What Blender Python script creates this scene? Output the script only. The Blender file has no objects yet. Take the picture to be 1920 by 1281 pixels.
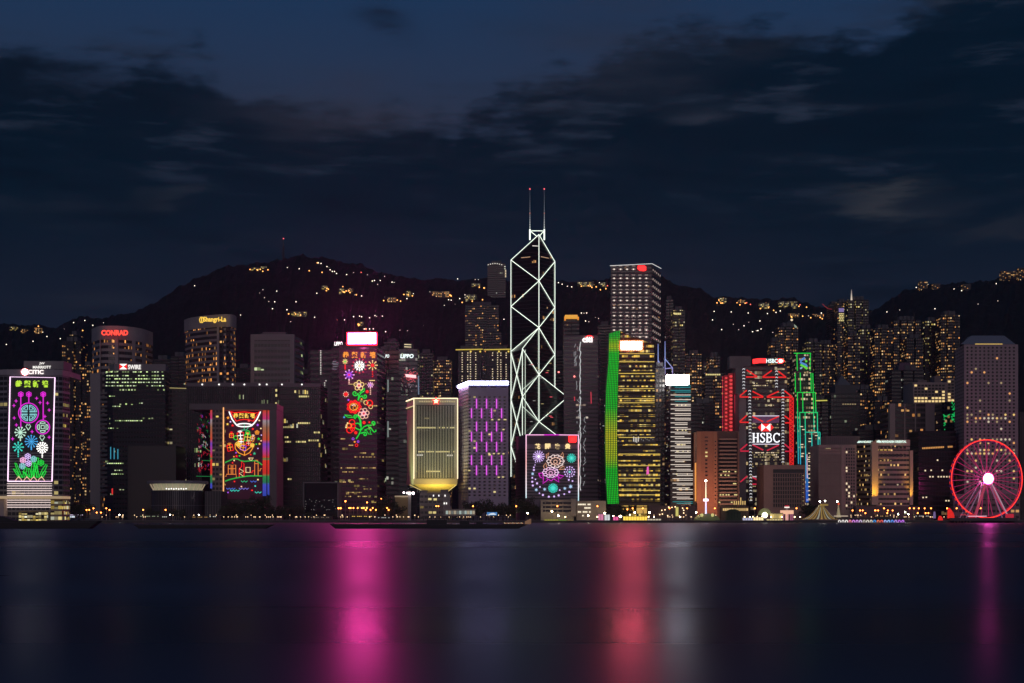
import bpy, math, random
from mathutils import Vector, noise as mnoise

# ------------------------------------------------------------------ camera, sky, sun, exposure
SC = bpy.context.scene
COL = SC.collection
F, CX, HY, CAMZ, GZ = 3132.0, 960.0, 962.0, 7.5, 1.6      # focal length in photo pixels, horizon row, eye and quay height

cam = bpy.data.cameras.new('camera')
cam.sensor_width = 36.0
cam.lens = 36.0 * F / 1920.0
cam.shift_y = (HY - 640.5) / 1920.0
cam.clip_start, cam.clip_end = 1.0, 20000.0
cam_ob = bpy.data.objects.new('camera', cam)
cam_ob.location = (0, 0, CAMZ)
cam_ob.rotation_euler = (math.radians(90), 0, 0)
COL.objects.link(cam_ob)
SC.camera = cam_ob

SC.view_settings.view_transform = 'Standard'
SC.view_settings.look = 'None'
SC.view_settings.exposure = 0.0
SC.view_settings.gamma = 1.0
SC.cycles.use_denoising = True
SC.cycles.max_bounces = 4
SC.cycles.diffuse_bounces = 2
SC.cycles.glossy_bounces = 3
SC.cycles.sample_clamp_indirect = 6.0

sun = bpy.data.lights.new('city_glow', 'SUN')
sun.energy = 0.35
sun.angle = math.radians(30)
sun.color = (1.0, 0.79, 0.81)
sun_ob = bpy.data.objects.new('city_glow', sun)
sun_ob.rotation_euler = (math.radians(72), 0, math.radians(3))
COL.objects.link(sun_ob)


class NT:
    """small helper to write node trees as expressions"""
    def __init__(s, tree):
        s.t = tree
        s.t.nodes.clear()

    def node(s, typ, **kw):
        n = s.t.nodes.new(typ)
        for k, v in kw.items():
            setattr(n, k, v)
        return n

    def put(s, sock, v):
        if isinstance(v, bpy.types.NodeSocket):
            s.t.links.new(v, sock)
        elif v is not None:
            sock.default_value = v

    def m(s, op, a, b=None, c=None):
        n = s.node('ShaderNodeMath', operation=op)
        for i, v in enumerate((a, b, c)):
            if v is not None:
                s.put(n.inputs[i], v)
        return n.outputs[0]

    def sstep(s, x, lo, hi):
        n = s.node('ShaderNodeMapRange', interpolation_type='SMOOTHSTEP')
        for i, v in enumerate((x, lo, hi, 0.0, 1.0)):
            s.put(n.inputs[i], v)
        return n.outputs[0]

    def mix(s, f, a, b):
        n = s.node('ShaderNodeMix', data_type='RGBA')
        s.put(n.inputs[0], f)
        s.put(n.inputs[6], a if isinstance(a, bpy.types.NodeSocket) else (*a, 1))
        s.put(n.inputs[7], b if isinstance(b, bpy.types.NodeSocket) else (*b, 1))
        return n.outputs[2]

    def xyz(s, x=0.0, y=0.0, z=0.0):
        n = s.node('ShaderNodeCombineXYZ')
        for i, v in enumerate((x, y, z)):
            s.put(n.inputs[i], v)
        return n.outputs[0]

    def sep(s, v):
        n = s.node('ShaderNodeSeparateXYZ')
        s.put(n.inputs[0], v)
        return n.outputs

    def ramp(s, f, stops, interp='LINEAR'):
        n = s.node('ShaderNodeValToRGB')
        cr = n.color_ramp
        cr.interpolation = interp
        while len(cr.elements) > 1:
            cr.elements.remove(cr.elements[-1])
        for i, (p, c) in enumerate(stops):
            e = cr.elements[0] if i == 0 else cr.elements.new(p)
            e.position = p
            e.color = (*c, 1) if len(c) == 3 else c
        s.put(n.inputs[0], f)
        return n.outputs[0]

    def noise(s, vec, scale, detail=4, rough=0.55):
        n = s.node('ShaderNodeTexNoise')
        s.put(n.inputs['Vector'], vec)
        n.inputs['Scale'].default_value = scale
        n.inputs['Detail'].default_value = detail
        n.inputs['Roughness'].default_value = rough
        return n.outputs[0]


def build_sky():
    w = bpy.data.worlds.new('World')
    SC.world = w
    w.use_nodes = True
    n = NT(w.node_tree)
    d = n.sep(n.node('ShaderNodeTexCoord').outputs['Generated'])
    az = n.m('ARCTAN2', d[0], d[1])
    el = n.m('ARCSINE', d[2])
    u = n.m('MULTIPLY_ADD', az, 1.63, 0.5)                 # 0..1 over the view
    v = n.m('MULTIPLY', el, 3.27)                          # 0 at the horizon, ~1 at 17.5 degrees
    p1 = n.xyz(n.m('MULTIPLY', u, 2.4), n.m('MULTIPLY', v, 3.4))
    n1 = n.m('SUBTRACT', n.noise(p1, 1.7, 7, 0.58), 0.5)
    p2 = n.xyz(n.m('MULTIPLY', u, 3.0), n.m('MULTIPLY_ADD', v, 7.5, 9.0))
    n2 = n.m('SUBTRACT', n.noise(p2, 1.3, 6, 0.6), 0.5)
    n3 = n.m('SUBTRACT', n.noise(p1, 9.0, 6, 0.6), 0.5)
    # lower edge of the clear band, as elevation over azimuth
    edge = [(0.0, .83), (.06, .83), (.12, .835), (.20, .855), (.225, .80), (.27, .785), (.33, .765), (.40, .745), (.445, .725),
            (.465, .765), (.52, .80), (.57, .83), (.63, .90), (.68, .93), (.74, .95), (.80, .90), (.86, .91), (.93, .99), (1.0, 1.0)]
    e = n.sep(n.ramp(u, [(p, (y, y, y)) for p, y in edge]))[0]
    dist = n.m('SUBTRACT', e, v)
    dist = n.m('ADD', dist, n.m('ADD', n.m('MULTIPLY', n1, 0.36), n.m('MULTIPLY', n3, 0.20)))
    cloud = n.sstep(dist, -0.035, 0.055)
    low = n.sstep(v, 0.62, 0.36)
    clear = n.ramp(v, [(0.0, (.0070, .0140, .0290)), (.55, (.0145, .0230, .0470)), (.76, (.0205, .0345, .0720)), (1.0, (.0100, .0345, .0900))])
    dark = n.ramp(v, [(0.30, (.0060, .0120, .0250)), (.5, (.0018, .0088, .0200)), (.75, (.0010, .0070, .0165)), (1.0, (.0016, .0090, .0220))])
    col = n.mix(cloud, clear, dark)
    col = n.mix(n.m('MULTIPLY', low, 0.55), col, (.0085, .0118, .0245))
    # paler torn patches inside the cloud deck
    wisp = n.m('MULTIPLY', n.sstep(n2, 0.02, 0.26), 0.55)
    col = n.mix(wisp, col, (.0135, .0175, .0290))
    n4 = n.noise(n.xyz(n.m('MULTIPLY_ADD', v, -2.2, n.m('MULTIPLY', u, 3.4)), n.m('MULTIPLY_ADD', u, .9, n.m('MULTIPLY', v, 9.0)), 4.2), 1.9, 7, .62)
    torn = n.m('MULTIPLY', n.sstep(n4, .52, .72), n.m('MULTIPLY', n.sstep(v, .45, .75), cloud))
    col = n.mix(n.m('MULTIPLY', torn, 1.0), col, (.0160, .0250, .0460))
    shade = n.m('MULTIPLY', n.sstep(n4, .50, .28), cloud)
    col = n.mix(n.m('MULTIPLY', shade, .55), col, (.0006, .0046, .0110))

    def blob(cu, cv, ru, rv, amp, c, col):
        a = n.m('DIVIDE', n.m('SUBTRACT', n.m('MULTIPLY_ADD', n1, 0.16, u), cu), ru)
        b = n.m('DIVIDE', n.m('SUBTRACT', n.m('MULTIPLY_ADD', n2, 0.30, v), cv), rv)
        q = n.m('ADD', n.m('MULTIPLY', a, a), n.m('MULTIPLY', b, b))
        return n.mix(n.m('MULTIPLY', n.m('EXPONENT', n.m('MULTIPLY', q, -1.0)), amp), col, c)
    col = blob(.865, .600, .048, .020, .8, (.028, .032, .042), col)
    col = blob(.695, .775, .030, .022, .6, (.024, .031, .050), col)
    col = blob(.165, .590, .030, .018, .6, (.013, .018, .028), col)
    col = blob(.345, .765, .110, .050, .6, (.026, .028, .046), col)
    col = blob(.60, .90, .090, .07, .45, (.022, .027, .046), col)
    col = blob(.375, .92, .025, .028, .65, (.0050, .0085, .0190), col)
    col = blob(.06, .80, .12, .05, .6, (.0030, .0070, .0150), col)
    col = blob(.97, .53, .04, .02, .5, (.018, .021, .030), col)
    below = n.sstep(v, 0.02, -0.08)
    col = n.mix(below, col, (.004, .005, .010))
    bg = n.node('ShaderNodeBackground')
    n.put(bg.inputs[0], col)
    bg.inputs[1].default_value = 1.0
    n.t.links.new(bg.outputs[0], n.node('ShaderNodeOutputWorld').inputs[0])


build_sky()

# ------------------------------------------------------------------ helpers
random.seed(7)
BASE = {}


def X(px, D):
    return (px - CX) * D / F


def Z(py, D):
    return CAMZ + (HY - py) * D / F


def P(px, py, D):
    return Vector((X(px, D), D, Z(py, D)))


def tag(o, label=None, cat=None, group=None, kind=None):
    if label:
        o['label'] = label
    if cat:
        o['category'] = cat
    if group:
        o['group'] = group
    if kind:
        o['kind'] = kind
    return o


def thing(name, label, cat, loc, group=None):
    o = bpy.data.objects.new(name, None)
    o.empty_display_size = 2
    COL.objects.link(o)
    o.location = loc
    BASE[o.name] = Vector(loc)
    return tag(o, label, cat, group)


def copy_tree(o, parent=None):
    c = o.copy()
    COL.objects.link(c)
    if parent is not None:
        c.parent = parent
    for ch in list(o.children):
        copy_tree(ch, c)
    return c


class MB:
    """collects faces, then links them as ONE mesh object"""
    def __init__(s):
        s.v, s.f, s.uv, s.mi, s.sm = [], [], [], [], []

    def face(s, pts, uv=None, m=0, smooth=False):
        i = len(s.v)
        s.v.extend([tuple(p) for p in pts])
        s.f.append(tuple(range(i, i + len(pts))))
        s.uv.append(uv)
        s.mi.append(m)
        s.sm.append(smooth)

    def box(s, x0, x1, y0, y1, z0, z1, m=0, uvs=None):
        s.prism([(x0, y0), (x1, y0), (x1, y1), (x0, y1)], z0, z1, m, m, uvs)
        return s

    def prism(s, poly, z0, z1, mw=0, mr=1, cells=None, bottom=True, ztop=None):
        """cells = (bay width, floor height): wall uv counts whole window cells"""
        n = len(poly)
        zt = ztop if ztop else [z1] * n
        for i in range(n):
            a, b = poly[i], poly[(i + 1) % n]
            za, zb = zt[i], zt[(i + 1) % n]
            uv = None
            if cells:
                L = math.hypot(b[0] - a[0], b[1] - a[1])
                nu = max(1, round(L / cells[0]))
                nv = (za - z0) / cells[1]
                nv2 = (zb - z0) / cells[1]
                o = 40.0 * i
                uv = [(o, 0), (o + nu, 0), (o + nu, nv2), (o, nv)]
            s.face([(a[0], a[1], z0), (b[0], b[1], z0), (b[0], b[1], zb), (a[0], a[1], za)], uv, mw)
        s.face([(p[0], p[1], z) for p, z in zip(poly, zt)], None, mr)
        if bottom:
            s.face([(p[0], p[1], z0) for p in reversed(poly)], None, mr)
        return s

    def tube(s, pts, r, n=4, m=0, r2=None, smooth=False):
        """round-ish bar along 3D points"""
        pts = [Vector(p) for p in pts]
        rings = []
        for i, p in enumerate(pts):
            d = (pts[min(i + 1, len(pts) - 1)] - pts[max(i - 1, 0)])
            d = d.normalized() if d.length > 1e-6 else Vector((0, 0, 1))
            h = Vector((0, 1, 0)) if abs(d.y) < 0.9 else Vector((1, 0, 0))
            a = d.cross(h).normalized()
            b = d.cross(a).normalized()
            rr = r if r2 is None else r + (r2 - r) * i / max(1, len(pts) - 1)
            rings.append([p + (a * math.cos(t) + b * math.sin(t)) * rr for t in [2 * math.pi * (k + .5) / n for k in range(n)]])
        for i in range(len(pts) - 1):
            for k in range(n):
                q = (k + 1) % n
                s.face([rings[i][k], rings[i][q], rings[i + 1][q], rings[i + 1][k]], None, m, smooth)
        s.face(list(reversed(rings[0])), None, m)
        s.face(rings[-1], None, m)
        return s

    def ball(s, c, r, n=8, k=5, m=0, sz=1.0):
        c = Vector(c)
        pt = lambda i, j: c + Vector((r * math.sin(math.pi * j / k) * math.cos(2 * math.pi * i / n),
                                      r * math.sin(math.pi * j / k) * math.sin(2 * math.pi * i / n), r * sz * math.cos(math.pi * j / k)))
        for j in range(k):
            for i in range(n):
                if j == 0:
                    s.face([pt(i, 0), pt(i, 1), pt(i + 1, 1)], None, m, True)
                elif j == k - 1:
                    s.face([pt(i, j), pt(i, k), pt(i + 1, j)], None, m, True)
                else:
                    s.face([pt(i, j), pt(i, j + 1), pt(i + 1, j + 1), pt(i + 1, j)], None, m, True)
        return s

    def plate(s, pts, D, t=0.4, m=0):
        """flat outline in photo pixels, at distance D, t metres thick"""
        f = [P(x, y, D) for x, y in pts]
        area = sum(f[i].x * f[(i + 1) % len(f)].z - f[(i + 1) % len(f)].x * f[i].z for i in range(len(f)))
        if area < 0:
            f.reverse()
        b = [p + Vector((0, t, 0)) for p in f]
        s.face(f, None, m)
        s.face(list(reversed(b)), None, m)
        for i in range(len(f)):
            j = (i + 1) % len(f)
            s.face([f[j], f[i], b[i], b[j]], None, m)
        return s

    def line(s, pts, D, w=2.2, m=0):
        """neon tube along pixel points on the plane at distance D"""
        return s.tube([P(x, y, D) for x, y in pts], w * 0.5 * D / F, 6, m)

    def dot(s, x, y, r, D, m=0):
        return s.plate([(x + r * math.cos(2 * math.pi * k / 8), y + r * math.sin(2 * math.pi * k / 8)) for k in range(8)], D, 0.5, m)

    def build(s, name, mats, parent=None, loc=None):
        b = BASE[parent.name] if parent is not None else Vector(loc or (0, 0, 0))
        me = bpy.data.meshes.new(name)
        me.from_pydata([(v[0] - b.x, v[1] - b.y, v[2] - b.z) for v in s.v], [], s.f)
        for m in (mats if isinstance(mats, (list, tuple)) else [mats]):
            me.materials.append(m)
        me.polygons.foreach_set('material_index', s.mi)
        me.polygons.foreach_set('use_smooth', s.sm)
        uv = me.uv_layers.new(name='cells')
        fl = []
        for f, u in zip(s.f, s.uv):
            fl.extend([c for q in (u or [(0.0, 0.0)] * len(f)) for c in q])
        uv.data.foreach_set('uv', fl)
        o = bpy.data.objects.new(name, me)
        COL.objects.link(o)
        if parent is not None:
            o.parent = parent
        else:
            o.location = b
        BASE[o.name] = b
        return o


def circ(cx, cy, r, n=20, a0=0, a1=360, ry=None):
    ry = ry or r
    return [(cx + r * math.cos(math.radians(a0 + (a1 - a0) * k / n)), cy + ry * math.sin(math.radians(a0 + (a1 - a0) * k / n))) for k in range(n + 1)]


# ------------------------------------------------------------------ materials
MATS = {}


def mat(name, col, rough=0.6, emit=None, s=0.0, metal=0.0, light=False, var=0.0, spec=0.5):
    if name in MATS:
        return MATS[name]
    m = bpy.data.materials.new(name)
    m.use_nodes = True
    n = NT(m.node_tree)
    b = n.node('ShaderNodeBsdfPrincipled')
    c = (*col, 1)
    if var:
        g = n.noise(n.node('ShaderNodeTexCoord').outputs['Object'], 0.12, 5, 0.6)
        c = n.mix(n.sstep(g, 0.3, 0.7), [q * (1 - var) for q in col], [q * (1 + var) for q in col])
    n.put(b.inputs['Base Color'], c)
    b.inputs['Roughness'].default_value = rough
    b.inputs['Metallic'].default_value = metal
    b.inputs['Specular IOR Level'].default_value = spec
    if emit:
        b.inputs['Emission Color'].default_value = (*emit, 1)
        b.inputs['Emission Strength'].default_value = s
    n.t.links.new(b.outputs[0], n.node('ShaderNodeOutputMaterial').inputs[0])
    m.cycles.emission_sampling = 'AUTO' if light else 'NONE'
    MATS[name] = m
    return m


def neon(name, col, s=1.6, light=False):
    return mat('neon_' + name, (.02, .02, .02), 0.5, col, s, light=light)


WARM = [(1, .50, .17), (1, .62, .28), (1, .78, .48), (.85, .92, .72)]
AMBER = [(1, .40, .10), (1, .52, .16), (1, .66, .30), (1, .85, .60)]
YELL = [(1, .72, .16), (1, .80, .30), (1, .88, .50), (.9, .92, .7)]
COOL = [(.80, .95, .62), (.95, .98, .80), (.85, .95, .95), (1, .85, .55)]
GREEN = [(.70, .95, .35), (.80, .95, .50), (.90, .95, .60), (1, .85, .55)]


def facade(name, wall, glass=(.012, .013, .018), ww=.7, wh=.5, cp=.3, fill=.5, cw=3, cols=WARM, S=1.6, rough=.75, grough=.25, floorp=0.0, seed=None, split=1.0):
    """wall with a grid of windows (uv = window cells), some of them lit in clusters"""
    if name in MATS:
        return MATS[name]
    m = bpy.data.materials.new(name)
    m.use_nodes = True
    n = NT(m.node_tree)
    sd = float(len(MATS) * 13 % 97) if seed is None else seed
    uv = n.sep(n.node('ShaderNodeTexCoord').outputs['UV'])
    iu, iv = n.m('FLOOR', uv[0]), n.m('FLOOR', uv[1])
    fu, fv = n.m('SUBTRACT', uv[0], iu), n.m('SUBTRACT', uv[1], iv)
    inu = n.m('LESS_THAN', n.m('ABSOLUTE', n.m('SUBTRACT', fu, .5)), ww / 2)
    inv = n.m('LESS_THAN', n.m('ABSOLUTE', n.m('SUBTRACT', fv, .5)), wh / 2)
    mask = n.m('MULTIPLY', inu, inv)

    def wn(x, y):
        k = n.node('ShaderNodeTexWhiteNoise', noise_dimensions='2D')
        n.put(k.inputs['Vector'], n.xyz(n.m('ADD', x, sd), n.m('ADD', y, sd * 1.7)))
        return k.outputs
    r1 = wn(iu, iv)
    r3 = wn(n.m('ADD', n.m('FLOOR', n.m('DIVIDE', uv[0], cw)), 311.0), iv)
    lit = n.m('MULTIPLY', n.m('LESS_THAN', r1[0], fill), n.m('LESS_THAN', r3[0], cp))
    if floorp:
        r5 = wn(713.0, iv)
        lit = n.m('MAXIMUM', lit, n.m('MULTIPLY', n.m('LESS_THAN', r5[0], floorp), n.m('LESS_THAN', r1[0], .93)))
    rc = n.sep(r1[1])
    br = n.m('MULTIPLY_ADD', n.m('MULTIPLY', rc[1], rc[1]), .85, .15)
    # blinds drawn part of the way down
    blind = n.m('LESS_THAN', fv, n.m('MULTIPLY_ADD', rc[2], .9, .45))
    ec = n.ramp(rc[0], [(i * .27, c) for i, c in enumerate(cols)], 'CONSTANT')
    b = n.node('ShaderNodeBsdfPrincipled')
    g = n.noise(n.node('ShaderNodeTexCoord').outputs['Object'], 0.05, 4, .6)
    wc = n.mix(n.sstep(g, .3, .7), [q * .86 for q in wall], [q * 1.12 for q in wall])
    n.put(b.inputs['Base Color'], n.mix(mask, wc, glass))
    n.put(b.inputs['Roughness'], n.m('MULTIPLY_ADD', mask, grough - rough, rough))
    n.put(b.inputs['Emission Color'], ec)
    if split < 1:
        lit = n.m('MULTIPLY', lit, n.m('LESS_THAN', n.m('ABSOLUTE', n.m('SUBTRACT', fu, n.m('MULTIPLY_ADD', rc[2], .4, .3))), ww * split / 2))
    n.put(b.inputs['Emission Strength'], n.m('MULTIPLY', n.m('MULTIPLY', mask, lit), n.m('MULTIPLY', n.m('MULTIPLY', br, blind), S)))
    n.t.links.new(b.outputs[0], n.node('ShaderNodeOutputMaterial').inputs[0])
    m.cycles.emission_sampling = 'NONE'
    MATS[name] = m
    return m


def led_ramp(name, z0, z1, stops, s=1.4, light=False, dots=0.0):
    """light strip whose colour is set along its height (object z from z0 to z1)"""
    m = bpy.data.materials.new(name)
    m.use_nodes = True
    n = NT(m.node_tree)
    z = n.sep(n.node('ShaderNodeTexCoord').outputs['Object'])[2]
    t = n.m('DIVIDE', n.m('SUBTRACT', z, z0), z1 - z0)
    b = n.node('ShaderNodeBsdfPrincipled')
    b.inputs['Base Color'].default_value = (.02, .02, .02, 1)
    n.put(b.inputs['Emission Color'], n.ramp(t, stops))
    st = s
    if dots:
        f = n.m('FRACT', n.m('DIVIDE', z, dots))
        st = n.m('MULTIPLY_ADD', n.m('LESS_THAN', f, .62), s * .8, s * .2)
    n.put(b.inputs['Emission Strength'], st)
    n.t.links.new(b.outputs[0], n.node('ShaderNodeOutputMaterial').inputs[0])
    m.cycles.emission_sampling = 'AUTO' if light else 'NONE'
    MATS[name] = m
    return m


ROOF = mat('roof_grey', (.10, .10, .11), .8, var=.2)
DARK = mat('dark_cladding', (.025, .025, .03), .5, var=.2)
BLACK = mat('black_metal', (.012, .012, .014), .5)
CONC = mat('concrete', (.30, .28, .28), .8, var=.15)
STEEL = mat('grey_steel', (.22, .22, .24), .5, var=.1)
PALE = mat('pale_stone', (.42, .39, .38), .8, var=.1)
GLASS = mat('dark_glass', (.010, .011, .015), .18)
WHITE = neon('white', (1, .97, .92), 1.6)
WHITE_HOT = neon('white_hot', (1, .82, .86), 16.0, True)
RED = neon('red', (1, .012, .010), 1.2)
RED_HOT = neon('red_hot', (1, .02, .02), 2.6, True)
MAG = neon('magenta', (.70, .02, .62), 1.2)
PINK = neon('pink', (.95, .45, .75), 1.2)
LILAC = neon('lilac', (.70, .48, .95), 1.2)
TEAL = neon('teal', (.05, .75, .60), 1.0)
CYAN = neon('cyan', (.30, .75, .78), 1.0)
BLUE = neon('blue', (.06, .38, .80), 1.1)
MINT = neon('mint', (.60, .92, .72), 1.0)
GRN = neon('green', (.012, .70, .05), 1.1)
LIME = neon('lime', (.52, .82, .05), 1.1)
ORANGE = neon('orange', (1, .34, .03), 1.1)
GOLD = neon('gold', (1, .62, .08), 1.2)
CREAM = neon('cream', (1, .74, .34), 1.2)
PURP = neon('purple', (.42, .08, .85), 1.1)
PEACH = neon('peach', (1, .55, .40), 1.1)

# ------------------------------------------------------------------ lettering
def text(parent, name, body, cx, cy, w, h, D, m, bold=.02, ext=.25, shear=0.0, spacing=1.0):
    """raised lettering centred on pixel (cx, cy), w x h pixels, on the plane at distance D"""
    c = bpy.data.curves.new(name, 'FONT')
    c.body = body
    c.size = 1
    c.offset = bold
    c.shear = shear
    c.space_character = spacing
    c.resolution_u = 3
    o = bpy.data.objects.new(name, c)
    COL.objects.link(o)
    dg = bpy.context.evaluated_depsgraph_get()
    me = bpy.data.meshes.new_from_object(o.evaluated_get(dg), depsgraph=dg)
    bpy.data.objects.remove(o)
    bpy.data.curves.remove(c)
    xs = [v.co.x for v in me.vertices]
    ys = [v.co.y for v in me.vertices]
    x0, x1, y0, y1 = min(xs), max(xs), min(ys), max(ys)
    k = D / F
    mb = MB()
    for f in me.polygons:
        mb.face([(X(cx, D) + ((me.vertices[i].co.x - x0) / (x1 - x0) - .5) * w * k, D, Z(cy, D) + ((me.vertices[i].co.y - y0) / (y1 - y0) - .5) * h * k)
                 for i in f.vertices])
    # side walls along the outline give the letters depth
    cnt = {}
    for f in me.polygons:
        vs = list(f.vertices)
        for i in range(len(vs)):
            e = (vs[i], vs[(i + 1) % len(vs)])
            cnt[tuple(sorted(e))] = cnt.get(tuple(sorted(e)), 0) + 1
    pos = lambda i, y: (X(cx, D) + ((me.vertices[i].co.x - x0) / (x1 - x0) - .5) * w * k, y, Z(cy, D) + ((me.vertices[i].co.y - y0) / (y1 - y0) - .5) * h * k)
    for (a, b), q in cnt.items():
        if q == 1:
            mb.face([pos(a, D), pos(b, D), pos(b, D + ext), pos(a, D + ext)])
    bpy.data.meshes.remove(me)
    return mb.build(name, m, parent)


def chars(parent, name, body, centres, cy, size, D, m, bold=.03):
    for ch, cx in zip(body, centres):
        text(parent, name, ch, cx, cy, size, size, D, m, bold)


# ------------------------------------------------------------------ plan shapes
def plan(x0, x1, D, dep, xl=None, xr=None):
    """four corners: front x0..x1 (pixels) at D, back edge shifted so the pixel xl / xr is where the visible side ends"""
    a, b = X(x0, D), X(x1, D)
    dx = 0.0
    if xl is not None:
        dx = X(xl, D + dep) - a
    if xr is not None:
        dx = X(xr, D + dep) - b
    return [(a, D), (b, D), (b + dx, D + dep), (a + dx, D + dep)]


def pts_plan(pts):
    return [(X(px, D), D) for px, D in pts]


def curve_plan(front, back, sub=5):
    """rounded front through (px, D) points, straight back"""
    p = pts_plan(front)
    out = []
    for i in range(len(p) - 1):
        a, b, c, d = p[max(0, i - 1)], p[i], p[i + 1], p[min(len(p) - 1, i + 2)]
        for k in range(sub):
            t = k / sub
            out.append(tuple(.5 * (2 * b[j] + (c[j] - a[j]) * t + (2 * a[j] - 5 * b[j] + 4 * c[j] - d[j]) * t * t + (3 * b[j] - a[j] - 3 * c[j] + d[j]) * t ** 3) for j in (0, 1)))
    return out + [p[-1]] + pts_plan(back)


def centre(poly):
    return Vector((sum(p[0] for p in poly) / len(poly), sum(p[1] for p in poly) / len(poly), GZ))


def bays(x0, x1, D, dep, slots=2, rec=5.0, bulge=2.0):
    """plan of a residential tower: projecting bays with deep re-entrant slots between"""
    a, b = X(x0, D), X(x1, D)
    w = (b - a)
    n = slots + 1
    sw = .06 * w
    bw = (w - slots * sw) / n
    out = []
    x = a
    for i in range(n):
        y = D - (bulge if i % 2 else 0)
        out += [(x, y), (x + bw, y)]
        x += bw
        if i < slots:
            out += [(x + .01, D + rec), (x + sw - .01, D + rec)]
            x += sw
    return out + [(b, D + dep), (a, D + dep)]


def lean(poly, t):
    c = centre(poly)
    return [(c.x + (p[0] - c.x) * t, c.y + (p[1] - c.y) * t) for p in poly]


# ------------------------------------------------------------------ terrain
RIDGE = [(-400, 640), (-100, 618), (0, 611), (60, 613), (108, 622), (128, 611), (150, 601), (190, 601), (215, 597), (250, 592), (290, 572), (330, 548),
         (360, 530), (400, 513), (425, 506), (455, 501), (500, 497), (520, 490), (560, 488), (600, 490), (640, 497), (665, 503), (700, 514),
         (740, 523), (790, 529), (860, 531), (900, 526), (960, 530), (1040, 532), (1100, 533), (1145, 528), (1240, 524), (1262, 537),
         (1290, 541), (1318, 547), (1335, 558), (1380, 560), (1420, 562), (1440, 567), (1470, 562), (1510, 571), (1530, 581), (1600, 592),
         (1640, 586), (1660, 573), (1700, 549), (1730, 541), (1780, 536), (1830, 534), (1870, 529), (1920, 521), (2050, 515), (2400, 560)]


def ridge_py(px):
    for (a, ya), (b, yb) in zip(RIDGE, RIDGE[1:]):
        if a <= px <= b:
            t = (px - a) / (b - a)
            return ya + (yb - ya) * t
    return 640


def terrain(x, y):
    if y < 2050:
        return GZ
    px = CX + x * F / y
    R = CAMZ + (HY - ridge_py(px)) * 3000.0 / F
    t = min(1.0, (y - 2050) / 950.0)
    s = t * t * (3 - 2 * t)
    if y > 3000:
        s = max(0.2, 1 - (y - 3000) / 1500.0)
    big = mnoise.noise(Vector((x * .004, y * .004, 3.1))) * 26 * math.sin(math.pi * min(1, t)) if y < 3000 else 0
    fine = (mnoise.noise(Vector((x * .02, y * .02, 9))) * 5 + mnoise.noise(Vector((x * .05, y * .05, 0))) * 6.0 + mnoise.noise(Vector((x * .13, y * .13, 5))) * 5.0) * min(1, t * 4)
    return max(GZ, GZ + (R - GZ) * s + big + fine)


def on_hill(px, py):
    """first point of the slope seen along this pixel's ray"""
    D = 2055.0
    while D < 3010:
        if terrain(X(px, D), D) >= Z(py, D):
            return D
        D += 8
    return 2990.0


# ------------------------------------------------------------------ setting: water, ground, hills
def water_material():
    m = bpy.data.materials.new('harbour_water')
    m.use_nodes = True
    n = NT(m.node_tree)
    tc = n.node('ShaderNodeTexCoord').outputs['Object']
    p = n.sep(tc)
    q = n.xyz(n.m('MULTIPLY', p[0], .0006), n.m('MULTIPLY', n.m('LOGARITHM', n.m('MAXIMUM', n.m('ADD', p[1], 60.0), 20.0), 2.718), 3.2))
    band = n.noise(q, 1.0, 1, .5)
    g = n.node('ShaderNodeBsdfAnisotropic')
    g.distribution = 'GGX'
    g.inputs['Color'].default_value = (.21, .22, .27, 1)
    n.put(g.inputs['Roughness'], n.m('MULTIPLY_ADD', band, .20, .19))
    n.t.links.new(g.outputs[0], n.node('ShaderNodeOutputMaterial').inputs[0])
    return m


mb = MB()
mb.face([(-4000, -600, 0), (4000, -600, 0), (4000, 1291, 0), (-4000, 1291, 0)])
tag(mb.build('water', water_material()), kind='structure')

mb = MB()
mb.box(-4000, 4000, 1288, 5200, -2, GZ)
tag(mb.build('ground', mat('quay_paving', (.10, .095, .09), .9, var=.25)), kind='structure')

mb = MB()
cols_px = [-420 + 4 * i for i in range(690)]
rows = [2040 + 26 * j for j in range(38)] + [3060 + 160 * j for j in range(10)]
grid = [[(X(px, y), y, terrain(X(px, y), y) - (4 if y < 2060 else 0)) for px in cols_px] for y in rows]
nx = len(cols_px)
mb.v = [p for r in grid for p in r]
for j in range(len(rows) - 1):
    for i in range(nx - 1):
        mb.f.append((j * nx + i, j * nx + i + 1, (j + 1) * nx + i + 1, (j + 1) * nx + i))
mb.uv = [None] * len(mb.f)
mb.mi = [0] * len(mb.f)
mb.sm = [False] * len(mb.f)
tag(mb.build('hills', mat('wooded_slope', (.014, .017, .016), .95, var=.5, spec=.1)), kind='structure')

# ------------------------------------------------------------------ building helpers
def win_mesh(name, w, h, m, t=.25, round_=False):
    key = ('wm', name, round(w, 2), round(h, 2), m.name, round_)
    if key in MATS:
        return MATS[key]
    mb = MB()
    if round_:
        mb.plate([(CX + w / 2 * F * math.cos(2 * math.pi * k / 10), HY + h / 2 * F * math.sin(2 * math.pi * k / 10)) for k in range(10)], 1.0, t)
        mb.v = [(v[0], v[1] - 1.0, v[2] - CAMZ) for v in mb.v]
    else:
        mb.box(-w / 2, w / 2, 0, t, -h / 2, h / 2)
    me = bpy.data.meshes.new(name)
    me.from_pydata(mb.v, [], mb.f)
    me.materials.append(m)
    MATS[key] = me
    return me


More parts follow.
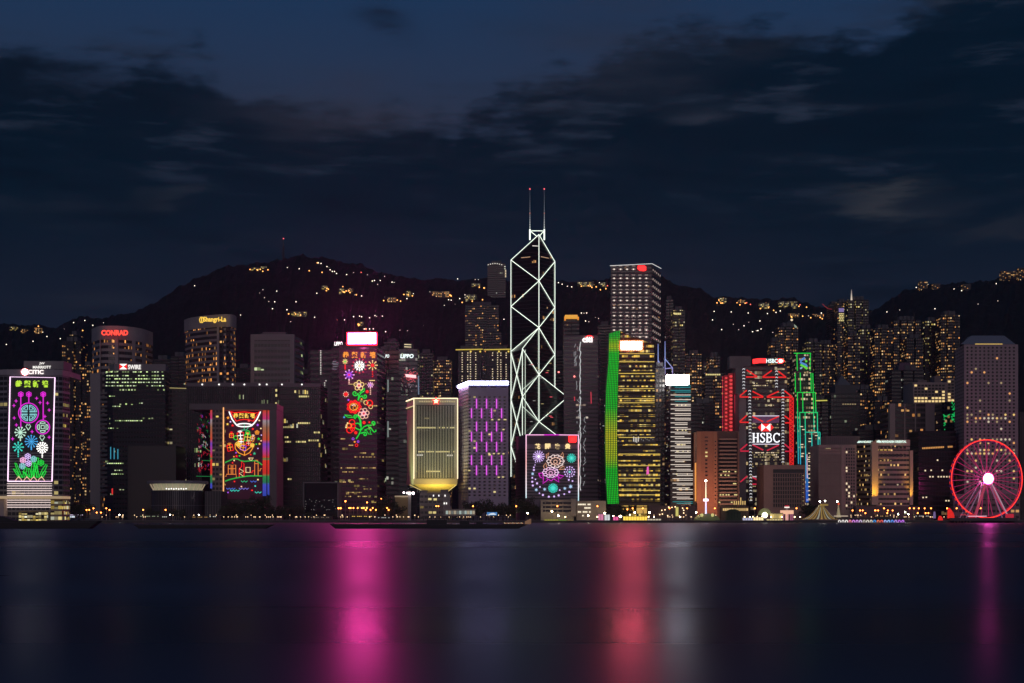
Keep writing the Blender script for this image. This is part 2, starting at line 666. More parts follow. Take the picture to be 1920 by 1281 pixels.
def wins(parent, cells, w, h, D, pick, name='window', round_=False, t=.25, most=100):
    """separate window parts; beyond the first hundred the rest go into one part of kind stuff"""
    k = D / F
    b = BASE[parent.name]
    rest = {}
    for i, (px, py) in enumerate(cells):
        m = pick(i, px, py) if callable(pick) else pick
        p = P(px, py, D)
        if i < most:
            o = bpy.data.objects.new(name, win_mesh(name, w * k, h * k, m, t, round_))
            COL.objects.link(o)
            o.parent = parent
            o.location = p - b
        else:
            rest.setdefault(m.name, (m, []))[1].append(p)
    if rest:
        mb, ms = MB(), []
        for mi, (m, ps) in enumerate(rest.values()):
            ms.append(m)
            for p in ps:
                if round_:
                    mb.plate([(CX + (p.x + w * k / 2 * math.cos(2 * math.pi * q / 10)) * F / D, HY - (p.z + h * k / 2 * math.sin(2 * math.pi * q / 10) - CAMZ) * F / D) for q in range(10)], D, t, mi)
                else:
                    mb.box(p.x - w * k / 2, p.x + w * k / 2, D, D + t, p.z - h * k / 2, p.z + h * k / 2, mi)
        tag(mb.build(name, ms, parent), kind='stuff')


def grid_cells(x0, x1, nx, y0, y1, ny):
    return [(x0 + (x1 - x0) * i / max(1, nx - 1), y0 + (y1 - y0) * j / max(1, ny - 1)) for j in range(ny) for i in range(nx)]


def tower(name, label, cat, poly, zt, m, cells, group=None, roof=None, z0=None, ztop=None, body='wall', roofm=None):
    """a building: Empty at its foot, a walled body with window cells, roof plant"""
    c = centre(poly)
    gz = GZ if c.y < 2050 else terrain(c.x, c.y)
    t = thing(name, label, cat, (c.x, c.y, gz), group)
    MB().prism(poly, (gz - 6 if gz > GZ else GZ - .5) if z0 is None else z0, zt, cells=cells, ztop=ztop).build(body, [m, roofm or ROOF], t)
    if roof:
        k, h = roof
        MB().prism(lean(poly, k), zt - .2, zt + h, 0, 0).build('roof_plant', roofm or ROOF, t)
    return t


def px_box(parent, name, m, x0, x1, y0, y1, D, dep, proud=0.0):
    """box given by its outline in photo pixels at distance D"""
    return MB().box(X(x0, D), X(x1, D), D - proud, D + dep, Z(y1, D), Z(y0, D)).build(name, m, parent)


def bar(parent, name, m, pts, D, w=2.0, n=6):
    return MB().tube([P(x, y, D) for x, y in pts], w * .5 * D / F, n).build(name, m, parent)


def star(cx, cy, r, n=5, k=.45, rot=-90):
    return [(cx + (r if i % 2 == 0 else r * k) * math.cos(math.radians(rot + 180 * i / n)),
             cy + (r if i % 2 == 0 else r * k) * math.sin(math.radians(rot + 180 * i / n))) for i in range(2 * n)]


def neon_lines(parent, name, lines, D, m, w=2.0):
    mb = MB()
    for l in lines:
        mb.line(l, D, w)
    return mb.build(name, m, parent)


def neon_dots(parent, name, dots, D, m):
    mb = MB()
    for x, y, r in dots:
        mb.dot(x, y, r, D)
    return mb.build(name, m, parent)


def firework(parent, cx, cy, r, n, D, m, tipm, tip=1.2, r0=.35, w=1.5, core=None, corer=2.0, rot=0, tail=None, tailm=None):
    mb = MB()
    for k in range(n):
        a = 2 * math.pi * k / n + rot
        mb.line([(cx + r * r0 * math.cos(a), cy + r * r0 * math.sin(a)), (cx + r * .86 * math.cos(a), cy + r * .86 * math.sin(a))], D, w, 0)
        mb.dot(cx + r * math.cos(a), cy + r * math.sin(a), tip, D - .1, 1)
    if core:
        mb.dot(cx, cy, corer, D - .1, 2)
    if tail:
        for i in range(4):
            mb.dot(cx, tail[0] + (tail[1] - tail[0]) * i / 3, 1.2, D - .1, 3)
    return mb.build('neon_firework', [m, tipm, core or m, tailm or tipm], parent)


def blossom(parent, cx, cy, r, n, D, m, inner=None, core=None, rot=-90, w=1.4):
    mb = MB()
    for k in range(n):
        a = math.radians(rot + 360 * k / n)
        mb.line(circ(cx + r * .62 * math.cos(a), cy + r * .62 * math.sin(a), r * .36, 10), D, w, 0)
    if inner:
        mb.plate(star(cx, cy, r * .52, 7, .8), D - .15, .4, 1)
    if core:
        mb.dot(cx, cy, r * .22, D - .3, 2)
    return mb.build('neon_flower', [m, inner or m, core or m], parent)


def spiral(cx, cy, r, turns=1.4, a0=0, d=1):
    return [(cx + r * (1 - t / 24 * .85) * math.cos(math.radians(a0 + d * 360 * turns * t / 24)),
             cy + r * (1 - t / 24 * .85) * math.sin(math.radians(a0 + d * 360 * turns * t / 24))) for t in range(25)]


# ------------------------------------------------------------------ 1 curved office and hotel tower with the white lantern mural
D = 1250.0
poly = pts_plan([(-26, 1262), (-8, 1254), (14, D), (101, D), (118, 1255), (130, 1268), (131, 1300), (-26, 1300)])
T = tower('office_tower', 'curved grey office and hotel tower with lantern and flower neon mural down its centre', 'tower', poly, Z(692, D),
          facade('w_curved', (.16, .16, .18), (.02, .022, .028), .86, .62, .10, .5, 5, YELL, .7), (3.2, 3.9))
FD = D - 1.0
px_box(T, 'centre_bay', mat('bay_dark', (.030, .030, .036), .45), 14, 101, 706, 905, D, 3, .5)
for y in (734, 769, 802, 836, 870):                    # pale storey bands either side
    MB().prism([(X(-26, 1262), 1261.4), (X(-8, 1254), 1253.4), (X(13, D), D - .6), (X(13, D), D + 2), (X(-26, 1262), 1264)], Z(y + 2.6, D), Z(y - 1, D), 0, 0).build('storey_band', mat('band_grey', (.27, .26, .28), .7), T)
    MB().prism([(X(103, D), D - .6), (X(118, 1255), 1254.4), (X(130.3, 1268), 1267.6), (X(130.3, 1268), 1270), (X(103, D), D + 2)], Z(y + 2.6, D), Z(y - 1, D), 0, 0).build('storey_band', mat('band_grey', ()), T)
MB().prism([(X(-26, 1262), 1260.8), (X(-8, 1254), 1252.6), (X(14, D), D - 1.2), (X(101, D), D - 1.2), (X(118, 1255), 1253.6), (X(130.8, 1268), 1267), (X(130.8, 1268), 1300.4), (X(-26, 1262), 1300.4)], Z(703, D), Z(693, D), 0, 0).build('parapet', mat('parapet_grey', (.32, .29, .31), .7), T)
MB().box(X(40, D), X(115, D), D + 6, D + 30, Z(693, D), Z(677, D + 6)).build('crown', mat('crown_grey', (.20, .18, .19), .8), T)
text(T, 'hotel_sign', 'JW', 78.5, 682, 10, 5, D - .9, neon('letter_white', (1, .96, .9), 1.1), .02)
text(T, 'hotel_sign', 'MARRIOTT', 78.5, 688.6, 34, 5.2, D - .9, neon('letter_white', ()), .03)
neon_dots(T, 'company_emblem', [(46.5, 697.5, 5.8)], D - 2.0, WHITE_HOT)
neon_lines(T, 'emblem_halo', [circ(46.5, 697.5, 6.4)], D - 1.8, RED_HOT, 1.3)
text(T, 'company_sign', 'CITIC', 67, 697.6, 29, 8, D - 2.0, neon('sign_white', (1, .90, .86), 1.5, True), .025)
neon_lines(T, 'neon_frame', [[(14.7, 902.6), (19, 706.8), (103, 708.2), (97.5, 902.6), (14.7, 902.6)]], FD, neon('frame_lilac', (.90, .60, .85), 2.2, True), 2.0)
chars(T, 'neon_lettering', '恭賀新禧', (35, 51.5, 68, 85.2), 720, 13.2, FD, LIME, .045)
for x, y1 in ((39, 802), (54, 755), (81, 788)):
    neon_lines(T, 'lantern_cord', [[(x, 742), (x, y1)]], FD + .1, MAG, 2.0)
    blossom(T, x, 739.5, 5, 6, FD, MAG, MAG)
neon_lines(T, 'lantern_ring', [circ(53.5, 774.5, 18.6, 32)], FD, MAG, 2.0)
L = []
for sx in (-1, 1):
    for sy in (-1, 1):
        a0 = {(1, 1): (8, 82), (-1, 1): (98, 172), (-1, -1): (188, 262), (1, -1): (278, 352)}[(sx, sy)]
        L += [circ(53.5, 774.5, 15, 10, *a0), circ(53.5, 774.5, 12.3, 10, *a0),
              [(53.5 + sx * 2, 774.5 + sy * 15), (53.5 + sx * 2, 774.5 + sy * 6), (53.5 + sx * 7, 774.5 + sy * 6), (53.5 + sx * 7, 774.5 + sy * 9)],
              [(53.5 + sx * 15, 774.5 + sy * 2), (53.5 + sx * 2, 774.5 + sy * 2)], [(53.5 + sx * 12, 774.5 + sy * 3.6), (53.5 + sx * 2, 774.5 + sy * 3.6)]]
neon_lines(T, 'lantern_pattern', L, FD, CYAN, 1.3)
neon_lines(T, 'lantern_ring', [circ(80, 801, 13, 28)], FD, MAG, 2.0)
L = [[(77, 798), (83, 798), (83, 804), (77, 804), (77, 798)]]
for k in range(4):
    a = 90 * k
    c, s_ = math.cos(math.radians(a)), math.sin(math.radians(a))
    L.append([(80 + c * u - s_ * v, 801 + s_ * u + c * v) for u, v in ((6.3, -5), (9, -4.2), (10.3, 0), (9, 4.2), (6.3, 5), (6.3, -5))])
neon_lines(T, 'lantern_pattern', L, FD, MINT, 1.5)
for x, y in ((68.5, 747), (75, 755), (89, 756), (92, 769), (84, 781), (26.5, 784), (30, 752), (26, 760.5), (30.5, 797), (60, 809.5), (23.5, 823), (92, 820)):
    MB().plate(star(x, y, 3.6, 4, .35), FD, .4).build('neon_sparkle', MAG, T)
firework(T, 38, 811, 9.5, 10, FD, MINT, MINT, 1.5, .2, 1.4, MINT, 3, 0, (819, 826))
firework(T, 58.5, 828, 11, 12, FD, BLUE, BLUE, 1.4, .3, 1.5, BLUE, 2.6, 0, (838, 843))
firework(T, 34, 838.5, 9, 8, FD, TEAL, TEAL, 1.5, .35, 1.8, TEAL, 2, 0, (846, 856))
firework(T, 79, 839.5, 9.5, 13, FD, WHITE, WHITE, 1.5, .35, 1.6, WHITE, 1.6, 0, (848, 857))
for x, y in ((53, 799.5), (79, 820)):
    neon_lines(T, 'lantern_pendant', [[(x, y + 7), (x - 4.5, y), (x - 2, y - 4), (x, y - 1.5), (x + 2, y - 4), (x + 4.5, y), (x, y + 7)]], FD, MINT, 1.3)
for bx, tx, ty in ((37, 26, 879), (40, 29, 868), (44, 49, 876), (55, 43, 884), (58, 54, 878), (60, 62, 866), (60, 71, 858), (66, 69, 873), (72, 66, 868), (74, 87, 871), (78, 85, 883)):
    mx, my = (bx + tx) / 2 + (tx - bx) * .1, (896 + ty) / 2 - 3
    neon_lines(T, 'neon_leaf', [[(bx - 1.6, 896), (mx - 2.4, my), (tx - 1.2, ty), (tx + 1.6, ty + 1), (mx + 2.2, my + 2), (bx + 1.6, 896)]], FD, GRN, 1.3)
for x, y, m_ in ((52, 856, LILAC), (43, 863, PINK), (63, 861, CYAN), (53.5, 869, LILAC), (42, 874, CYAN), (77, 868, GRN)):
    blossom(T, x, y, 5.6, 6, FD - .2, m_, None, None, -90, 1.3)
for x in (35, 50.5, 63, 77.5):
    neon_lines(T, 'neon_bulb', [[(x - 6, 902), (x - 4, 898), (x, 895), (x + 4, 898), (x + 6, 902)], [(x - 1.5, 896), (x, 892.5), (x + 2, 896)]], FD, PEACH, 1.3)
lv = mat('lit_louvre', (.6, .58, .55), .5, (1, .80, .76), 1.1, light=True)
for y in (907, 911.5, 916, 920.5, 925, 929.5, 938, 942.5, 947, 951.5):
    px_box(T, 'louvre', lv, 14, 97.5, y - .6, y + .35, D, 1.5, 1.2)
for y in range(850, 905, 5):
    px_box(T, 'louvre', mat('dim_louvre', (.35, .33, .33), .5), 15.5, 99.5, y - .8, y + .5, D, 1.5, .8)
MB().prism([(X(-30, D), D - 12), (X(100, D), D - 12), (X(119, D), D - 4), (X(119, D), D + 20), (X(-30, D), D + 20)], Z(935.4, D), Z(930.6, D), 0, 0).build('podium_canopy', mat('canopy_lit', (.6, .5, .4), .6, (1, .72, .36), .32), T)
MB().prism([(X(-30, D), D - 9), (X(14, D), D - 9), (X(14, D), D + 10), (X(-30, D), D + 10)], GZ, Z(935.6, D), 0, 0).build('podium', mat('podium_pink', (.42, .34, .32), .8), T)
MB().prism([(X(97, D), D - 3), (X(116, D), D), (X(118, D), D + 20), (X(97, D), D + 20)], GZ, Z(935.6, D), 0, 0, (2.4, 4)).build('podium', [facade('podium_gold', (.25, .2, .15), ww=.95, wh=.6, cp=.8, fill=.9, cols=YELL, S=.9)], T)
px_box(T, 'shopfront', facade('shop_gold', (.2, .16, .1), ww=.9, wh=.8, cp=.9, fill=.9, cols=YELL, S=1.3), 35, 88, 958, 968, D - 8, 4)
MB().prism(plan(35, 88, D - 12, 3), GZ, Z(960, D), cells=(2.2, 2.2)).build('shopfront', [MATS['shop_gold'], ROOF], T)

# ------------------------------------------------------------------ 2 pale curved hotel tower with red roof lettering
poly = curve_plan([(172.5, 1625), (187, 1600), (215, 1597), (245, 1606), (268, 1625), (286, 1655)], [(284, 1700), (176, 1700)])
D = 1597.0
T = tower('hotel_tower', 'pale curved hotel tower with red lettering across its blank top band', 'hotel', poly, Z(612, D),
          facade('w_redhotel', (.30, .27, .27), (.02, .02, .024), .94, .52, .50, .24, 3, AMBER, 1.6, split=.8), (1.5, 5.6))
MB().prism(lean(poly, 1.012), Z(637, D), Z(611, D), 0, 1).build('top_band', [mat('hotel_stone', (.36, .32, .32), .8, var=.08), ROOF], T)
for (xa, ya), (xb, yb) in (((187.5, 1598), (189, 1598)), ((216, 1596), (222, 1597)), ((248, 1607), (254, 1611)), ((267, 1623), (273, 1632))):
    MB().prism([(X(xa, ya), ya - 1.5), (X(xb, yb), yb - 1.5), (X(xb, yb), yb + 4), (X(xa, ya), ya + 4)], GZ, Z(634, D), 0, 0).build('pilaster', MATS['hotel_stone'], T)
MB().prism([(X(169, 1590), 1590), (X(188, 1590), 1590), (X(188, 1590), 1603), (X(169, 1590), 1603)], GZ, Z(700, 1590), 0, 0, None).build('stair_shaft', mat('shaft_stone', (.26, .24, .25), .8), T)
text(T, 'hotel_sign', 'CONRAD', 215, 624, 50, 10, 1588.0, neon('sign_red', (1, .05, .03), 2.2, True), .04)

# ------------------------------------------------------------------ 3 dark slab with white lettering and red-white emblem
D = 1480.0
poly = pts_plan([(196, 1500), (212, D), (310, D), (319, 1520), (196, 1545)])
T = tower('office_slab', 'dark office slab with rows of greenish ceiling lights under a white company sign', 'office block', poly, Z(695, D),
          facade('w_dots', (.028, .03, .034), (.010, .012, .015), .55, .34, .10, .55, 6, GREEN, 1.0), (2.6, 4.2))
MB().prism(pts_plan([(205, 1490), (214, D - 1), (310.5, D - 1), (316, 1515), (205, 1520)]), Z(696, D), Z(683, D), 0, 0).build('sign_band', mat('sign_band_grey', (.22, .20, .21), .8), T)
gm = [neon('office_green%d' % i, c, s) for i, (c, s) in enumerate((((.72, .95, .40), 1.3), ((.8, .95, .6), .9), ((.5, .7, .3), .45)))]
random.seed(3)
wins(T, [(x + random.uniform(-1, 1), y) for y in (697.5, 704.5, 710.5, 717, 723.5) for x in range(200, 310, 5) if random.random() < .86], 3.0, 1.7, D - .6,
     lambda i, x, y: gm[min(2, int(random.random() * 3.2))])
wins(T, [(x, y) for y, a, b in ((743, 206, 218), (762, 212, 226), (756, 262, 268), (789, 217, 268), (803, 204, 216), (869, 202, 232), (882, 216, 230), (889, 210, 232)) for x in range(a, b, 4)],
     2.6, 1.6, D - .6, lambda i, x, y: random.choice(gm))
MB().plate([(224, 682.5), (238, 682.5), (238, 692.5), (224, 692.5)], D - 1.6, .4).build('sign_emblem', RED, T)
mb = MB()
for pp in ([(224, 682.5), (231, 687.5), (238, 682.5)], [(224, 692.5), (231, 687.5), (238, 692.5)]):
    mb.plate(pp, D - 2.0, .3)
mb.build('sign_emblem', WHITE, T)
text(T, 'company_sign', 'SWIRE', 252, 688.3, 24, 8.5, D - 1.6, neon('letter_white', ()), .025)
for i in range(24):                                     # saw-tooth bays on the narrow flank
    y = 735 + i * 8.3
    px_box(T, 'bay', mat('bay_grey', (.12, .12, .13), .7), 188, 201, y, y + 4.2, 1492, 10)
for x in (207.5, 214, 221):                              # cyan tubes
    neon_lines(T, 'light_strip', [[(x, 838 + (x - 207) * .3), (x, 861)]], D - 1, neon('cyan_dim', (.05, .35, .5), .9), 1.6)
neon_lines(T, 'light_strip', [[(210.5, 916), (210.5, 927)]], D - 1, neon('red_dim', (.8, .03, .03), .9), 2.6)

# ------------------------------------------------------------------ 4 pale curved hotel tower with golden lettering
poly = curve_plan([(347, 1690), (358, 1672), (384, 1655), (409, 1645), (430, 1643), (440, 1655), (442, 1672)], [(436, 1720), (352, 1730)])
D = 1643.0
T = tower('hotel_tower', 'rounded hotel tower with golden lettering and emblem on its pale crown', 'hotel', poly, Z(592, D),
          facade('w_goldhotel', (.27, .24, .24), (.018, .018, .022), .92, .55, .60, .28, 3, AMBER, 1.8, split=.8), (1.5, 5.2))
MB().prism(lean(poly, 1.035), Z(613, D), Z(589.5, D), 0, 1).build('crown_band', [mat('gold_hotel_stone', (.34, .31, .31), .8, var=.08), ROOF], T)
MB().prism([(X(407, 1645), 1643.5), (X(411, 1644), 1642.5), (X(411, 1644), 1650), (X(407, 1645), 1650)], GZ, Z(612, D), 0, 0).build('pilaster', MATS['gold_hotel_stone'], T)
MB().prism(pts_plan([(411, 1643.6), (430, 1641.8), (438, 1651), (438, 1660), (411, 1660)]), GZ, Z(615, D), cells=(3.2, 5.2)).build('window_strip', [facade('w_goldstrip', (.03, .03, .034), (.012, .012, .015), .6, .4, .4, .35, 1, AMBER, 1.6), ROOF], T)
neon_lines(T, 'hotel_emblem', [[(376, 595), (380, 595), (381.5, 600), (380, 605), (375.5, 605), (374, 600), (376, 595)], [(378, 596), (377.5, 604)]], 1633.0, GOLD, 1.8)
text(T, 'hotel_sign', 'Shangri-La', 402.5, 600, 43, 12, 1633.0, GOLD, .035)

# ------------------------------------------------------------------ 5 grey slab bank tower
D = 1700.0
poly = pts_plan([(470, D), (545, D), (560, D + 25), (570, D + 60), (476, D + 60)])
T = tower('office_tower', 'grey tower with horizontal window bands and a low stepped roof, beside the magenta lit tower', 'tower', poly, Z(628, D),
          facade('w_greybands', (.21, .19, .20), (.03, .03, .034), .9, .5, .12, .6, 4, GREEN, 1.0), (3.4, 6))
MB().prism(pts_plan([(493, D + 8), (536, D + 8), (541, D + 30), (488, D + 30)]), Z(628.4, D), Z(621, D), 0, 0, ztop=None).build('roof_plant', mat('plant_grey', (.16, .14, .15), .8), T)
px_box(T, 'corner_pier', mat('pier_grey', (.27, .24, .25), .8), 470, 477, 627, 730, D, 6, .8)
px_box(T, 'corner_pier', MATS['pier_grey'], 544, 552, 627, 730, D, 6, .8)
px_box(T, 'top_band', MATS['pier_grey'], 477, 544, 627, 638, D, 4, .8)
for x in (522, 527, 532):
    px_box(T, 'antenna', BLACK, x, x + .6, 610, 621, D + 12, .4)

# ------------------------------------------------------------------ 6 wide dark government slab behind the mural gate
D = 1450.0
T = tower('government_slab', 'wide black ribbed office slab with small white lamps along its roof edge, behind the balloon mural', 'office block', plan(350, 521, D, 60), Z(721, D),
          facade('w_ribs', (.030, .029, .033), (.010, .010, .013), .6, .9, .05, .6, 4, GREEN, .8), (1.6, 4.2))
MB().prism(plan(521, 601, D + 6, 55), GZ, Z(719.6, D), cells=(1.8, 4.2)).build('wing', [facade('w_wing', (.034, .033, .037), (.012, .012, .015), .7, .85, .045, .9, 5, YELL, 1.0), ROOF], T)
px_box(T, 'roof_edge', mat('edge_grey', (.16, .14, .15), .8), 350, 521, 718, 725, D, 6, .7)
px_box(T, 'roof_edge', MATS['edge_grey'], 521, 601, 719, 726, D + 6, 6, .7)
for i in range(42):
    x = 352 + i * 4.05
    px_box(T, 'rib', mat('rib_black', (.045, .044, .05), .6), x, x + .8, 726, 757, D, .8, .7)
for x in (410.5, 436, 458, 486.5, 500, 528.5, 566, 379):
    neon_dots(T, 'roof_lamp', [(x, 721, 1.5)], D - 1.6, WHITE)
wins(T, [(518, 732), (518, 741.5), (517.5, 757), (553.5, 734.5)], 3, 4.6, D - 1, neon('gold_window', (.9, .75, .3), .9))
wins(T, [(x, y) for y, a, b in ((743.5, 562, 580), (793.5, 560, 584), (801, 524, 549), (820, 535, 541), (828.5, 536, 546), (828.5, 556, 573), (826, 580, 600), (811, 590, 602), (898.5, 541, 546)) for x in range(a, b, 4)],
     3.0, 3.0, D + 5, lambda i, x, y: random.choice([neon('gold_window', ()), neon('gold_dim', (.75, .62, .25), .5)]))
neon_dots(T, 'facade_lamp', [(519 + random.uniform(-.6, .6), 765 + i * 8, .7) for i in range(20)], D - 1, neon('dot_white', (1, .95, .85), .9))

# ------------------------------------------------------------------ 7 gate-shaped building with the balloon mural
D = 1380.0
poly = plan(355, 519, D, 40)
T = tower('mural_building', 'gate-shaped grey building with a hot air balloon neon mural in its recess', 'building', plan(420, 505, D + 14, 26), Z(766, D), DARK, None)
gst = mat('gate_stone', (.15, .13, .135), .8, var=.08)
px_box(T, 'roof_beam', gst, 355, 519, 757, 768, D, 40)
MB().prism(plan(397, 417.5, D, 40), GZ, Z(768.2, D), cells=(3.3, 4.0)).build('gate_leg', [facade('w_leg', (.20, .165, .155), (.02, .02, .022), .7, .55, .5, .35, 1, YELL, 1.0), ROOF], T)
MB().prism(plan(505, 518.6, D, 40), GZ, Z(768.2, D), 0, 0).build('gate_leg', gst, T)
MB().prism([(X(366, D), D + 30), (X(397, D), D + 6), (X(397, D), D + 40), (X(366, D), D + 40)], GZ, Z(768.2, D), 0, 0).build('glass_wall', GLASS, T)
px_box(T, 'mural_backing', mat('mural_plum', (.05, .012, .025), .6, (.10, .006, .05), .12), 420, 492, 768.5, 936, D + 13, .6)  # neon spill on the backing put in as faint plum emission
FD = D + 12.0
stops = [(0, (.02, .05, .35)), (.14, (.05, .06, .5)), (.17, (.01, .15, .06)), (.24, (.02, .22, .06)), (.27, (.55, .02, .01)), (.42, (.7, .03, .015)), (.44, (.02, .2, .05)),
         (.46, (.6, .03, .01)), (.56, (.35, .04, .35)), (.61, (.16, .05, .45)), (.66, (.55, .06, .02)), (.8, (.30, .12, .06)), (.88, (.30, .25, .28)), (.90, (.50, .02, .15)), (1, (.55, .06, .02))]
zb = Z(932, D) - GZ
reveal_mirror = led_ramp('reveal_glow', zb, Z(768, D) - GZ, stops, .95)  # mural's reflection in the reveals, put in as glowing colour bands
px_box(T, 'mirror_reveal', reveal_mirror, 492.5, 498.8, 769, 930, D + 11, 2)
px_box(T, 'mirror_reveal', reveal_mirror, 501.4, 505, 769, 930, D + 11, 2)
px_box(T, 'mirror_reveal', reveal_mirror, 394.3, 397.6, 769, 916, D - .6, 2)
px_box(T, 'head_panel', mat('head_glow', (.05, .02, .02), .5, (.55, .05, .06), .5), 420, 491, 763.6, 770, D + 12, 2)
neon_lines(T, 'neon_post', [[(419, 764), (419, 932)]], D - .7, neon('amber_tube', (1, .45, .16), 1.3, True), 2.2)
neon_lines(T, 'balloon_outline', [[(429.5, 772), (435, 786), (440, 793), (445, 798.5)], [(488.5, 772), (482, 786), (477, 793), (471, 799)], circ(458, 797.3, 13.5, 24, 0, 360, 3)], FD, WHITE, 2.2)
neon_lines(T, 'balloon_band', [[(432, 772), (443, 790), (450, 787.5), (458, 786.5), (467, 787.5), (475, 790), (486, 772), (479, 775), (458, 772.5), (440, 774), (432, 772)]], FD + .2, RED, 1.8)
chars(T, 'neon_lettering', '恭賀新禧', (442, 452.6, 463.2, 473.8), 779.5, 9.4, FD - .3, GOLD, .035)
neon_lines(T, 'balloon_rope', [[(458, 795), (458, 806)], [(452, 806.5), (462, 806.5), (466, 801)]], FD - .2, neon('rope_green', (.05, .6, .3), .9), 1.3)
neon_lines(T, 'balloon_basket', [[(441, 832), (448, 840), (458.5, 847), (468, 840), (475, 833)], [(441, 832), (441, 841), (447, 849), (458.5, 854), (468, 849), (473.5, 841), (475, 833)], [(458.5, 847), (458.5, 854)]], FD, ORANGE, 1.7)


def gift(cx, cy, w, h, m, rm, rot=0.0):
    c, s_ = math.cos(rot), math.sin(rot)
    q = lambda u, v: (cx + c * u - s_ * v, cy + s_ * u + c * v)
    mb = MB()
    mb.line([q(-w, -h), q(w, -h), q(w, h), q(-w, h), q(-w, -h)], FD, 1.6, 0)
    mb.line([q(0, -h), q(0, h)], FD, 1.3, 1)
    mb.line([q(-w, -h * .2), q(w, -h * .2)], FD, 1.3, 1)
    mb.line([q(0, -h), q(-w * .7, -h - 3), q(-w * .2, -h - 4), q(0, -h), q(w * .7, -h - 3), q(w * .2, -h - 4), q(0, -h)], FD, 1.2, 1)
    mb.build('neon_gift', [m, rm], T)


gift(434, 817, 3.6, 3.6, ORANGE, RED)
gift(431.5, 840, 5.2, 5.5, RED, ORANGE, -.2)
gift(456, 840, 5, 4, PURP, ORANGE, .15)
gift(451, 818, 6.0, 6.5, RED, WHITE, -.1)
gift(464, 821, 5.2, 6.0, GRN, GOLD, .12)
gift(473, 823, 3.6, 4.2, ORANGE, PEACH, .3)
gift(452, 829, 5.0, 3.4, ORANGE, WHITE, .05)
gift(466, 832, 4.0, 3.4, RED, PEACH, -.1)
neon_lines(T, 'neon_ring', [circ(464.5, 811.5, 3.8, 12)], FD, GRN, 1.5)
neon_lines(T, 'neon_ring', [circ(442, 821, 3.8, 12)], FD, GRN, 1.5)
for x, y, m_ in ((446, 832, GOLD), (449, 835, GOLD), (473, 835, GOLD), (482, 811, ORANGE)):
    blossom(T, x, y, 4.0, 5, FD - .2, m_, None, None, -90, 1.2)
for x, y, r, m_ in ((427.5, 783.5, 3.2, ORANGE), (426.5, 795.5, 2.6, GOLD), (436, 798, 2.8, RED), (466.5, 788.5, 3.4, neon('coral', (1, .12, .12), 1)), (483, 797, 2.8, PURP), (474, 804.5, 2.6, RED), (485, 823, 3.0, GRN),
                    (486.5, 832.5, 2.4, GOLD), (477, 850.5, 3.0, neon('rope_green', ())), (443.5, 855.5, 2.8, RED), (470, 852.5, 2, RED)):
    MB().plate(star(x, y, r), FD, .4).build('neon_star', m_, T)
for x, y, r, m_ in ((432, 791, 1.4, LILAC), (486, 788.5, 1.4, CREAM), (489, 803.5, 1.4, CREAM), (490, 816, 1.2, LILAC), (489.5, 826.5, 1.4, PEACH), (480.5, 833, 1.3, GRN), (483.5, 841, 1.2, LILAC), (442.5, 849, 1.4, PURP),
                    (449, 855, 1.4, GRN), (438.5, 856.5, 1.4, ORANGE), (439, 863.5, 1.4, CREAM), (436, 868, 1.4, RED), (439.5, 903, 1.5, RED), (483.5, 899.5, 1.5, CREAM), (452.5, 912.5, 1.4, PEACH), (478.5, 911.5, 1.5, TEAL), (472.5, 919.5, 1.5, RED), (427.5, 923.5, 1.4, PURP)):
    neon_dots(T, 'neon_dot', [(x, y, r)], FD, m_)
hg = neon('hill_green', (.03, .45, .06), .9)
neon_lines(T, 'neon_hill', [[(419, 869.5), (425, 866), (431, 863.5), (438, 860.5), (446, 861), (451, 864), (459, 865.3), (470, 864.2), (479, 864), (486, 867.5), (491.5, 872)]], FD, hg, 2.4)
neon_lines(T, 'neon_shore', [[(419, 903.5), (430, 899.5), (441, 896.8), (453, 894.5), (465, 892.8), (478, 892.4), (491.5, 892.6)]], FD, hg, 2.6)
sk = neon('skyline_orange', (1, .28, .05), .9)
neon_lines(T, 'neon_skyline_pattern', [[(419, 893), (424.5, 893), (424.5, 889.5), (443, 889.5), (443, 896)], [(428, 889), (428, 872), (433.5, 872), (433.5, 889)], [(436.5, 889), (436.5, 872), (442, 872), (442, 889)], [(428, 879), (442, 879)],
                               [(477.5, 893), (477.5, 866), (479, 863), (482.5, 863), (484, 866), (484, 893)], [(477.5, 869.5), (484, 869.5)], [(484, 883), (488, 883), (488, 879), (491, 879)]], FD, sk, 1.4)
neon_lines(T, 'neon_skyline_pattern', [[(448.5, 896), (448.5, 879), (453, 875), (453, 865), (457.5, 870), (457.5, 894)], [(457, 886), (461, 886)], [(469, 886), (473, 886), (473, 883), (477, 883)]], FD, RED, 1.3)
neon_lines(T, 'neon_skyline_pattern', [[(449, 879), (457, 884), (449, 888), (457.5, 894)], [(461, 886), (461, 876.5), (469, 876.5), (469, 886), (461, 886)], [(466, 859), (475, 859), (472, 863), (469, 863), (466, 859)]], FD - .1, CREAM, 1.3)
for x0, x1, y, m_ in ((452, 464, 903, neon('wave_green', (.03, .6, .25), .9)), (469.5, 481, 903, neon('wave_blue', (.08, .18, .8), .9)), (424.5, 441, 916.5, neon('wave_blue', ())), (431.5, 449, 920, TEAL), (448, 466, 916.5, neon('wave_lav', (.25, .22, .85), .9)), (478, 490, 923.5, TEAL)):
    n_ = max(4, int((x1 - x0) / 2.6))
    neon_lines(T, 'neon_wave', [[(x0 + (x1 - x0) * i / n_, y + (1.3 if i % 2 else -1.3)) for i in range(n_ + 1)]], FD, m_, 1.4)
random.seed(12)
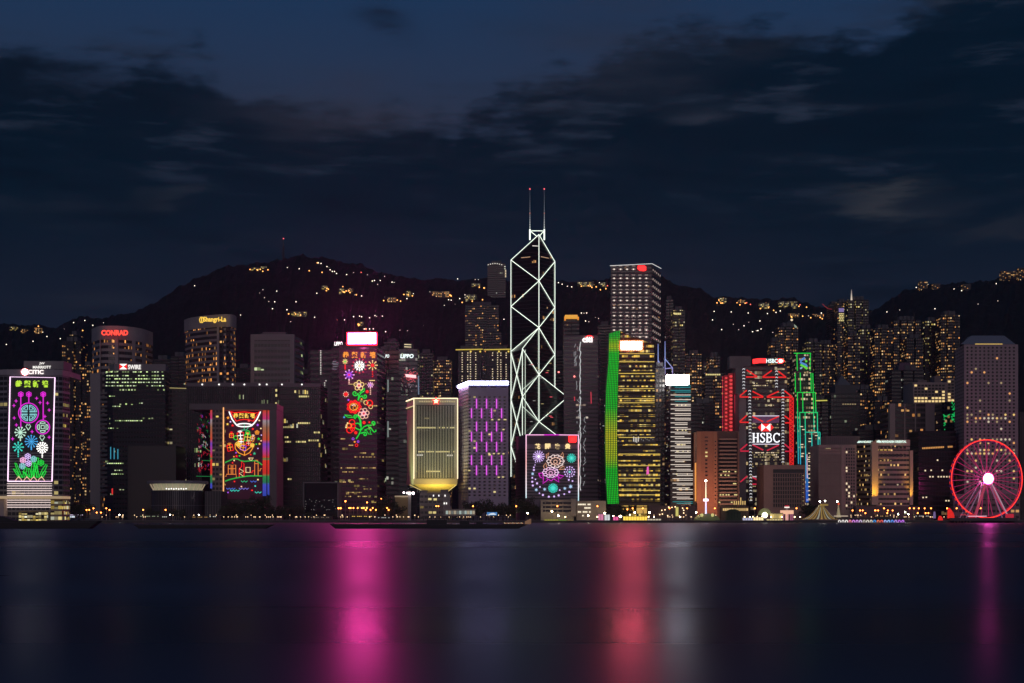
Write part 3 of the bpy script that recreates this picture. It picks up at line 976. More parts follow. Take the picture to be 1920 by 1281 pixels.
for m_, col in ((RED, 'r'), (neon('hill_green', ()), 'g'), (neon('dot_white', ()), 'w'), (PURP, 'p')):       # broken mirror image of the mural in the glass flank
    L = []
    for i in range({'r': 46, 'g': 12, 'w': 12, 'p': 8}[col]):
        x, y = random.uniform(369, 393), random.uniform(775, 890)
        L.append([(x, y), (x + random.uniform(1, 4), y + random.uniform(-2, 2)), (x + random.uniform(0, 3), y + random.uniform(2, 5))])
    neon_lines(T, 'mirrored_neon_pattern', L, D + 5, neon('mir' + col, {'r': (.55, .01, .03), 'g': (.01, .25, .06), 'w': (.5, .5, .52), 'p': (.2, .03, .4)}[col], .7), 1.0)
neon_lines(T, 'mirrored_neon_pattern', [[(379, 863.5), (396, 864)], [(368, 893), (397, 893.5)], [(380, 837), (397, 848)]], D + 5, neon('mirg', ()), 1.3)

# ------------------------------------------------------------------ 8 low black monolith, domed pavilion, framed black hall
D = 1385.0
tower('black_block', 'windowless black block between the white-lettered slab and the round glass pavilion', 'building', plan(240, 330, D, 40), Z(836, D), mat('monolith', (.014, .014, .017), .4), None)
o = tower('grey_block', 'grey office block with a gold lit roof edge, beside the golden-lettered hotel', 'office block', plan(291, 350, 1500, 50), Z(727, 1500),
          facade('w_greyblock', (.075, .07, .075), (.012, .012, .015), .8, .5, .05, .8, 5, YELL, .8), (3, 4.2))
neon_lines(o, 'roof_light', [[(318, 727.5), (349, 728.5)]], 1499, neon('gold_dim', ()), 1.6)

D = 1330.0
cx = X(335, D + 30)
disc = [(cx + 24 * math.cos(2 * math.pi * k / 28), D + 26 + 24 * math.sin(2 * math.pi * k / 28)) for k in range(28)]
T = thing('glass_pavilion', 'round glass pavilion under a flat disc roof with a lit ribbed soffit', 'pavilion', (cx, D + 26, GZ))
MB().prism(lean(disc, .88), GZ, Z(919, D), cells=(1.6, 12)).build('glass_drum', [facade('w_drum', (.16, .16, .17), (.035, .036, .04), .8, .97, .0, .5, 3, YELL, .6, .4, .12), ROOF], T)
MB().prism(lean(disc, .80), Z(919, D), Z(906, D), 0, 0).build('lit_soffit', mat('soffit_glow', (.5, .5, .4), .6, (.85, .80, .48), .22), T)
mb = MB()
for k in range(28):
    a = 2 * math.pi * k / 28
    mb.tube([(cx + 19.3 * math.cos(a), D + 26 + 19.3 * math.sin(a), Z(919, D)), (cx + 22 * math.cos(a), D + 26 + 22 * math.sin(a), Z(907, D))], .35, 4)
mb.build('soffit_rib', mat('soffit_steel', (.5, .45, .4), .5, (1, .78, .5), .25), T)
MB().prism(lean(disc, 1.02), Z(906.5, D), Z(901, D), 0, 0).build('disc_roof', mat('disc_grey', (.20, .20, .22), .6), T)
neon_dots(T, 'ceiling_lamp', [(312 + i * 4.6, 916.5 + (i % 2) * .6, 1.3) for i in range(9)], D - 2, WHITE)
MB().prism(plan(384, 414, D + 14, 30), GZ, Z(921, D + 14), cells=(2.2, 12)).build('side_wing', [facade('w_sidewing', (.10, .10, .10), (.03, .03, .034), .8, .98, .0, .5, 3, YELL, .6), ROOF], T)

D = 1335.0
T = thing('framed_hall', 'low black hall outlined by a thin grey frame, left of the orange street lamps', 'hall', (X(600, D), D, GZ))
px_box(T, 'hall_wall', mat('hall_glass', (.010, .010, .012), .12), 570, 632, 906, 970, D + 2, 24)
fr = mat('frame_grey', (.16, .15, .16), .7)
for a in ((568, 570.2, 904, 970), (632.4, 634.4, 904, 970), (570.2, 632.4, 904, 906.2)):
    px_box(T, 'frame', fr, *a, D, 26.6)
random.seed(5)
neon_dots(T, 'hall_lamp', [(random.uniform(572, 630), random.uniform(935, 957), .5) for _ in range(26)], D + 1.4, neon('faint', (.8, .8, .75), .35))

# ------------------------------------------------------------------ 9 slim grey tower with strings of lamps
D = 1575.0
T = tower('office_tower', 'slim dark tower with vertical strings of white lamps, left of the magenta lit flower tower', 'tower', plan(582, 622, D, 40, xl=577), Z(656, D),
          facade('w_slim', (.060, .055, .065), (.018, .018, .022), .92, .45, .03, .6, 4, YELL, .6), (3.4, 5))
D2 = D - 30
MB().prism(plan(600, 622, D2, 26), GZ, Z(706, D2), 0, 0).build('stair_shaft', mat('slim_stone', (.13, .12, .13), .8), T)
for i in range(15):
    neon_dots(T, 'lamp', [(601.3, 658 + i * 3.1, .95)], D - .6, neon('dot_white', ()))
for i in range(26):
    neon_dots(T, 'lamp', [(608.6 + (i % 7 == 0) * 2.4, 714 + i * 4.1, .95)], D2 - .6, neon('dot_white', ()))
wins(T, [(616, 806 + i * 11.6) for i in range(10)], 8, 6.2, D2 - .6, GLASS)

# ------------------------------------------------------------------ 10 magenta lit tower with flower mural and white screen
D = 1450.0
poly = plan(636, 707, D, 45, xr=722)
T = tower('mural_tower', 'magenta lit tower with glowing white roof screen above a red and green flower mural', 'tower', poly, Z(649, D),
          facade('w_flower', (.12, .045, .085), (.050, .020, .036), .86, .42, .10, .55, 5, YELL, .5), (2.6, 4.6))
FD = D - .9
random.seed(21)
gy = [neon('tower_gold%d' % i, (1, .66, .22), s) for i, s in enumerate((.7, .4, .2))]
wins(T, [(x, y) for y, a, b, q in ((720.5, 658, 672, .9), (720, 686, 704, .8), (761, 700, 707, .9), (823, 637, 652, .7), (835, 655, 664, .9), (849.5, 676, 690, .7), (857, 666, 708, .5), (877.5, 640, 706, .85),
                               (885, 640, 664, .7), (898, 674, 690, .9), (904, 638, 668, .7), (917, 665, 697, .5), (923.5, 650, 680, .9), (926, 650, 672, .7), (931, 648, 692, .6), (797, 700, 707, .6)) for x in range(a, b, 3) if random.random() < q],
     2.4, 1.8, FD, lambda i, x, y: random.choice(gy))
px_box(T, 'roof_parapet', mat('parapet_plum', (.10, .05, .08), .7), 636, 707, 646.5, 651, D, 45, .6)
scr_red = neon('screen_edge', (1, .02, .035), 5, True)
px_box(T, 'screen_rim', scr_red, 650, 707, 623, 647, D - 1.5, 2.5)
MB().plate([(653, 625.2), (704.5, 624.6), (704.5, 644.2), (653, 644.6)], D - 1.9, .3).build('roof_screen', mat('screen_white', (.02, .02, .02), .5, (1, .045, .32), 220, light=True), T)
for x in (656, 668, 680, 692, 702):
    px_box(T, 'screen_leg', BLACK, x, x + .8, 645, 650, D, 2)
L_ = bpy.data.lights.new('screen_glow_fill', 'SPOT')  # added spot, stands in for the roof screen's glow on the facade
L_.energy, L_.color, L_.spot_size, L_.spot_blend, L_.shadow_soft_size = 26000, (1, .14, .52), math.radians(120), .9, .5
lo = bpy.data.objects.new('screen_glow_fill', L_)
COL.objects.link(lo)
lo.parent = T
lo.location = P(672, 640, D - 26) - BASE[T.name]
lo.rotation_euler = (math.radians(35), 0, 0)
chars(T, 'neon_lettering', '恭賀新禧', (648.4, 665, 682, 699), 665.6, 12, FD, ORANGE, .035)
YC = neon('yellow_cream', (1, .70, .25), 1.1)
firework(T, 647, 678, 4.2, 8, FD, YC, YC, .9, .4, 1.4, GRN, 1.8, 0, (685, 692), RED)
firework(T, 674, 686, 13.2, 12, FD, neon('grey_white', (.75, .80, .72), .8), neon('tip_red', (.8, .03, .08), 1), 1.5, .1, 1.4, YC, 1.2)
firework(T, 674, 686, 7.6, 10, FD - .3, WHITE, WHITE, 1.7, .35, 1.4, YC, 1.4, .3)
firework(T, 698.5, 685, 8.6, 8, FD, YC, YC, 1.2, .5, 1.7, RED, 3.4, 0, (693, 706), RED)
firework(T, 654.5, 703, 9.0, 8, FD, PURP, PINK, 1.3, .2, 2.2, RED, 3.6, 0, (711, 720), PEACH)
firework(T, 694.5, 722, 4.8, 8, FD, PINK, PINK, 1.1, .3, 1.3, PURP, 1.8, 0, (728, 739), PEACH)
firework(T, 648.5, 739.5, 4.6, 9, FD, RED, PEACH, 1.0, .1, 1.6, RED, 2.6)
blossom(T, 673, 723, 10, 5, FD, YC, PINK, neon('tip_red', ()), -90, 1.5)
blossom(T, 682, 775.5, 10.5, 6, FD, PEACH, PINK, neon('tip_red', ()), -70, 1.5)
neon_lines(T, 'neon_spray', [spiral(665.5, 737.5, 5.5, 1.3, 0, 1), [(671, 737), (672.5, 743), (671.2, 751)], spiral(684, 743, 4.6, 1.2, 180, -1), [(679.5, 742), (674, 745), (671.5, 751)], [(674, 737), (680, 731), (683.5, 728), (683, 733), (676, 738), (673, 744)]], FD, GRN, 2.0)
for cx_, cy_, rx, ry in ((663.8, 763, 12.4, 11.4), (663.8, 763, 9.6, 8.8)):
    neon_lines(T, 'neon_peony', [[(cx_ + (rx + 1.1 * math.cos(9 * t)) * math.cos(t), cy_ + (ry + 1.1 * math.cos(9 * t)) * math.sin(t)) for t in [2 * math.pi * k / 54 for k in range(55)]]], FD, RED, 2.0)
neon_lines(T, 'neon_peony', [circ(663.3, 763, 7.6, 16, 0, 360, 6.6)], FD - .2, ORANGE, 1.5)
neon_lines(T, 'neon_peony', [circ(665, 765, 3.2, 10)], FD - .2, ORANGE, 1.3)
neon_dots(T, 'neon_petal', [(660.5, 760, 1.5), (663.5, 759, 1.7), (666, 760, 1.2)], FD - .3, PEACH)
neon_lines(T, 'neon_bud', [circ(693, 756, 5.5, 12)], FD, RED, 2.4)
neon_lines(T, 'neon_bud', [circ(686, 755, 4, 10)], FD, YC, 1.3)
neon_lines(T, 'neon_bud', [circ(695, 763, 3.6, 10)], FD, YC, 1.3)
neon_lines(T, 'neon_leaf', [[(646, 778), (653, 779), (658, 779.5), (662, 783), (652, 782.5), (646, 778)]], FD, GRN, 1.4)
neon_lines(T, 'neon_leaf', [[(683, 806.5), (690, 804), (695, 807), (694, 811), (697, 814.5), (691, 814), (687.5, 808), (683, 806.5)]], FD, GRN, 1.4)
neon_lines(T, 'neon_spray', [spiral(667, 781, 4.2, 1.3, 90, 1), [(669, 777.5), (673.5, 782), (676.5, 790), (677.3, 800), (676, 808), (673, 815), (668, 823)], [(671.5, 781), (675, 788), (675.5, 800)],
                             spiral(699.5, 793.5, 4.2, 1.3, 90, -1), [(677, 806.5), (682, 800.5), (689, 797.5), (697, 797.6)], [(690, 799.5), (696, 803), (699, 808), (701.5, 810.5), (705, 808.5), (704.5, 806)],
                             spiral(684, 814.5, 4.6, 1.2, 200, 1), [(676, 813), (680, 811)], [(675.5, 797), (671, 793.5), (666.5, 794.5)], [(675, 806.5), (670, 804.5), (666, 802)]], FD, GRN, 2.1)
for cx_, cy_, r in ((660, 792, 5.2), (661.5, 799, 4.4), (655.5, 806.5, 5.6), (661, 805, 3.5)):
    neon_lines(T, 'neon_carnation', [circ(cx_, cy_, r, 10)], FD, RED, 2.0)
neon_lines(T, 'neon_carnation', [circ(655, 798.5, 4.4, 12)], FD - .2, ORANGE, 1.5)
neon_dots(T, 'neon_petal', [(651.8, 793.6, 1.7), (649.8, 797.4, 1.7), (648.8, 801.2, 1.7)], FD - .3, CREAM)
for x, y, r, m_ in ((682.5, 792.5, 3, RED), (667, 811.5, 3, RED), (692.5, 792, 1.8, RED), (688.5, 734.5, 3, RED), (665, 828.6, 1.8, ORANGE), (653.3, 750, 1.8, PURP), (678, 748.5, 1.8, ORANGE), (645.2, 782.5, 1.7, BLUE)):
    neon_dots(T, 'neon_berry', [(x, y, r)], FD - .1, m_)
for x, y, r, m_ in ((662, 823, 2, PURP), (671.5, 828.2, 1.7, PURP), (668.5, 835, 2.6, RED)):
    neon_lines(T, 'neon_ring', [circ(x, y, r, 10)], FD, m_, 1.3)
neon_dots(T, 'facade_sign', [(693 + i * 1.8, 713.5, .9) for i in range(6)], FD, YC)

# ------------------------------------------------------------------ 11 towers behind and beside the magenta tower
D = 1530.0
T = tower('office_tower', 'dim purple tower peeking out behind the screen-topped tower, with white roof letters', 'tower', plan(622, 660, D, 40), Z(652, D),
          facade('w_peek', (.060, .045, .065), (.022, .018, .026), .85, .5, .04, .6, 4, COOL, .5), (2.6, 4.6))
text(T, 'company_sign', 'LIPPO', 634.5, 644.6, 15.5, 7.4, D - 1, WHITE, .03, shear=.1)
neon_dots(T, 'emblem_ring', [(648, 643.5, 1.6)], D - 1, neon('dark_red', (.35, .01, .03), 1))
for y in (678, 681, 684.5, 688, 692):
    neon_lines(T, 'mirrored_light', [[(622 + random.uniform(0, 4), y + random.uniform(-1, 1)), (634 + random.uniform(-4, 3), y + random.uniform(-1, 1))]], D - .5, neon('faint_white', (.5, .45, .55), .5), 1.0)
D = 1560.0
T = tower('office_tower', 'dark faceted glass tower with half-hidden white roof letters, right of the magenta tower', 'tower', bays(707, 749, D, 45, 1, 5, 3), Z(657, D),
          facade('w_glassa', (.032, .034, .040), (.016, .018, .022), .9, .7, .07, .5, 4, COOL, .6), (2.4, 4.4), roof=(.7, 4))
text(T, 'company_sign', 'PO', 726.2, 667.8, 7.2, 6.2, D - 4, neon('sign_cool', (.85, 1, .97), 1.4), .03, shear=.12)
T = tower('office_tower', 'faceted blue-grey glass tower with white letters and a red reflection, right of the magenta tower', 'tower', bays(748, 783, D - 10, 45, 1, 4, 3), Z(655, D - 10),
          facade('w_glassb', (.055, .065, .075), (.055, .065, .072), .92, .75, .08, .5, 3, COOL, .6, grough=.2), (2.2, 4.2))
D -= 10
px_box(T, 'roof_plant', mat('plant_dark', (.06, .07, .07), .6), 757, 773, 643.5, 655, D + 6, 20)
neon_lines(T, 'crown_light', [[(758, 646), (771, 646.5)], [(758, 650.4), (771, 651)]], D + 5, neon('crown_cream', (1, .85, .5), .9), 1.5)
text(T, 'company_sign', 'LIPPO', 763, 667.8, 25, 7.6, D - 4.5, neon('sign_cool', ()), .035, shear=.12)
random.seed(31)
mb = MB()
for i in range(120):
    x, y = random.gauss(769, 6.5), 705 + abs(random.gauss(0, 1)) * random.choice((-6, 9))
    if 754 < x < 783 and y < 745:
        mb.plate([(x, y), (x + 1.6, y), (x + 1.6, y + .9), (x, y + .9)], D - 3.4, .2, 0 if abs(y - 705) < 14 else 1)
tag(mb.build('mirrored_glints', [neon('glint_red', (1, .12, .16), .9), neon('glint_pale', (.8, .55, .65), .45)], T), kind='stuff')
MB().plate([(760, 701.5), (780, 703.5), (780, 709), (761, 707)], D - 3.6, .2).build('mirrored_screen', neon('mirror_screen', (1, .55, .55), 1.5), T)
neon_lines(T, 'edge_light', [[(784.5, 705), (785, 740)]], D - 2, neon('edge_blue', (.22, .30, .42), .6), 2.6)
D = 1480.0
T = tower('office_tower', 'low dark glass tower with lit floors between the magenta tower and the white star building', 'tower', plan(724, 752, D, 40), Z(704, D),
          facade('w_lowdark', (.028, .030, .034), (.016, .02, .022), .85, .6, .10, .5, 3, COOL, .55), (2.4, 4.4))
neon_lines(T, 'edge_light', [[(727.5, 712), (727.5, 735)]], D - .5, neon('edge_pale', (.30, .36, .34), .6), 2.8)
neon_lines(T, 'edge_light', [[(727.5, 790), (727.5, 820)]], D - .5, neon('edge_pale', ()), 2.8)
T = tower('office_tower', 'narrow greenish glass tower squeezed beside the flared white star building', 'tower', plan(748, 765, D - 15, 30), Z(740, D - 15),
          facade('w_greenglass', (.035, .06, .05), (.03, .055, .048), .9, .7, .12, .5, 2, COOL, .5), (2.2, 4.2))

# ------------------------------------------------------------------ 12 flared headquarters with red star
D = 1350.0
T = thing('star_headquarters', 'gold outlined building with glowing red star and fins, flaring out above a narrow stem', 'building', (X(816, D), D, GZ))
z0, z1 = Z(908, D), Z(748, D)
body = plan(776, 857, D, 36, xl=763)
MB().prism(body, z0, z1, 0, 1).build('upper_block', [mat('star_stone', (.34, .31, .24), .7, var=.06), ROOF], T)
px_box(T, 'fin_recess', mat('fin_glass', (.006, .009, .007), .7, spec=.1), 780, 853, 760, 897, D - .15, .5)
finm = mat('fin_pale', (.80, .76, .62), .6)
for i in range(25):
    x = 781.2 + i * 2.96
    px_box(T, 'fin', finm, x - .30, x + .32, 761, 896.5, D - .8, .6)
for y, a, b, mm in ((802, 781, 853, 'gold_window'), (847, 781, 853, 'gold_window'), (853.5, 781, 792, 'dot_white'), (854, 833, 850, 'dot_white'), (884, 797, 824, 'gold_window'), (784.5, 794, 804, 'gold_dim')):
    wins(T, [(x + 1.45, y) for x in [781.2 + i * 2.96 for i in range(24)] if a <= x <= b and random.random() < .86], 1.5, 2.6, D - .5, neon(mm, ()))
for i in range(16):                                      # key pattern frieze under the eaves
    x = 786 + i * 4.3
    if abs(x - 817) > 7:
        px_box(T, 'frieze_tile', neon('frieze', (.9, .72, .38), .55), x, x + 2.6, 751.6, 754.4, D - .4, .4)
tube = neon('outline_cream', (1, .80, .50), 1.7, True)
for n_, l in enumerate(([(776, 747), (776, 898)], [(858, 747), (858, 898)], [(776, 747), (858, 747)])):
    neon_lines(T, 'outline_tube', [l], D - 1.5, tube, 1.9)
a, b = P(776, 747, D - 1), Vector((body[3][0] - .6, body[3][1], z1 + .5))
MB().tube([a, b], .5, 6).build('outline_tube', tube, T)
MB().tube([a - Vector((0, 0, 6)), b - Vector((0, 0, 6))], .4, 6).build('outline_tube', neon('outline_dim', (1, .78, .4), .7), T)
MB().plate(star(817.5, 752, 8.2, 5, .48), D - 2.6, .5).build('star_glow', RED_HOT, T)
MB().plate(star(817.5, 752.2, 5.6, 5, .46), D - 3.2, .5).build('star', neon('star_core', (1, .86, .5), 2.0, True), T)
MB().prism(lean(body, 1.012), Z(908.5, D), Z(898, D), 0, 0).build('skirt_band', mat('star_band', (.40, .35, .26), .7), T)
stem = plan(794, 840, D + 8, 22)
mb = MB()                                               # flared underside
for i in range(4):
    j = (i + 1) % 4
    mb.face([(stem[i][0], stem[i][1], Z(922, D)), (stem[j][0], stem[j][1], Z(922, D)), (body[j][0], body[j][1], z0 - .05), (body[i][0], body[i][1], z0 - .05)])
mb.build('flared_underside', mat('underside', (.60, .52, .22), .7), T)
neon_lines(T, 'underside_edge', [[(768, 909), (794, 921.6)]], D - 1.4, neon('gold_line', (1, .75, .25), 1.0), 1.3)
neon_lines(T, 'underside_edge', [[(856, 909), (840, 921.6)]], D - 1.4, neon('gold_line', ()), 1.3)
MB().prism(stem, GZ, Z(921, D), 0, 0).build('stem', mat('stem_stone', (.3, .27, .2), .7), T)
for x, sgn in ((806, 0), (830, 0)):
    L_ = bpy.data.lights.new('underside_flood', 'SPOT')
    L_.energy, L_.color, L_.spot_size, L_.spot_blend, L_.shadow_soft_size = 11000, (1, .72, .16), math.radians(150), .6, .4
    lo = bpy.data.objects.new('underside_flood', L_)
    COL.objects.link(lo)
    lo.parent = T
    lo.location = P(x, 926, D - 9) - BASE[T.name]
    lo.rotation_euler = (math.radians(165), 0, 0)
L_ = bpy.data.lights.new('facade_flood', 'SPOT')
L_.energy, L_.color, L_.spot_size, L_.spot_blend, L_.shadow_soft_size = 68000, (.92, 1, .68), math.radians(80), .8, .5
lo = bpy.data.objects.new('facade_flood', L_)
COL.objects.link(lo)
lo.parent = T
lo.location = P(812, 925, D - 46) - BASE[T.name]
lo.rotation_euler = (math.radians(138), 0, 0)
L_ = bpy.data.lights.new('flank_flood', 'SPOT')
L_.energy, L_.color, L_.spot_size, L_.spot_blend, L_.shadow_soft_size = 70000, (.85, 1, .45), math.radians(80), .8, .5
lo = bpy.data.objects.new('flank_flood', L_)
COL.objects.link(lo)
lo.parent = T
lo.location = P(700, 918, D - 6) - BASE[T.name]
lo.rotation_euler = (math.radians(125), 0, math.radians(-80))

# the low barracks in front of it
D = 1322.0
T = thing('barracks', 'low tiered concrete block with a few lit windows beneath the flared star building', 'building', (X(815, D), D, GZ))
cm = mat('barrack_stone', (.20, .18, .165), .8, var=.12)
MB().prism(plan(787, 843, D, 18), GZ, Z(925, D), cells=(3.2, 4.2)).build('barrack_wall', [facade('w_barrack', (.20, .18, .165), (.03, .03, .03), .8, .45, .32, .55, 2, YELL, .9), ROOF], T)
px_box(T, 'roof_tower', cm, 789, 801, 919.5, 925.2, D + 2, 10)
px_box(T, 'roof_tower', cm, 826, 840, 918.2, 925.2, D + 2, 10)
px_box(T, 'blind_wing', mat('blind_pale', (.27, .25, .23), .8), 830, 843.5, 925, 968, D - 2, 8)
wins(T, [(812.8, 929.5), (822.8, 929.5), (834.5, 929.5), (833, 944), (837, 944)], 1.8, 3.2, D - 2.6, WHITE)
wins(T, [(806, 936), (816, 936.5)], 6, 3.6, D - .6, neon('gold_window', ()))
T = tower('screen_wall_hall', 'tan ribbed hall lit from above, beside the stem of the flared building', 'hall', plan(741, 765, 1318, 16), Z(930.5, 1318), mat('tan_panel', (.36, .27, .13), .8, var=.15), None)
for i in range(11):
    px_box(T, 'rib', mat('tan_rib', (.30, .22, .11), .8), 742 + i * 2.15, 742.7 + i * 2.15, 933, 968, 1318, .5, .5)
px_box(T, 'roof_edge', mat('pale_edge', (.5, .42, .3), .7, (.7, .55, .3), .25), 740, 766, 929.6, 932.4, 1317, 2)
MB().prism(plan(765, 770, 1312, 6), GZ, Z(921, 1312), 0, 0).build('pylon', mat('pylon_pale', (.40, .38, .34), .8), T)
neon_dots(T, 'floodlight', [(757, 924, 1.5), (763, 924.6, 1.4), (768, 925.2, 1.6), (774.5, 925, 2.3)], 1311, WHITE_HOT)

# ------------------------------------------------------------------ 13 white gridded block with magenta bars
D = 1330.0
T = tower('gridded_block', 'pale block of square windows with upright magenta light bars and a white-blue roof light', 'building', plan(878.5, 953, D, 40, xl=860), Z(722, D), mat('grid_white', (.42, .345, .44), .8, var=.06), None)
yy = [732 + i * 6.35 for i in range(32) if i != 1]
wc = [(881 + i * 9.4 - .6, y) for y in yy[1:] for i in range(8)]
random.seed(8)
wc.sort(key=lambda q: abs(q[1] - 800))
gl = neon('gold_window', ())
wins(T, wc, 4.2, 2.9, D - .2, lambda i, x, y: (random.choice((gl, neon('gold_dim', ()))) if random.random() < .05 else GLASS))
wins(T, [(888 + i * 18.6, 725.8) for i in range(4)], 11, 2.2, D - .2, GLASS)
rc = MB()
for i in range(31):
    for k in range(5):
        t = (k + .5) / 5
        x_, y_ = X(878.5, D) + (X(860, D + 40) - X(878.5, D)) * t, D + 40 * t
        rc.box(x_ - .7, x_ - .2, y_ - 2.2, y_ + .6, Z(734 + i * 6.35, D), Z(731 + i * 6.35, D))
tag(rc.build('window', mat('flank_glass', (.09, .075, .085), .5), T), kind='stuff')
bars = neon('bar_magenta', (.75, .10, .78), 1.3, True)
for j, y in enumerate((748, 767, 791, 810, 829, 854, 873)):
    y = (748, 766, 791, 810, 829, 854, 873)[j]
    odd = j in (1, 3, 5)
    for i in range(4 if odd else 3):
        x = (884 if odd else 893.4) + i * 18.8
        neon_lines(T, 'light_bar', [[(x, y), (x, y + 18)]], D - .9, bars, 2.0)
wl = neon('roof_light', (.66, .66, 1), 22.0, True)
px_box(T, 'roof_light', wl, 876.5, 953.3, 715, 721.6, D - 1, 3)
a, b = P(876.5, 718.2, D), Vector((X(859.6, D + 40), D + 40, Z(718.2, D)))
MB().tube([a, b], 1.35, 4).build('roof_light', wl, T)
px_box(T, 'light_underside', neon('light_blue', (.05, .10, .9), .8), 877, 953.3, 721.7, 723.2, D - 1, 1.5)
wins(T, [(923 + i * 6.2, 787 + (i % 2) * .6) for i in range(0, 5, 2)] + [(946, 787), (944, 805.6), (917, 850.5), (926, 850.8), (935, 850.8), (944, 851), (880, 882.6), (935, 895), (943, 894.5)], 3.6, 1.8, D - .5, gl)

# ------------------------------------------------------------------ 14 residential pair with yellow eaves
D = 2060.0
dotw = neon('dot_warm', (1, .80, .52), .95)
for x0, x1, cols_, lab in ((855, 905, (866.5, 877, 882, 892), 'residential tower with yellow lit eaves and lamp columns, behind the magenta-barred block'),
                           (908, 957, (923.5, 933, 939, 949), 'residential tower with yellow lit eaves and lamp columns, touching the white cross-braced tower')):
    T = tower('residential_tower', lab, 'tower', bays(x0 + 4, x1 - 2, D, 30, 3, 4, 3), Z(656, D), facade('w_pair', (.050, .048, .060), (.015, .015, .02), .5, .45, .05, .6, 2, AMBER, .8), (2.6, 4),
              'towers with yellow lit eaves', (.8, 5))
    neon_lines(T, 'eaves_light', [[(x0 - 1, 656), (x1, 655)]], D - 5, neon('eaves_yellow', (.85, .62, .10), .7), 2.2)
    neon_dots(T, 'eaves_lamp', [(x0 + 27.5, 659.2, 1.8)], D - 5.4, neon('eaves_lamp', (1, .72, .12), .9))
    neon_dots(T, 'eaves_lamp', [(x0 + 45.5, 659.2, 1.8)], D - 5.4, neon('eaves_lamp', ()))
    random.seed(int(x0))
    wins(T, [(x + random.uniform(-.3, .3), 662 + j * 4.35) for x in cols_ for j in range(13) if random.random() < .9], 2.0, 1.6, D - 4.4, dotw)

# ------------------------------------------------------------------ 15 white cross-braced prism tower
D = 1800.0
c0 = (X(1010.5, D), D)
k = D / F
off = {'A': (-30.2, 18.0), 'E': (30.2, -18.0), 'D': (-18.0, -30.2), 'B': (18.0, 30.2), 'C': (0, 0)}
Q = {q: (c0[0] + o_[0], D + o_[1]) for q, o_ in off.items()}


def bz(q, py):
    return Vector((Q[q][0], Q[q][1], Z(py, Q[q][1])))


T = thing('braced_tower', 'tall dark prism tower outlined in white crossing light tubes with two roof masts', 'tower', (c0[0], D, GZ))
bglass = facade('w_braced', (.010, .012, .013), (.006, .008, .009), .88, .80, .02, .45, 3, WARM, .8, rough=.3, grough=.12)
zA, zD, zE, zB = bz('A', 488).z, bz('D', 654).z, bz('E', 745).z, bz('B', 491).z
for q in (('A', 'C', 'B', 440, 488, 491), ('A', 'D', 'C', None, 0, 0), ('C', 'E', 'B', None, 0, 0), ('D', 'E', 'C', None, 0, 0)):
    pass
prism_def = ((('A', 'C', 'B'), (488, 440, 491)), (('A', 'D', 'C'), (659.5, 654, 614.6)), (('C', 'E', 'B'), (702.6, 745, 751)), (('D', 'E', 'C'), (835, 835, 791)))
for n_, (q, y) in enumerate(prism_def):
    cc = Vector((sum(Q[i][0] for i in q) / 3, sum(Q[i][1] for i in q) / 3))
    pl = [(Q[i][0] + (cc.x - Q[i][0]) * .012, Q[i][1] + (cc.y - Q[i][1]) * .012) for i in q]
    MB().prism(pl, GZ - .5, 0, cells=(1.7, 4.0), ztop=[bz(i, yy).z - .6 for i, yy in zip(q, y)]).build('prism_shaft', [bglass, bglass], T)
bt = neon('brace_white', (.88, 1, .86), 1.35, True)


def brace(*nodes, m=bt, w=.43):
    c = Vector((c0[0], D, 0))
    pts = []
    for q, y in nodes:
        p = bz(q, y)
        p += Vector((0, -1.0, 0))
        pts.append(p)
    MB().tube(pts, w, 6).build('light_tube', m, T)


for a_, b_ in ((('A', 488), ('A', 894)), (('C', 440), ('C', 791)), (('B', 491), ('B', 806)), (('D', 654), ('D', 838)), (('E', 746), ('E', 810)),
               (('C', 440), ('A', 488)), (('C', 440), ('B', 491)), (('A', 488), ('C', 527)), (('B', 491), ('C', 527)), (('C', 527), ('A', 575)), (('C', 527), ('B', 577)),
               (('A', 575), ('C', 614.6)), (('B', 577), ('C', 614.6)), (('C', 614.6), ('B', 665)), (('C', 614.6), ('A', 659.5)), (('C', 614.6), ('D', 654)),
               (('B', 665), ('C', 702.6)), (('D', 654), ('C', 702.6)), (('C', 702.6), ('B', 751)), (('C', 702.6), ('E', 745)), (('C', 702.6), ('D', 744)),
               (('D', 744), ('C', 791)), (('E', 745), ('C', 791)), (('C', 791), ('D', 832)), (('C', 791), ('E', 832)),
               (('A', 661), ('D', 744)), (('D', 656), ('A', 750)), (('A', 750), ('D', 834)), (('D', 744), ('A', 837)), (('A', 837), ('D', 905))):
    brace(a_, b_)
thin = neon('brace_thin', (.80, .95, .78), .8)
for a_, b_ in ((('B', 751), ('C', 791)), (('C', 704), ('D', 731)), (('C', 791), ('D', 762)), (('C', 791), ('B', 815))):
    brace(a_, b_, m=thin, w=.4)
MB().tube([bz('D', 656) + Vector((3.0, 0, 0)), bz('D', 838) + Vector((3.0, 0, 0))], .4, 6).build('light_tube', thin, T)
MD = D + 8
mm = mat('mast_steel', (.35, .36, .38), .4)
for x in (993.6, 1020.5):
    MB().tube([P(x, 450, MD), P(x, 430, MD)], .9, 6).build('mast_base', neon('mast_white', (.9, 1, .88), 1.6), T)
    MB().tube([P(x, 430, MD), P(x, 400, MD), P(x, 355, MD)], .55, 6, r2=.18).build('mast', led_ramp('mast_light_%d' % x, Z(430, MD) - GZ, Z(355, MD) - GZ, [(0, (.75, .80, .76)), (.4, (.22, .25, .28)), (1, (.07, .08, .11))], .9, dots=2.6), T)
    MB().ball(P(x, 354.5, MD), .8).build('mast_beacon', neon('beacon_red', (1, .12, .14), 1.8), T)
    MB().ball(P(x, 400, MD), .6).build('mast_beacon', neon('beacon_amber', (1, .25, .15), .8), T)
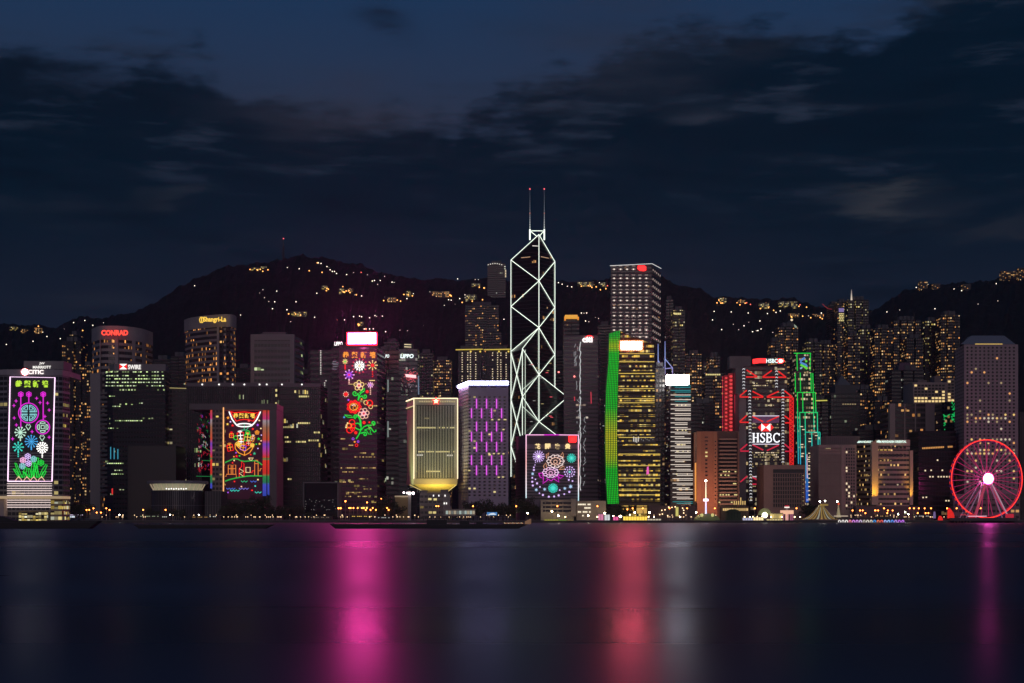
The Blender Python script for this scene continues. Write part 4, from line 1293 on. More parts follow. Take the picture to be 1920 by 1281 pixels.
for l in ([(996, 433), (1018, 433)], [(995, 434), (1010, 446)], [(1019, 434), (1009, 446)]):
    MB().tube([P(x, y, MD - 1) for x, y in l], .5, 6).build('mast_strut', bt, T)
neon_lines(T, 'crown_light', [[(998, 461), (1009, 461.5)]], D - 3, neon('dot_white', ()), 1.4)
for (x, y), (x2, y2) in (((977, 483.5), (1003, 481)), ((1013, 481), (1029, 484.5))):
    neon_lines(T, 'crown_light', [[(x, y), (x2, y2)]], D + 2 - abs((x + x2) / 2 - 1010) * -.2, neon('crown_amber', (1, .6, .35), .45), 1.5)
random.seed(4)
wins(T, [(random.uniform(985, 1038), random.uniform(670, 800)) for _ in range(20)], 5, 1.2, D - 19, lambda i, x, y: random.choice((neon('gold_dim', ()), neon('faint', ()), neon('glint_red', ()))))

# ------------------------------------------------------------------ 16 striped block with peony mural
D = 1330.0
T = tower('peony_block', 'purple banded block with pink tube frame, peony neon mural and red corner emblem', 'office block', plan(985, 1086, D, 40, xl=967), Z(815, D),
          mat('band_purple', (.20, .165, .20), .7, var=.08), None)
sb = mat('band_dark', (.022, .020, .026), .4)
for i in range(17):
    y = 841.5 + i * 5.75
    px_box(T, 'window_band', sb, 986, 1085, y, y + 2.9, D, .8, .25)
mb = MB()
for i in range(17):
    y = 841.5 + i * 5.75
    a, b = (X(985, D) - .2, D + .3), (X(967, D + 40) - .2, D + 39.7)
    mb.prism([(a[0] - .25, a[1]), a, b, (b[0] - .25, b[1])], Z(y + 2.9, D), Z(y, D), 0, 0)
tag(mb.build('window_band', sb, T), kind='stuff')
px_box(T, 'plant_screen', mat('plant_screen', (.075, .065, .075), .7), 987, 1084, 818, 833, D, 1, .3)
FD = D - 1.0
fr_ = led_ramp('frame_tube', Z(940, D) - GZ, Z(815, D) - GZ, [(0, (.45, .75, .80)), (.2, (.9, .85, .9)), (.6, (.95, .45, .45)), (1, (.95, .55, .80))], 1.4, True)
neon_lines(T, 'neon_frame', [[(986.5, 815.5), (986.5, 934)]], FD, fr_, 1.9)
neon_lines(T, 'neon_frame', [[(1084.6, 815.5), (1084.6, 940)]], FD, fr_, 1.9)
neon_lines(T, 'neon_frame', [[(986.5, 815.5), (1020, 815.5)], ], FD, PINK, 1.8)
neon_lines(T, 'neon_frame', [[(1020, 815.5), (1048, 815.5)]], FD, MAG, 1.8)
neon_lines(T, 'neon_frame', [[(1048, 815.5), (1084.6, 816)]], FD, PINK, 1.8)
MB().plate([(1068, 816.5), (1079, 816.5), (1081, 818.5), (1081, 828), (1079, 830), (1068, 830), (1066, 828), (1066, 818.5)], FD - .6, .6).build('corner_emblem', RED_HOT, T)
neon_lines(T, 'corner_emblem', [[(1068.5, 819), (1078.5, 819), (1078.5, 827.5), (1068.5, 827.5), (1068.5, 819)]], FD - .9, neon('dark_red', ()), .9)
chars(T, 'neon_lettering', '花開富貴', (1008, 1027, 1046, 1064.5), 837, 10.2, FD, CREAM, .035)
firework(T, 1010, 856, 10, 14, FD, LILAC, LILAC, 1.1, .3, 1.6, WHITE, 2.4)
firework(T, 1071.5, 859.2, 7.6, 14, FD, TEAL, TEAL, 1.0, .15, 1.5, CYAN, 2.4)
firework(T, 1037, 915.5, 8, 16, FD, TEAL, TEAL, 1.1, .1, 1.6, CYAN, 2.6)
neon_dots(T, 'neon_dot_pattern', [(1068 + 9.4 * math.cos(k * .524), 885 + 9.4 * math.sin(k * .524), 1.35) for k in range(12)] + [(1068 + 5.2 * math.cos(k * .7854), 885 + 5.2 * math.sin(k * .7854), 1.2) for k in range(8)], FD, LILAC)
neon_dots(T, 'neon_dot_pattern', [(1068, 885, 2.2)], FD, CYAN)


def peony(cx_, cy_, rx, ry, m_, inner):
    for j, (f, nn) in enumerate(((1, 10), (.6, 8))):
        neon_lines(T, 'neon_peony', [[(cx_ + rx * f * (1 + .07 * math.cos(nn * t)) * math.cos(t), cy_ + ry * f * (1 + .07 * math.cos(nn * t)) * math.sin(t)) for t in [2 * math.pi * q / 60 for q in range(61)]]], FD, m_ if j < 1 else inner, 1.2)
    neon_lines(T, 'neon_peony', [circ(cx_, cy_ + 1, rx * .22, 10)], FD - .1, inner, 1.2)
    for q in range(11):
        t = 2 * math.pi * q / 11
        neon_lines(T, 'neon_petal', [[(cx_ + rx * .52 * math.cos(t), cy_ + ry * .52 * math.sin(t)), (cx_ + rx * .98 * math.cos(t), cy_ + ry * .98 * math.sin(t))]], FD, m_, 1.0)


peony(1041.5, 865, 15.5, 11.5, neon('petal_pink', (1, .78, .74), 1.25), PEACH)
peony(1032.5, 886, 14.5, 9, neon('petal_lilac', (1, .66, .98), 1.25), PINK)
for l in ([(1019, 874), (1023, 868), (1026, 878), (1021, 880), (1019, 874)], [(1025, 860), (1024, 853), (1029, 849), (1027, 856)], [(1052, 853), (1055, 848), (1057, 858), (1050, 854)], [(1050, 878), (1057, 874), (1059, 880), (1048, 880)]):
    neon_lines(T, 'neon_leaf', [l], FD, neon('leaf_peach', (1, .45, .25), .9), 1.2)
for l in ([(1010, 888), (1017, 887), (1019, 897), (1013, 895), (1010, 888)], [(1019, 896), (1018, 907), (1027, 900), (1025, 896)], [(1038, 898), (1048, 904), (1046, 893), (1040, 896)], [(1046, 890), (1057, 893), (1050, 897), (1046, 893)], [(1028, 899), (1034, 902), (1037, 898)]):
    neon_lines(T, 'neon_leaf', [l], FD, MAG, 1.5)
for x, y, r in ((1004, 867, 1), (1003, 872, 1), (1001, 876.5, 1.5), (1001, 881.5, 1.9), (998, 896, 1.6), (1004, 899, 1.3), (998, 903.5, 2), (1007, 906.5, 2), (999, 910.5, 1.9), (1012.5, 913, 1.5), (1011.5, 925, 1.3), (1018, 928.3, 2), (1029, 931.5, 1.9), (1039, 931, 1.8), (1047.5, 929, 2), (1058, 926.7, 1.6), (1067.5, 922.5, 2), (1066.5, 900, 1.7), (1073.5, 902, 1.6), (1049.5, 919, 1.5)):
    neon_dots(T, 'neon_dot', [(x, y, r)], FD, LILAC)
for x, y, r in ((998.7, 888.5, 3.2), (1005.5, 918.5, 3.2), (1021.2, 917.6, 3.2), (1059, 916, 3.2), (1070, 912.5, 4)):
    MB().plate(star(x, y, r, 6, .5), FD, .4).build('neon_snowflake', neon('ice', (.45, .68, .95), 1), T)

D = 1300.0
T = tower('civic_block', 'low beige civic block with rows of lit ribbon windows under the peony mural', 'building', plan(1014, 1076, D, 24), Z(937.5, D), mat('civic_stone', (.30, .26, .22), .8, var=.1), None)
for y in (941.5, 949, 956):
    px_box(T, 'ribbon_window', GLASS, 1018, 1071, y, y + 4, D, .8, .2)
for x in (1022, 1033, 1044, 1055):
    px_box(T, 'mullion', MATS['civic_stone'], x, x + .8, 941, 961, D, .8, .4)
px_box(T, 'stair_tower', mat('civic_pale', (.36, .31, .26), .8), 1071, 1080, 935, 968, D - 2, 12)
MB().prism(plan(1081, 1136, D + 4, 24), GZ, Z(939, D), 0, 1).build('wing', [MATS['civic_stone'], ROOF], T)
cw_ = neon('civic_window', (1, .88, .66), 1.2)
wins(T, [(x, y) for y, a, b in ((946, 1085, 1108), (952.5, 1097, 1108), (960, 1085, 1108), (967, 1090, 1096)) for x in range(a, b, 3) if random.random() < .8], 2.4, 2.6, D + 3.5, cw_)

# ------------------------------------------------------------------ 17 amber-hatted tower and louvred tower
D = 1800.0
T = tower('amber_hat_tower', 'dark tower topped by an amber lit canopy, behind the louvred tower', 'tower', bays(1057, 1086, D, 30, 1, 4, 2), Z(600, D), facade('w_hat', (.045, .04, .045), (.015, .015, .018), .6, .45, .10, .5, 2, AMBER, .9), (2.6, 4.4))
px_box(T, 'lit_canopy', mat('canopy_amber', (.4, .25, .1), .6, (1, .46, .06), .75), 1059.5, 1083, 590.5, 595.5, D - 3, 14)
for x in (1058, 1082.5):
    px_box(T, 'canopy_post', mat('post_amber', (.4, .25, .1), .6, (1, .33, .03), .8), x, x + 3, 594, 601, D - 2, 3)
D = 1560.0
T = tower('louvred_tower', 'grey tower of fine horizontal louvres with white letters under a red arc', 'tower', plan(1057, 1121, D, 45, xr=1126), Z(629, D),
          facade('w_louvre', (.150, .115, .130), (.022, .018, .022), .97, .45, .05, .75, 5, [(1, .6, .3), (1, .75, .55), (1, .85, .7)], .7), (2.2, 3.9))
text(T, 'company_sign', 'citi', 1101.5, 636.5, 19.5, 11.5, D - 1.5, neon('sign_white_soft', (1, .9, .88), 1.5), .06)
neon_lines(T, 'sign_arc', [circ(1105, 636, 7.5, 12, 200, 340, 6.5)], D - 1.8, RED_HOT, 1.8)
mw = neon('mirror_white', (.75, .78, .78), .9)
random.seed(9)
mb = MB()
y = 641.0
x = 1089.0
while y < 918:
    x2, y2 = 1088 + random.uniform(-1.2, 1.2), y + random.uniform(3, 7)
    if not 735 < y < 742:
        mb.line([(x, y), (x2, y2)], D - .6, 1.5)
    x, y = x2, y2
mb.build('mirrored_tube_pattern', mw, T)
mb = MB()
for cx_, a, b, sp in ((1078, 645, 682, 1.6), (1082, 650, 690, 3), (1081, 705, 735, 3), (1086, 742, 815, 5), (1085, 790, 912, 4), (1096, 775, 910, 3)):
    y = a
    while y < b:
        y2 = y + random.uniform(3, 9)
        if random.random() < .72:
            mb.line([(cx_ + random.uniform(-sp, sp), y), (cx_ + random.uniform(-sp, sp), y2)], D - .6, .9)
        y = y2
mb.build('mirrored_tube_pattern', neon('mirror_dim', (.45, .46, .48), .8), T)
for x, y in ((1047.5, 697.8), (1077, 706)):
    neon_dots(T, 'red_lamp', [(x, y, 1.8)], D - 30 if x < 1050 else D - 1, neon('lamp_red_hot', (1, .22, .2), 2.5))
for x, a, b in ((1108, 735, 757), (1077, 744, 752)):
    neon_lines(T, 'red_streak', [[(x, a), (x + .5, b)]], D - .8, neon('streak_red', (.8, .06, .10), .8), 1.8)

# ------------------------------------------------------------------ 18 tall pin-lit slab
D = 1750.0
T = tower('pinlit_tower', 'tall square tower dotted all over with white pin lights and red roof emblem', 'tower', plan(1145, 1222, D, 55, xr=1239), Z(497, D),
          facade('w_pinlit', (.085, .070, .076), (.020, .018, .022), .90, .42, .025, .5, 4, WARM, .6), (2.4, 3.9))
rl = neon('rim_white', (.9, .88, .85), .75)
neon_lines(T, 'roof_light', [[(1143.5, 498.5), (1222.5, 494.5)]], D - .6, rl, 1.3)
a, b = P(1222.5, 494.5, D - .5), Vector((X(1239.5, D + 55), D + 55, Z(503.5, D + 55)))
MB().tube([a, b], .36, 6).build('roof_light', rl, T)
MB().plate([(1196, 498), (1208, 498), (1211.5, 500), (1211.5, 507), (1207, 508.5), (1199, 507.5), (1195.5, 504)], D - 1.6, .6).build('roof_emblem', RED_HOT, T)
pin = neon('pin_white', (1, .84, .72), 1.1)
pin2 = neon('pin_dim', (.80, .60, .54), .45)
rows_ = [505, 522, 535.5, 549, 563.5, 577, 592, 606, 619, 632]
pc = [(1151.5 + i * 12.1, y) for y in rows_ for i in range(6) if not (y < 510 and i > 3)]
wins(T, pc, 2.6, 2.3, D - .8, pin, name='pin_light')
wins(T, [(x + dx, y) for x, y in pc for dx in (-2.6, 2.6)], 2.4, .9, D - .6, pin2, name='glow_strip')
wins(T, [(x + dx, y - 6.2) for x, y in pc for dx in (-1.6, 1.6)], 3, 1.1, D - .6, pin2, name='glow_strip')
for i in range(31):
    y = 514 + i * 4.6
    px_box(T, 'floor_edge', mat('edge_plum', (.17, .135, .15), .7), 1145, 1222, y, y + .9, D, 1, .3)
for y in rows_:
    for i in range(5):
        t = (i + .6) / 5.2
        p = Vector((X(1222, D) + (X(1239, D + 55) - X(1222, D)) * t + .35, D + 55 * t, Z(y, D)))
        MB().box(p.x - .3, p.x + .3, p.y - 2.2, p.y + 2.2, p.z - .8, p.z + .8).build('pin_light', pin2, T)
wins(T, [(1163 + i * 2.8, 571) for i in range(8)] + [(1185 + i * 3.1, y) for y in (617, 625, 631) for i in range(11) if random.random() < .8] + [(1173 + i * 6, 594.5) for i in range(5)], 2.2, 1.4, D - .6, pin2)

# ------------------------------------------------------------------ 19 gold-floored tower with green light wall
D = 1365.0
T = thing('gold_tower', 'gold lit tower with sail-curved green light wall and white-hot screen near its sloped roof', 'tower', (X(1190, D), D, GZ))
prof = [(1164, 1226, 622, 646), (1163, 1226, 660, 660), (1160, 1227, 700, 700), (1158, 1228, 760, 760), (1157, 1229, 830, 830), (1158, 1238, 832, 832), (1160, 1238, 900, 900), (1163, 1236, 968, 968)]
gold = facade('w_gold', (.060, .045, .022), (.030, .024, .014), .93, .48, .90, .80, 5, [(1, .60, .06), (1, .66, .10), (1, .76, .22), (.6, .42, .05)], 1.15)
mb = MB()
for (xa, xb, ya, yb), (xc, xd, yc, yd) in zip(prof, prof[1:]):
    for s_ in range(1):
        p = [P(xc, yc, D), P(xd, yd, D), P(xb, yb, D), P(xa, ya, D)]
        v0, v1 = p[0].z / 4.05, p[3].z / 4.05
        v2, v3 = p[1].z / 4.05, p[2].z / 4.05
        nu = 17
        mb.face(p, [(0, v0), (nu, v2), (nu, v3), (0, v1)], 0)
        b_ = [Vector((q.x * 1.0, D + 34, q.z)) for q in p]
        mb.face([b_[1], b_[0], b_[3], b_[2]], None, 1)
        mb.face([p[1], b_[1], b_[2], p[2]], None, 1)
        mb.face([b_[0], p[0], p[3], b_[3]], None, 1)
p0 = [P(1164, 622, D), P(1226, 646, D)]
mb.face([p0[0], p0[1], p0[1] + Vector((0, 34, 0)), p0[0] + Vector((0, 34, 0))], None, 1)
mb.build('gold_wall', [gold, DARK], T)
# floor plates with bright soffits
for i in range(46):
    y = 664 + i * 6.35
    xa = 1158 + max(0, (700 - y) * .12) + max(0, (y - 880) * .05)
    xb = 1227.5 if y < 830 else 1238
    px_box(T, 'floor_plate', mat('plate_dark', (.035, .028, .018), .5), xa - .5, xb + .5, y, y + 2.2, D, 1.2, .7)
for y in (663, 678, 700, 728.5, 747, 755, 820, 851, 873, 896.5, 919, 927.5):
    px_box(T, 'floor_light', neon('floor_gold', (1, .70, .14), .85), 1160, 1227 if y < 830 else 1237, y, y + 1.0, D, .8, .9)
px_box(T, 'dark_storey', mat('storey_black', (.02, .018, .016), .3), 1185, 1229, 816, 831, D, 1, .6)
wins(T, [(1188 + i * 3, 823.5 + (i % 3)) for i in range(4)], 1.1, 9, D - .9, neon('dot_white', ()))
wins(T, [(1199 + i * 3.6, 822 + (i % 3) * 2) for i in range(8)], .9, 2.6, D - .9, neon('faint', ()))
MB().plate([(1213, 876), (1216, 874), (1217, 889), (1212, 890)], D - 1, .3).build('mirrored_light', neon('mirror_magenta', (.9, .12, .5), 1), T)
px_box(T, 'screen_rim', neon('rim_amber', (1, .16, .04), 3.5, True), 1162.5, 1205.5, 638.5, 657.5, D - 1.6, 1.6)
MB().plate([(1165, 640.5), (1203, 640.5), (1203, 655.5), (1165, 655.5)], D - 2, .3).build('roof_screen', mat('screen_hot', (.02, .02, .02), .5, (1, .10, .15), 200, light=True), T)
# the green wall: thin fins of light on a leaning plane
gprof = [(1142.5, 1163, 625.5, 619), (1141, 1160, 680, 680), (1137, 1158.5, 725, 725), (1135, 1157, 780, 780), (1135, 1157, 840, 840), (1136, 1158, 890, 890), (1139, 1160.5, 945, 945)]
GD = D - 2.0
mb = MB()
for (xa, xb, ya, yb), (xc, xd, yc, yd) in zip(gprof, gprof[1:]):
    p = [P(xc - .8, yc, GD), P(xd + .6, yd, GD), P(xb + .6, yb, GD), P(xa - .8, ya, GD)]
    b_ = [q + Vector((0, 5, 0)) for q in p]
    mb.face(p, None, 0)
    mb.face([b_[0], p[0], p[3], b_[3]], None, 0)
mb.face([P(1142, 625, GD), P(1164, 618.6, GD), P(1164, 618.6, GD) + Vector((0, 5, 0)), P(1142, 625, GD) + Vector((0, 5, 0))], None, 0)
mb.build('wall_panel', mat('green_panel', (.01, .03, .01), .5, (.002, .10, .008), .5), T)
gz = lambda y: Z(y, GD) - GZ
gst_ = [(0.0, (.004, .60, .02)), ((gz(880) - gz(945)) / (gz(619) - gz(945)), (.006, .58, .02)), ((gz(860) - gz(945)) / (gz(619) - gz(945)), (.42, .55, .01)), ((gz(815) - gz(945)) / (gz(619) - gz(945)), (.62, .56, .015)),
        ((gz(785) - gz(945)) / (gz(619) - gz(945)), (.22, .56, .015)), ((gz(765) - gz(945)) / (gz(619) - gz(945)), (.005, .56, .02)), ((gz(662) - gz(945)) / (gz(619) - gz(945)), (.004, .56, .02)), ((gz(650) - gz(945)) / (gz(619) - gz(945)), (.45, .58, .01)), ((gz(640) - gz(945)) / (gz(619) - gz(945)), (.16, .55, .01)), ((gz(632) - gz(945)) / (gz(619) - gz(945)), (.006, .5, .02)), (1.0, (.006, .40, .03))]
gled = led_ramp('green_led', gz(945), gz(619), gst_, 1.25, True, dots=1.5)
for i in range(7):
    t = (i + .5) / 7
    l = [(xa + (xb - xa) * t, ya + (yb - ya) * t) for xa, xb, ya, yb in gprof]
    neon_lines(T, 'light_fin', [l], GD - .4, gled, 1.6)
MB().prism(plan(1154, 1238, D - 6, 6), Z(948, D - 6), Z(944, D - 6), 0, 0).build('entrance_canopy', mat('canopy_brown', (.14, .10, .06), .7), T)
wins(T, [(1172, 955), (1200, 955), (1213, 955)], 12, 16, D - .4, facade('w_lobby', (.1, .07, .03), (.3, .2, .06), .9, .95, 1, 1, 1, YELL, .7) if False else neon('lobby_gold', (1, .60, .14), .6), name='lobby_window')

# ------------------------------------------------------------------ 20 dark sliver, lilac antenna frame, white-signed striped tower
D = 1430.0
tower('dark_sliver', 'thin dark tower with scattered lights wedged between the gold tower and the white-signed tower', 'tower', plan(1229, 1247, D, 30), Z(690, D), facade('w_sliver', (.030, .028, .030), (.012, .012, .014), .6, .5, .08, .5, 2, WARM, .8), (2.6, 4.2), roof=(.7, 5))
D = 1620.0
T = tower('frame_roof_tower', 'tower with lilac lit lattice masts on its roof behind the white sign', 'tower', plan(1232, 1264, D, 30), Z(702, D), facade('w_lilac', (.075, .065, .095), (.018, .017, .022), .8, .5, .04, .5, 3, WARM, .5), (2.6, 4.2))
lf = led_ramp('lilac_led', Z(706, D) - GZ, Z(640, D) - GZ, [(0, (.40, .28, .70)), (.5, (.32, .42, .85)), (1, (.16, .20, .50))], .9)
for l in ([(1234, 700), (1234, 645)], [(1247, 702), (1247, 640)], [(1234, 676), (1247, 694)], [(1247, 673), (1261, 690)], [(1261, 690), (1261, 701)], [(1234, 693), (1261, 690)]):
    neon_lines(T, 'lattice_mast', [l], D - 1, lf, 1.7)
D = 1400.0
T = tower('striped_tower', 'tower of stacked white and cyan light strips under a blank white roof sign', 'tower', plan(1257, 1296, D, 34, xl=1245), Z(722, D), facade('w_striped', (.050, .046, .046), (.018, .017, .018), .85, .5, .12, .5, 3, WARM, .7), (2.4, 4))
px_box(T, 'roof_sign', mat('sign_panel', (.3, .3, .3), .5, (.95, .90, .88), 34, light=True), 1250.5, 1291.5, 702.8, 720.6, D - 1, 6)
neon_lines(T, 'sign_letter', [circ(1259.5, 711.5, 2.4, 10, 40, 320)], D - 1.5, BLACK, .9)
random.seed(17)
i = 0
y = 723.0
while y < 948:
    lo_ = i % 2 == 0
    xa, xb = (1257.5, 1295) if lo_ else (1265.5, 1295)
    if y > 880:
        xa, xb = xa + 3.5, xb + 4
    if random.random() < .22:
        xb -= random.choice((6, 12))
    cy_ = (y < 738) or (738 <= y < 760 and not lo_) or (y > 932 and random.random() < .4)
    px_box(T, 'light_strip', neon('strip_cyan', (.02, .34, .38), .9) if cy_ else neon('strip_white', (1, .86, .74), .95), xa, xb, y, y + 1.0, D, 1, .8)
    y += 3.1 if lo_ else 5.6
    i += 1
wins(T, [(1268 + random.uniform(0, 22), random.choice((760, 807, 834, 846, 889, 917))) for _ in range(26)], 2.2, 2.4, D - .5, lambda i, x, y: random.choice((neon('gold_window', ()), neon('dot_warm', ()))))
wins(T, [(1248 + random.uniform(0, 7), 730 + random.uniform(0, 200)) for _ in range(22)], 1.6, 1.6, D - 1.5, lambda i, x, y: random.choice((neon('gold_dim', ()), neon('faint', ()))))

# ------------------------------------------------------------------ 21 orange stone building with balconies
D = 1375.0
T = tower('orange_block', 'orange stone building with a column of small windows and wide stacked balconies', 'building', plan(1307, 1345, D, 40), Z(809, D), mat('orange_stone', (.52, .21, .12), .75, var=.08), None)
px_box(T, 'corner_pier', mat('orange_pier', (.58, .25, .14), .75), 1306, 1314, 810, 944, D, 4, 1.2)
px_box(T, 'corner_pier', MATS['orange_pier'], 1338, 1344, 811, 944, D, 4, .8)
wins(T, [(1324.5, y) for y in (820, 827)], 6, 1.8, D - .3, GLASS)
oc = [(1324.5, 834 + i * 7.2) for i in range(9)]
wins(T, oc, 4, 2.6, D - .3, lambda i, x, y: neon('gold_window', ()) if i in (2, 3) else GLASS)
wins(T, [(1341.5, 828 + i * 7.2) for i in range(16)], 2.8, 2, D - 1.0, GLASS)
MB().prism(plan(1345, 1384, D + 3, 36), GZ, Z(808, D), 0, 1).build('balcony_wing', [mat('brown_stone', (.20, .10, .075), .75), ROOF], T)
px_box(T, 'end_wall', mat('brown_end', (.24, .13, .10), .75), 1383, 1386.5, 809, 950, D, 40)
bm = mat('balcony_stone', (.42, .26, .20), .75)
for i in range(18):
    y = 822.5 + i * 7.15
    px_box(T, 'balcony_recess', BLACK, 1347, 1382.5, y + 2.4, y + 6.2, D + 2.6, 1)
    MB().prism(pts_plan([(1347, D + 3), (1349, D - 1), (1381, D - 1), (1383, D + 3)]), Z(y + 2.6, D), Z(y - .2, D), 0, 0).build('balcony', bm, T)
wins(T, [(1379, 884.5), (1361, 884.5), (1357, 884.5), (1367, 884.5), (1352, 891), (1360, 891), (1366, 891.5), (1379, 907), (1376, 907), (1351, 928), (1356, 928), (1362, 928), (1366.5, 928), (1378, 928), (1381, 928), (1349, 942), (1372, 942)], 3, 2.2, D + 2.3, neon('gold_window', ()))
for fx in (1318, 1352):
    L_ = bpy.data.lights.new('facade_flood', 'SPOT')
    L_.energy, L_.color, L_.spot_size, L_.spot_blend, L_.shadow_soft_size = 15000, (1, .50, .30), math.radians(140), 1.0, .5
    lo = bpy.data.objects.new('facade_flood', L_)
    COL.objects.link(lo)
    lo.parent = T
    lo.location = P(fx, 950, D - 34) - BASE[T.name]
    lo.rotation_euler = (math.radians(118), 0, 0)
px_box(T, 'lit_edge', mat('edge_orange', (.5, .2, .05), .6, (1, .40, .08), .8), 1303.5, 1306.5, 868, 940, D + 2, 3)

# ------------------------------------------------------------------ 22 trussed bank with white lettering
D = 1480.0
T = thing('trussed_bank', 'bank tower of red suspension trusses, ladder masts and huge white letters under a red hexagon', 'bank', (X(1437, D), D, GZ))
bw = facade('w_bank', (.040, .036, .042), (.014, .014, .017), .94, .66, .30, .55, 4, [(1, .72, .35), (1, .85, .55), (.9, .8, .5), (.5, .4, .22)], .55)
MB().prism(plan(1398, 1484, D + 6, 50), GZ, Z(735, D), cells=(2.2, 4.0)).build('main_block', [bw, ROOF], T)
MB().prism(plan(1396, 1476, D + 12, 40), Z(735.2, D), Z(684, D), cells=(2.2, 4.0)).build('upper_block', [bw, ROOF], T)
px_box(T, 'side_wall', mat('bank_grey', (.16, .15, .16), .7, var=.06), 1386, 1399, 738, 962, D + 4, 40)
px_box(T, 'side_wall', mat('bank_grey_dim', (.10, .09, .10), .7, var=.1), 1380, 1397, 690, 738.5, D + 22, 30)
px_box(T, 'roof_plant', MATS['bank_grey_dim'], 1368, 1408, 668, 691, D + 40, 16)
lad = neon('ladder_white', (.85, .85, .88), 1.05)
for x, ya, yb in ((1394.5, 690, 735), (1405.5, 731, 945), (1456, 694, 732), (1468, 729, 873)):
    x2 = x + (2.5 if yb > 900 else 0)
    MB().tube([P(x - 2.2, ya, D), P(x2 - 2.2, yb, D)], .6, 6).build('mast_post', mat('mast_dark_steel', (.10, .10, .12), .5), T)
    MB().tube([P(x + 2.2, ya, D), P(x2 + 2.2, yb, D)], .6, 6).build('mast_post', mat('mast_dark_steel', (.10, .10, .12), .5), T)
    nn = int((yb - ya) / 6.0)
    mb = MB()
    for i in range(nn):
        y = ya + 2 + i * (yb - ya - 3) / nn
        xx = x + (x2 - x) * i / nn
        mb.line([(xx - 2.3, y + .9), (xx, y - .7), (xx + 2.3, y + .9)], D - .8, 1.2)
    tag(mb.build('mast_rung', lad, T), kind='stuff')
tr = neon('truss_red', (.85, .018, .016), 1.0, True)
tm = neon('truss_crimson', (.62, .015, .05), .95)
for y, l in ((694, [[(1400, 694), (1419, 706)], [(1399, 707), (1420, 707)], [(1430, 707), (1447, 695)], [(1430, 707.5), (1454, 707.5)], [(1459, 696), (1473, 707)], [(1459, 707.5), (1474, 707.5)]]),
             (735, [[(1387, 743), (1400, 732)], [(1387, 744.5), (1404, 744.5)], [(1411, 734), (1431, 744)], [(1411, 745), (1431, 745)], [(1438, 744), (1460, 734)], [(1438, 745), (1485, 745)], [(1471, 733), (1485, 744)]]),
             (784, [[(1387, 791), (1400, 779)], [(1387, 792), (1404, 792)], [(1411, 781), (1431, 791)], [(1438, 791), (1460, 781)], [(1471, 780), (1485, 790)], [(1472, 793), (1486, 793)]]),
             (837, [[(1388, 844), (1401, 833)], [(1388, 846), (1404, 846)], [(1411, 834), (1431, 844)], [(1438, 845), (1460, 835)], [(1471, 833), (1486, 845)], [(1472, 846.5), (1486, 846.5)]]),
             (894, [[(1388, 904), (1401, 893)], [(1411, 895), (1432, 907)], [(1411, 908), (1432, 908)]])):
    for q in l:
        neon_lines(T, 'truss_bar', [q], D - 2.2, tr if y != 837 and y != 894 else tm, 2.7)
for y in (780, 833, 894):
    neon_lines(T, 'floor_light', [[(1411, y), (1461 if y < 890 else 1432, y)]], D - 1.6, neon('floor_white', (.85, .75, .92), .9), 1.8)
px_box(T, 'louvre_panel', mat('violet_panel', (.16, .12, .20), .6, (.25, .10, .30), .12), 1411, 1461, 781, 793, D + 4, 1.5)
# roof sign
MB().plate([(1412, 673.5), (1425, 672), (1436, 672.2), (1436, 680.5), (1425, 680.5), (1412, 682)], D - 2, 2).build('roof_sign', RED_HOT, T)
MB().plate([(1436, 672.3), (1459, 672.3), (1459, 681), (1436, 681)], D - 1.5, 1.5).build('sign_board', BLACK, T)
text(T, 'company_sign', 'HSBC', 1447.5, 676.8, 21.5, 7.8, D - 2.4, neon('sign_cool', ()), .02)
MB().plate([(1459, 672.5), (1467, 672.5), (1471.5, 677), (1467, 681.5), (1459, 681.5), (1456.5, 677)], D - 2.2, .5).build('sign_emblem', RED_HOT, T)
MB().plate([(1461, 673.5), (1466, 673.5), (1469.4, 677), (1466, 680.5), (1461, 680.5), (1459.5, 677)], D - 2.6, .3).build('sign_emblem', neon('emblem_cream', (1, .82, .72), 1.6), T)
# great sign on the front
px_box(T, 'sign_board', mat('sign_board_dark', (.018, .017, .022), .5), 1410, 1462, 806, 832, D + 3, 2)
D1 = D - 3.0
for pp in ([(1421, 801.5), (1428, 794.5), (1428, 809)], [(1451, 801.5), (1444, 794.5), (1444, 809)], [(1428, 794.5), (1444, 794.5), (1436, 801.5)], [(1428, 809), (1444, 809), (1436, 802)]):
    MB().plate(pp, D1, .5).build('hexagon_panel', neon('hex_red', (.85, .02, .02), 1.2), T)
for pp in ([(1427.6, 794), (1435.8, 801.5), (1427.6, 809)], [(1444.4, 794), (1436.2, 801.5), (1444.4, 809)]):
    MB().plate(pp, D1 - .4, .4).build('hexagon_panel', neon('hex_white', (1, .86, .84), 1.5, True), T)
hs = neon('letter_big', (.92, .94, 1), 1.5, True)


def stroke(name, lines, D, m):
    mb = MB()
    for pts, w in lines:
        mb.line(pts, D, w)
    return mb.build(name, m, T)


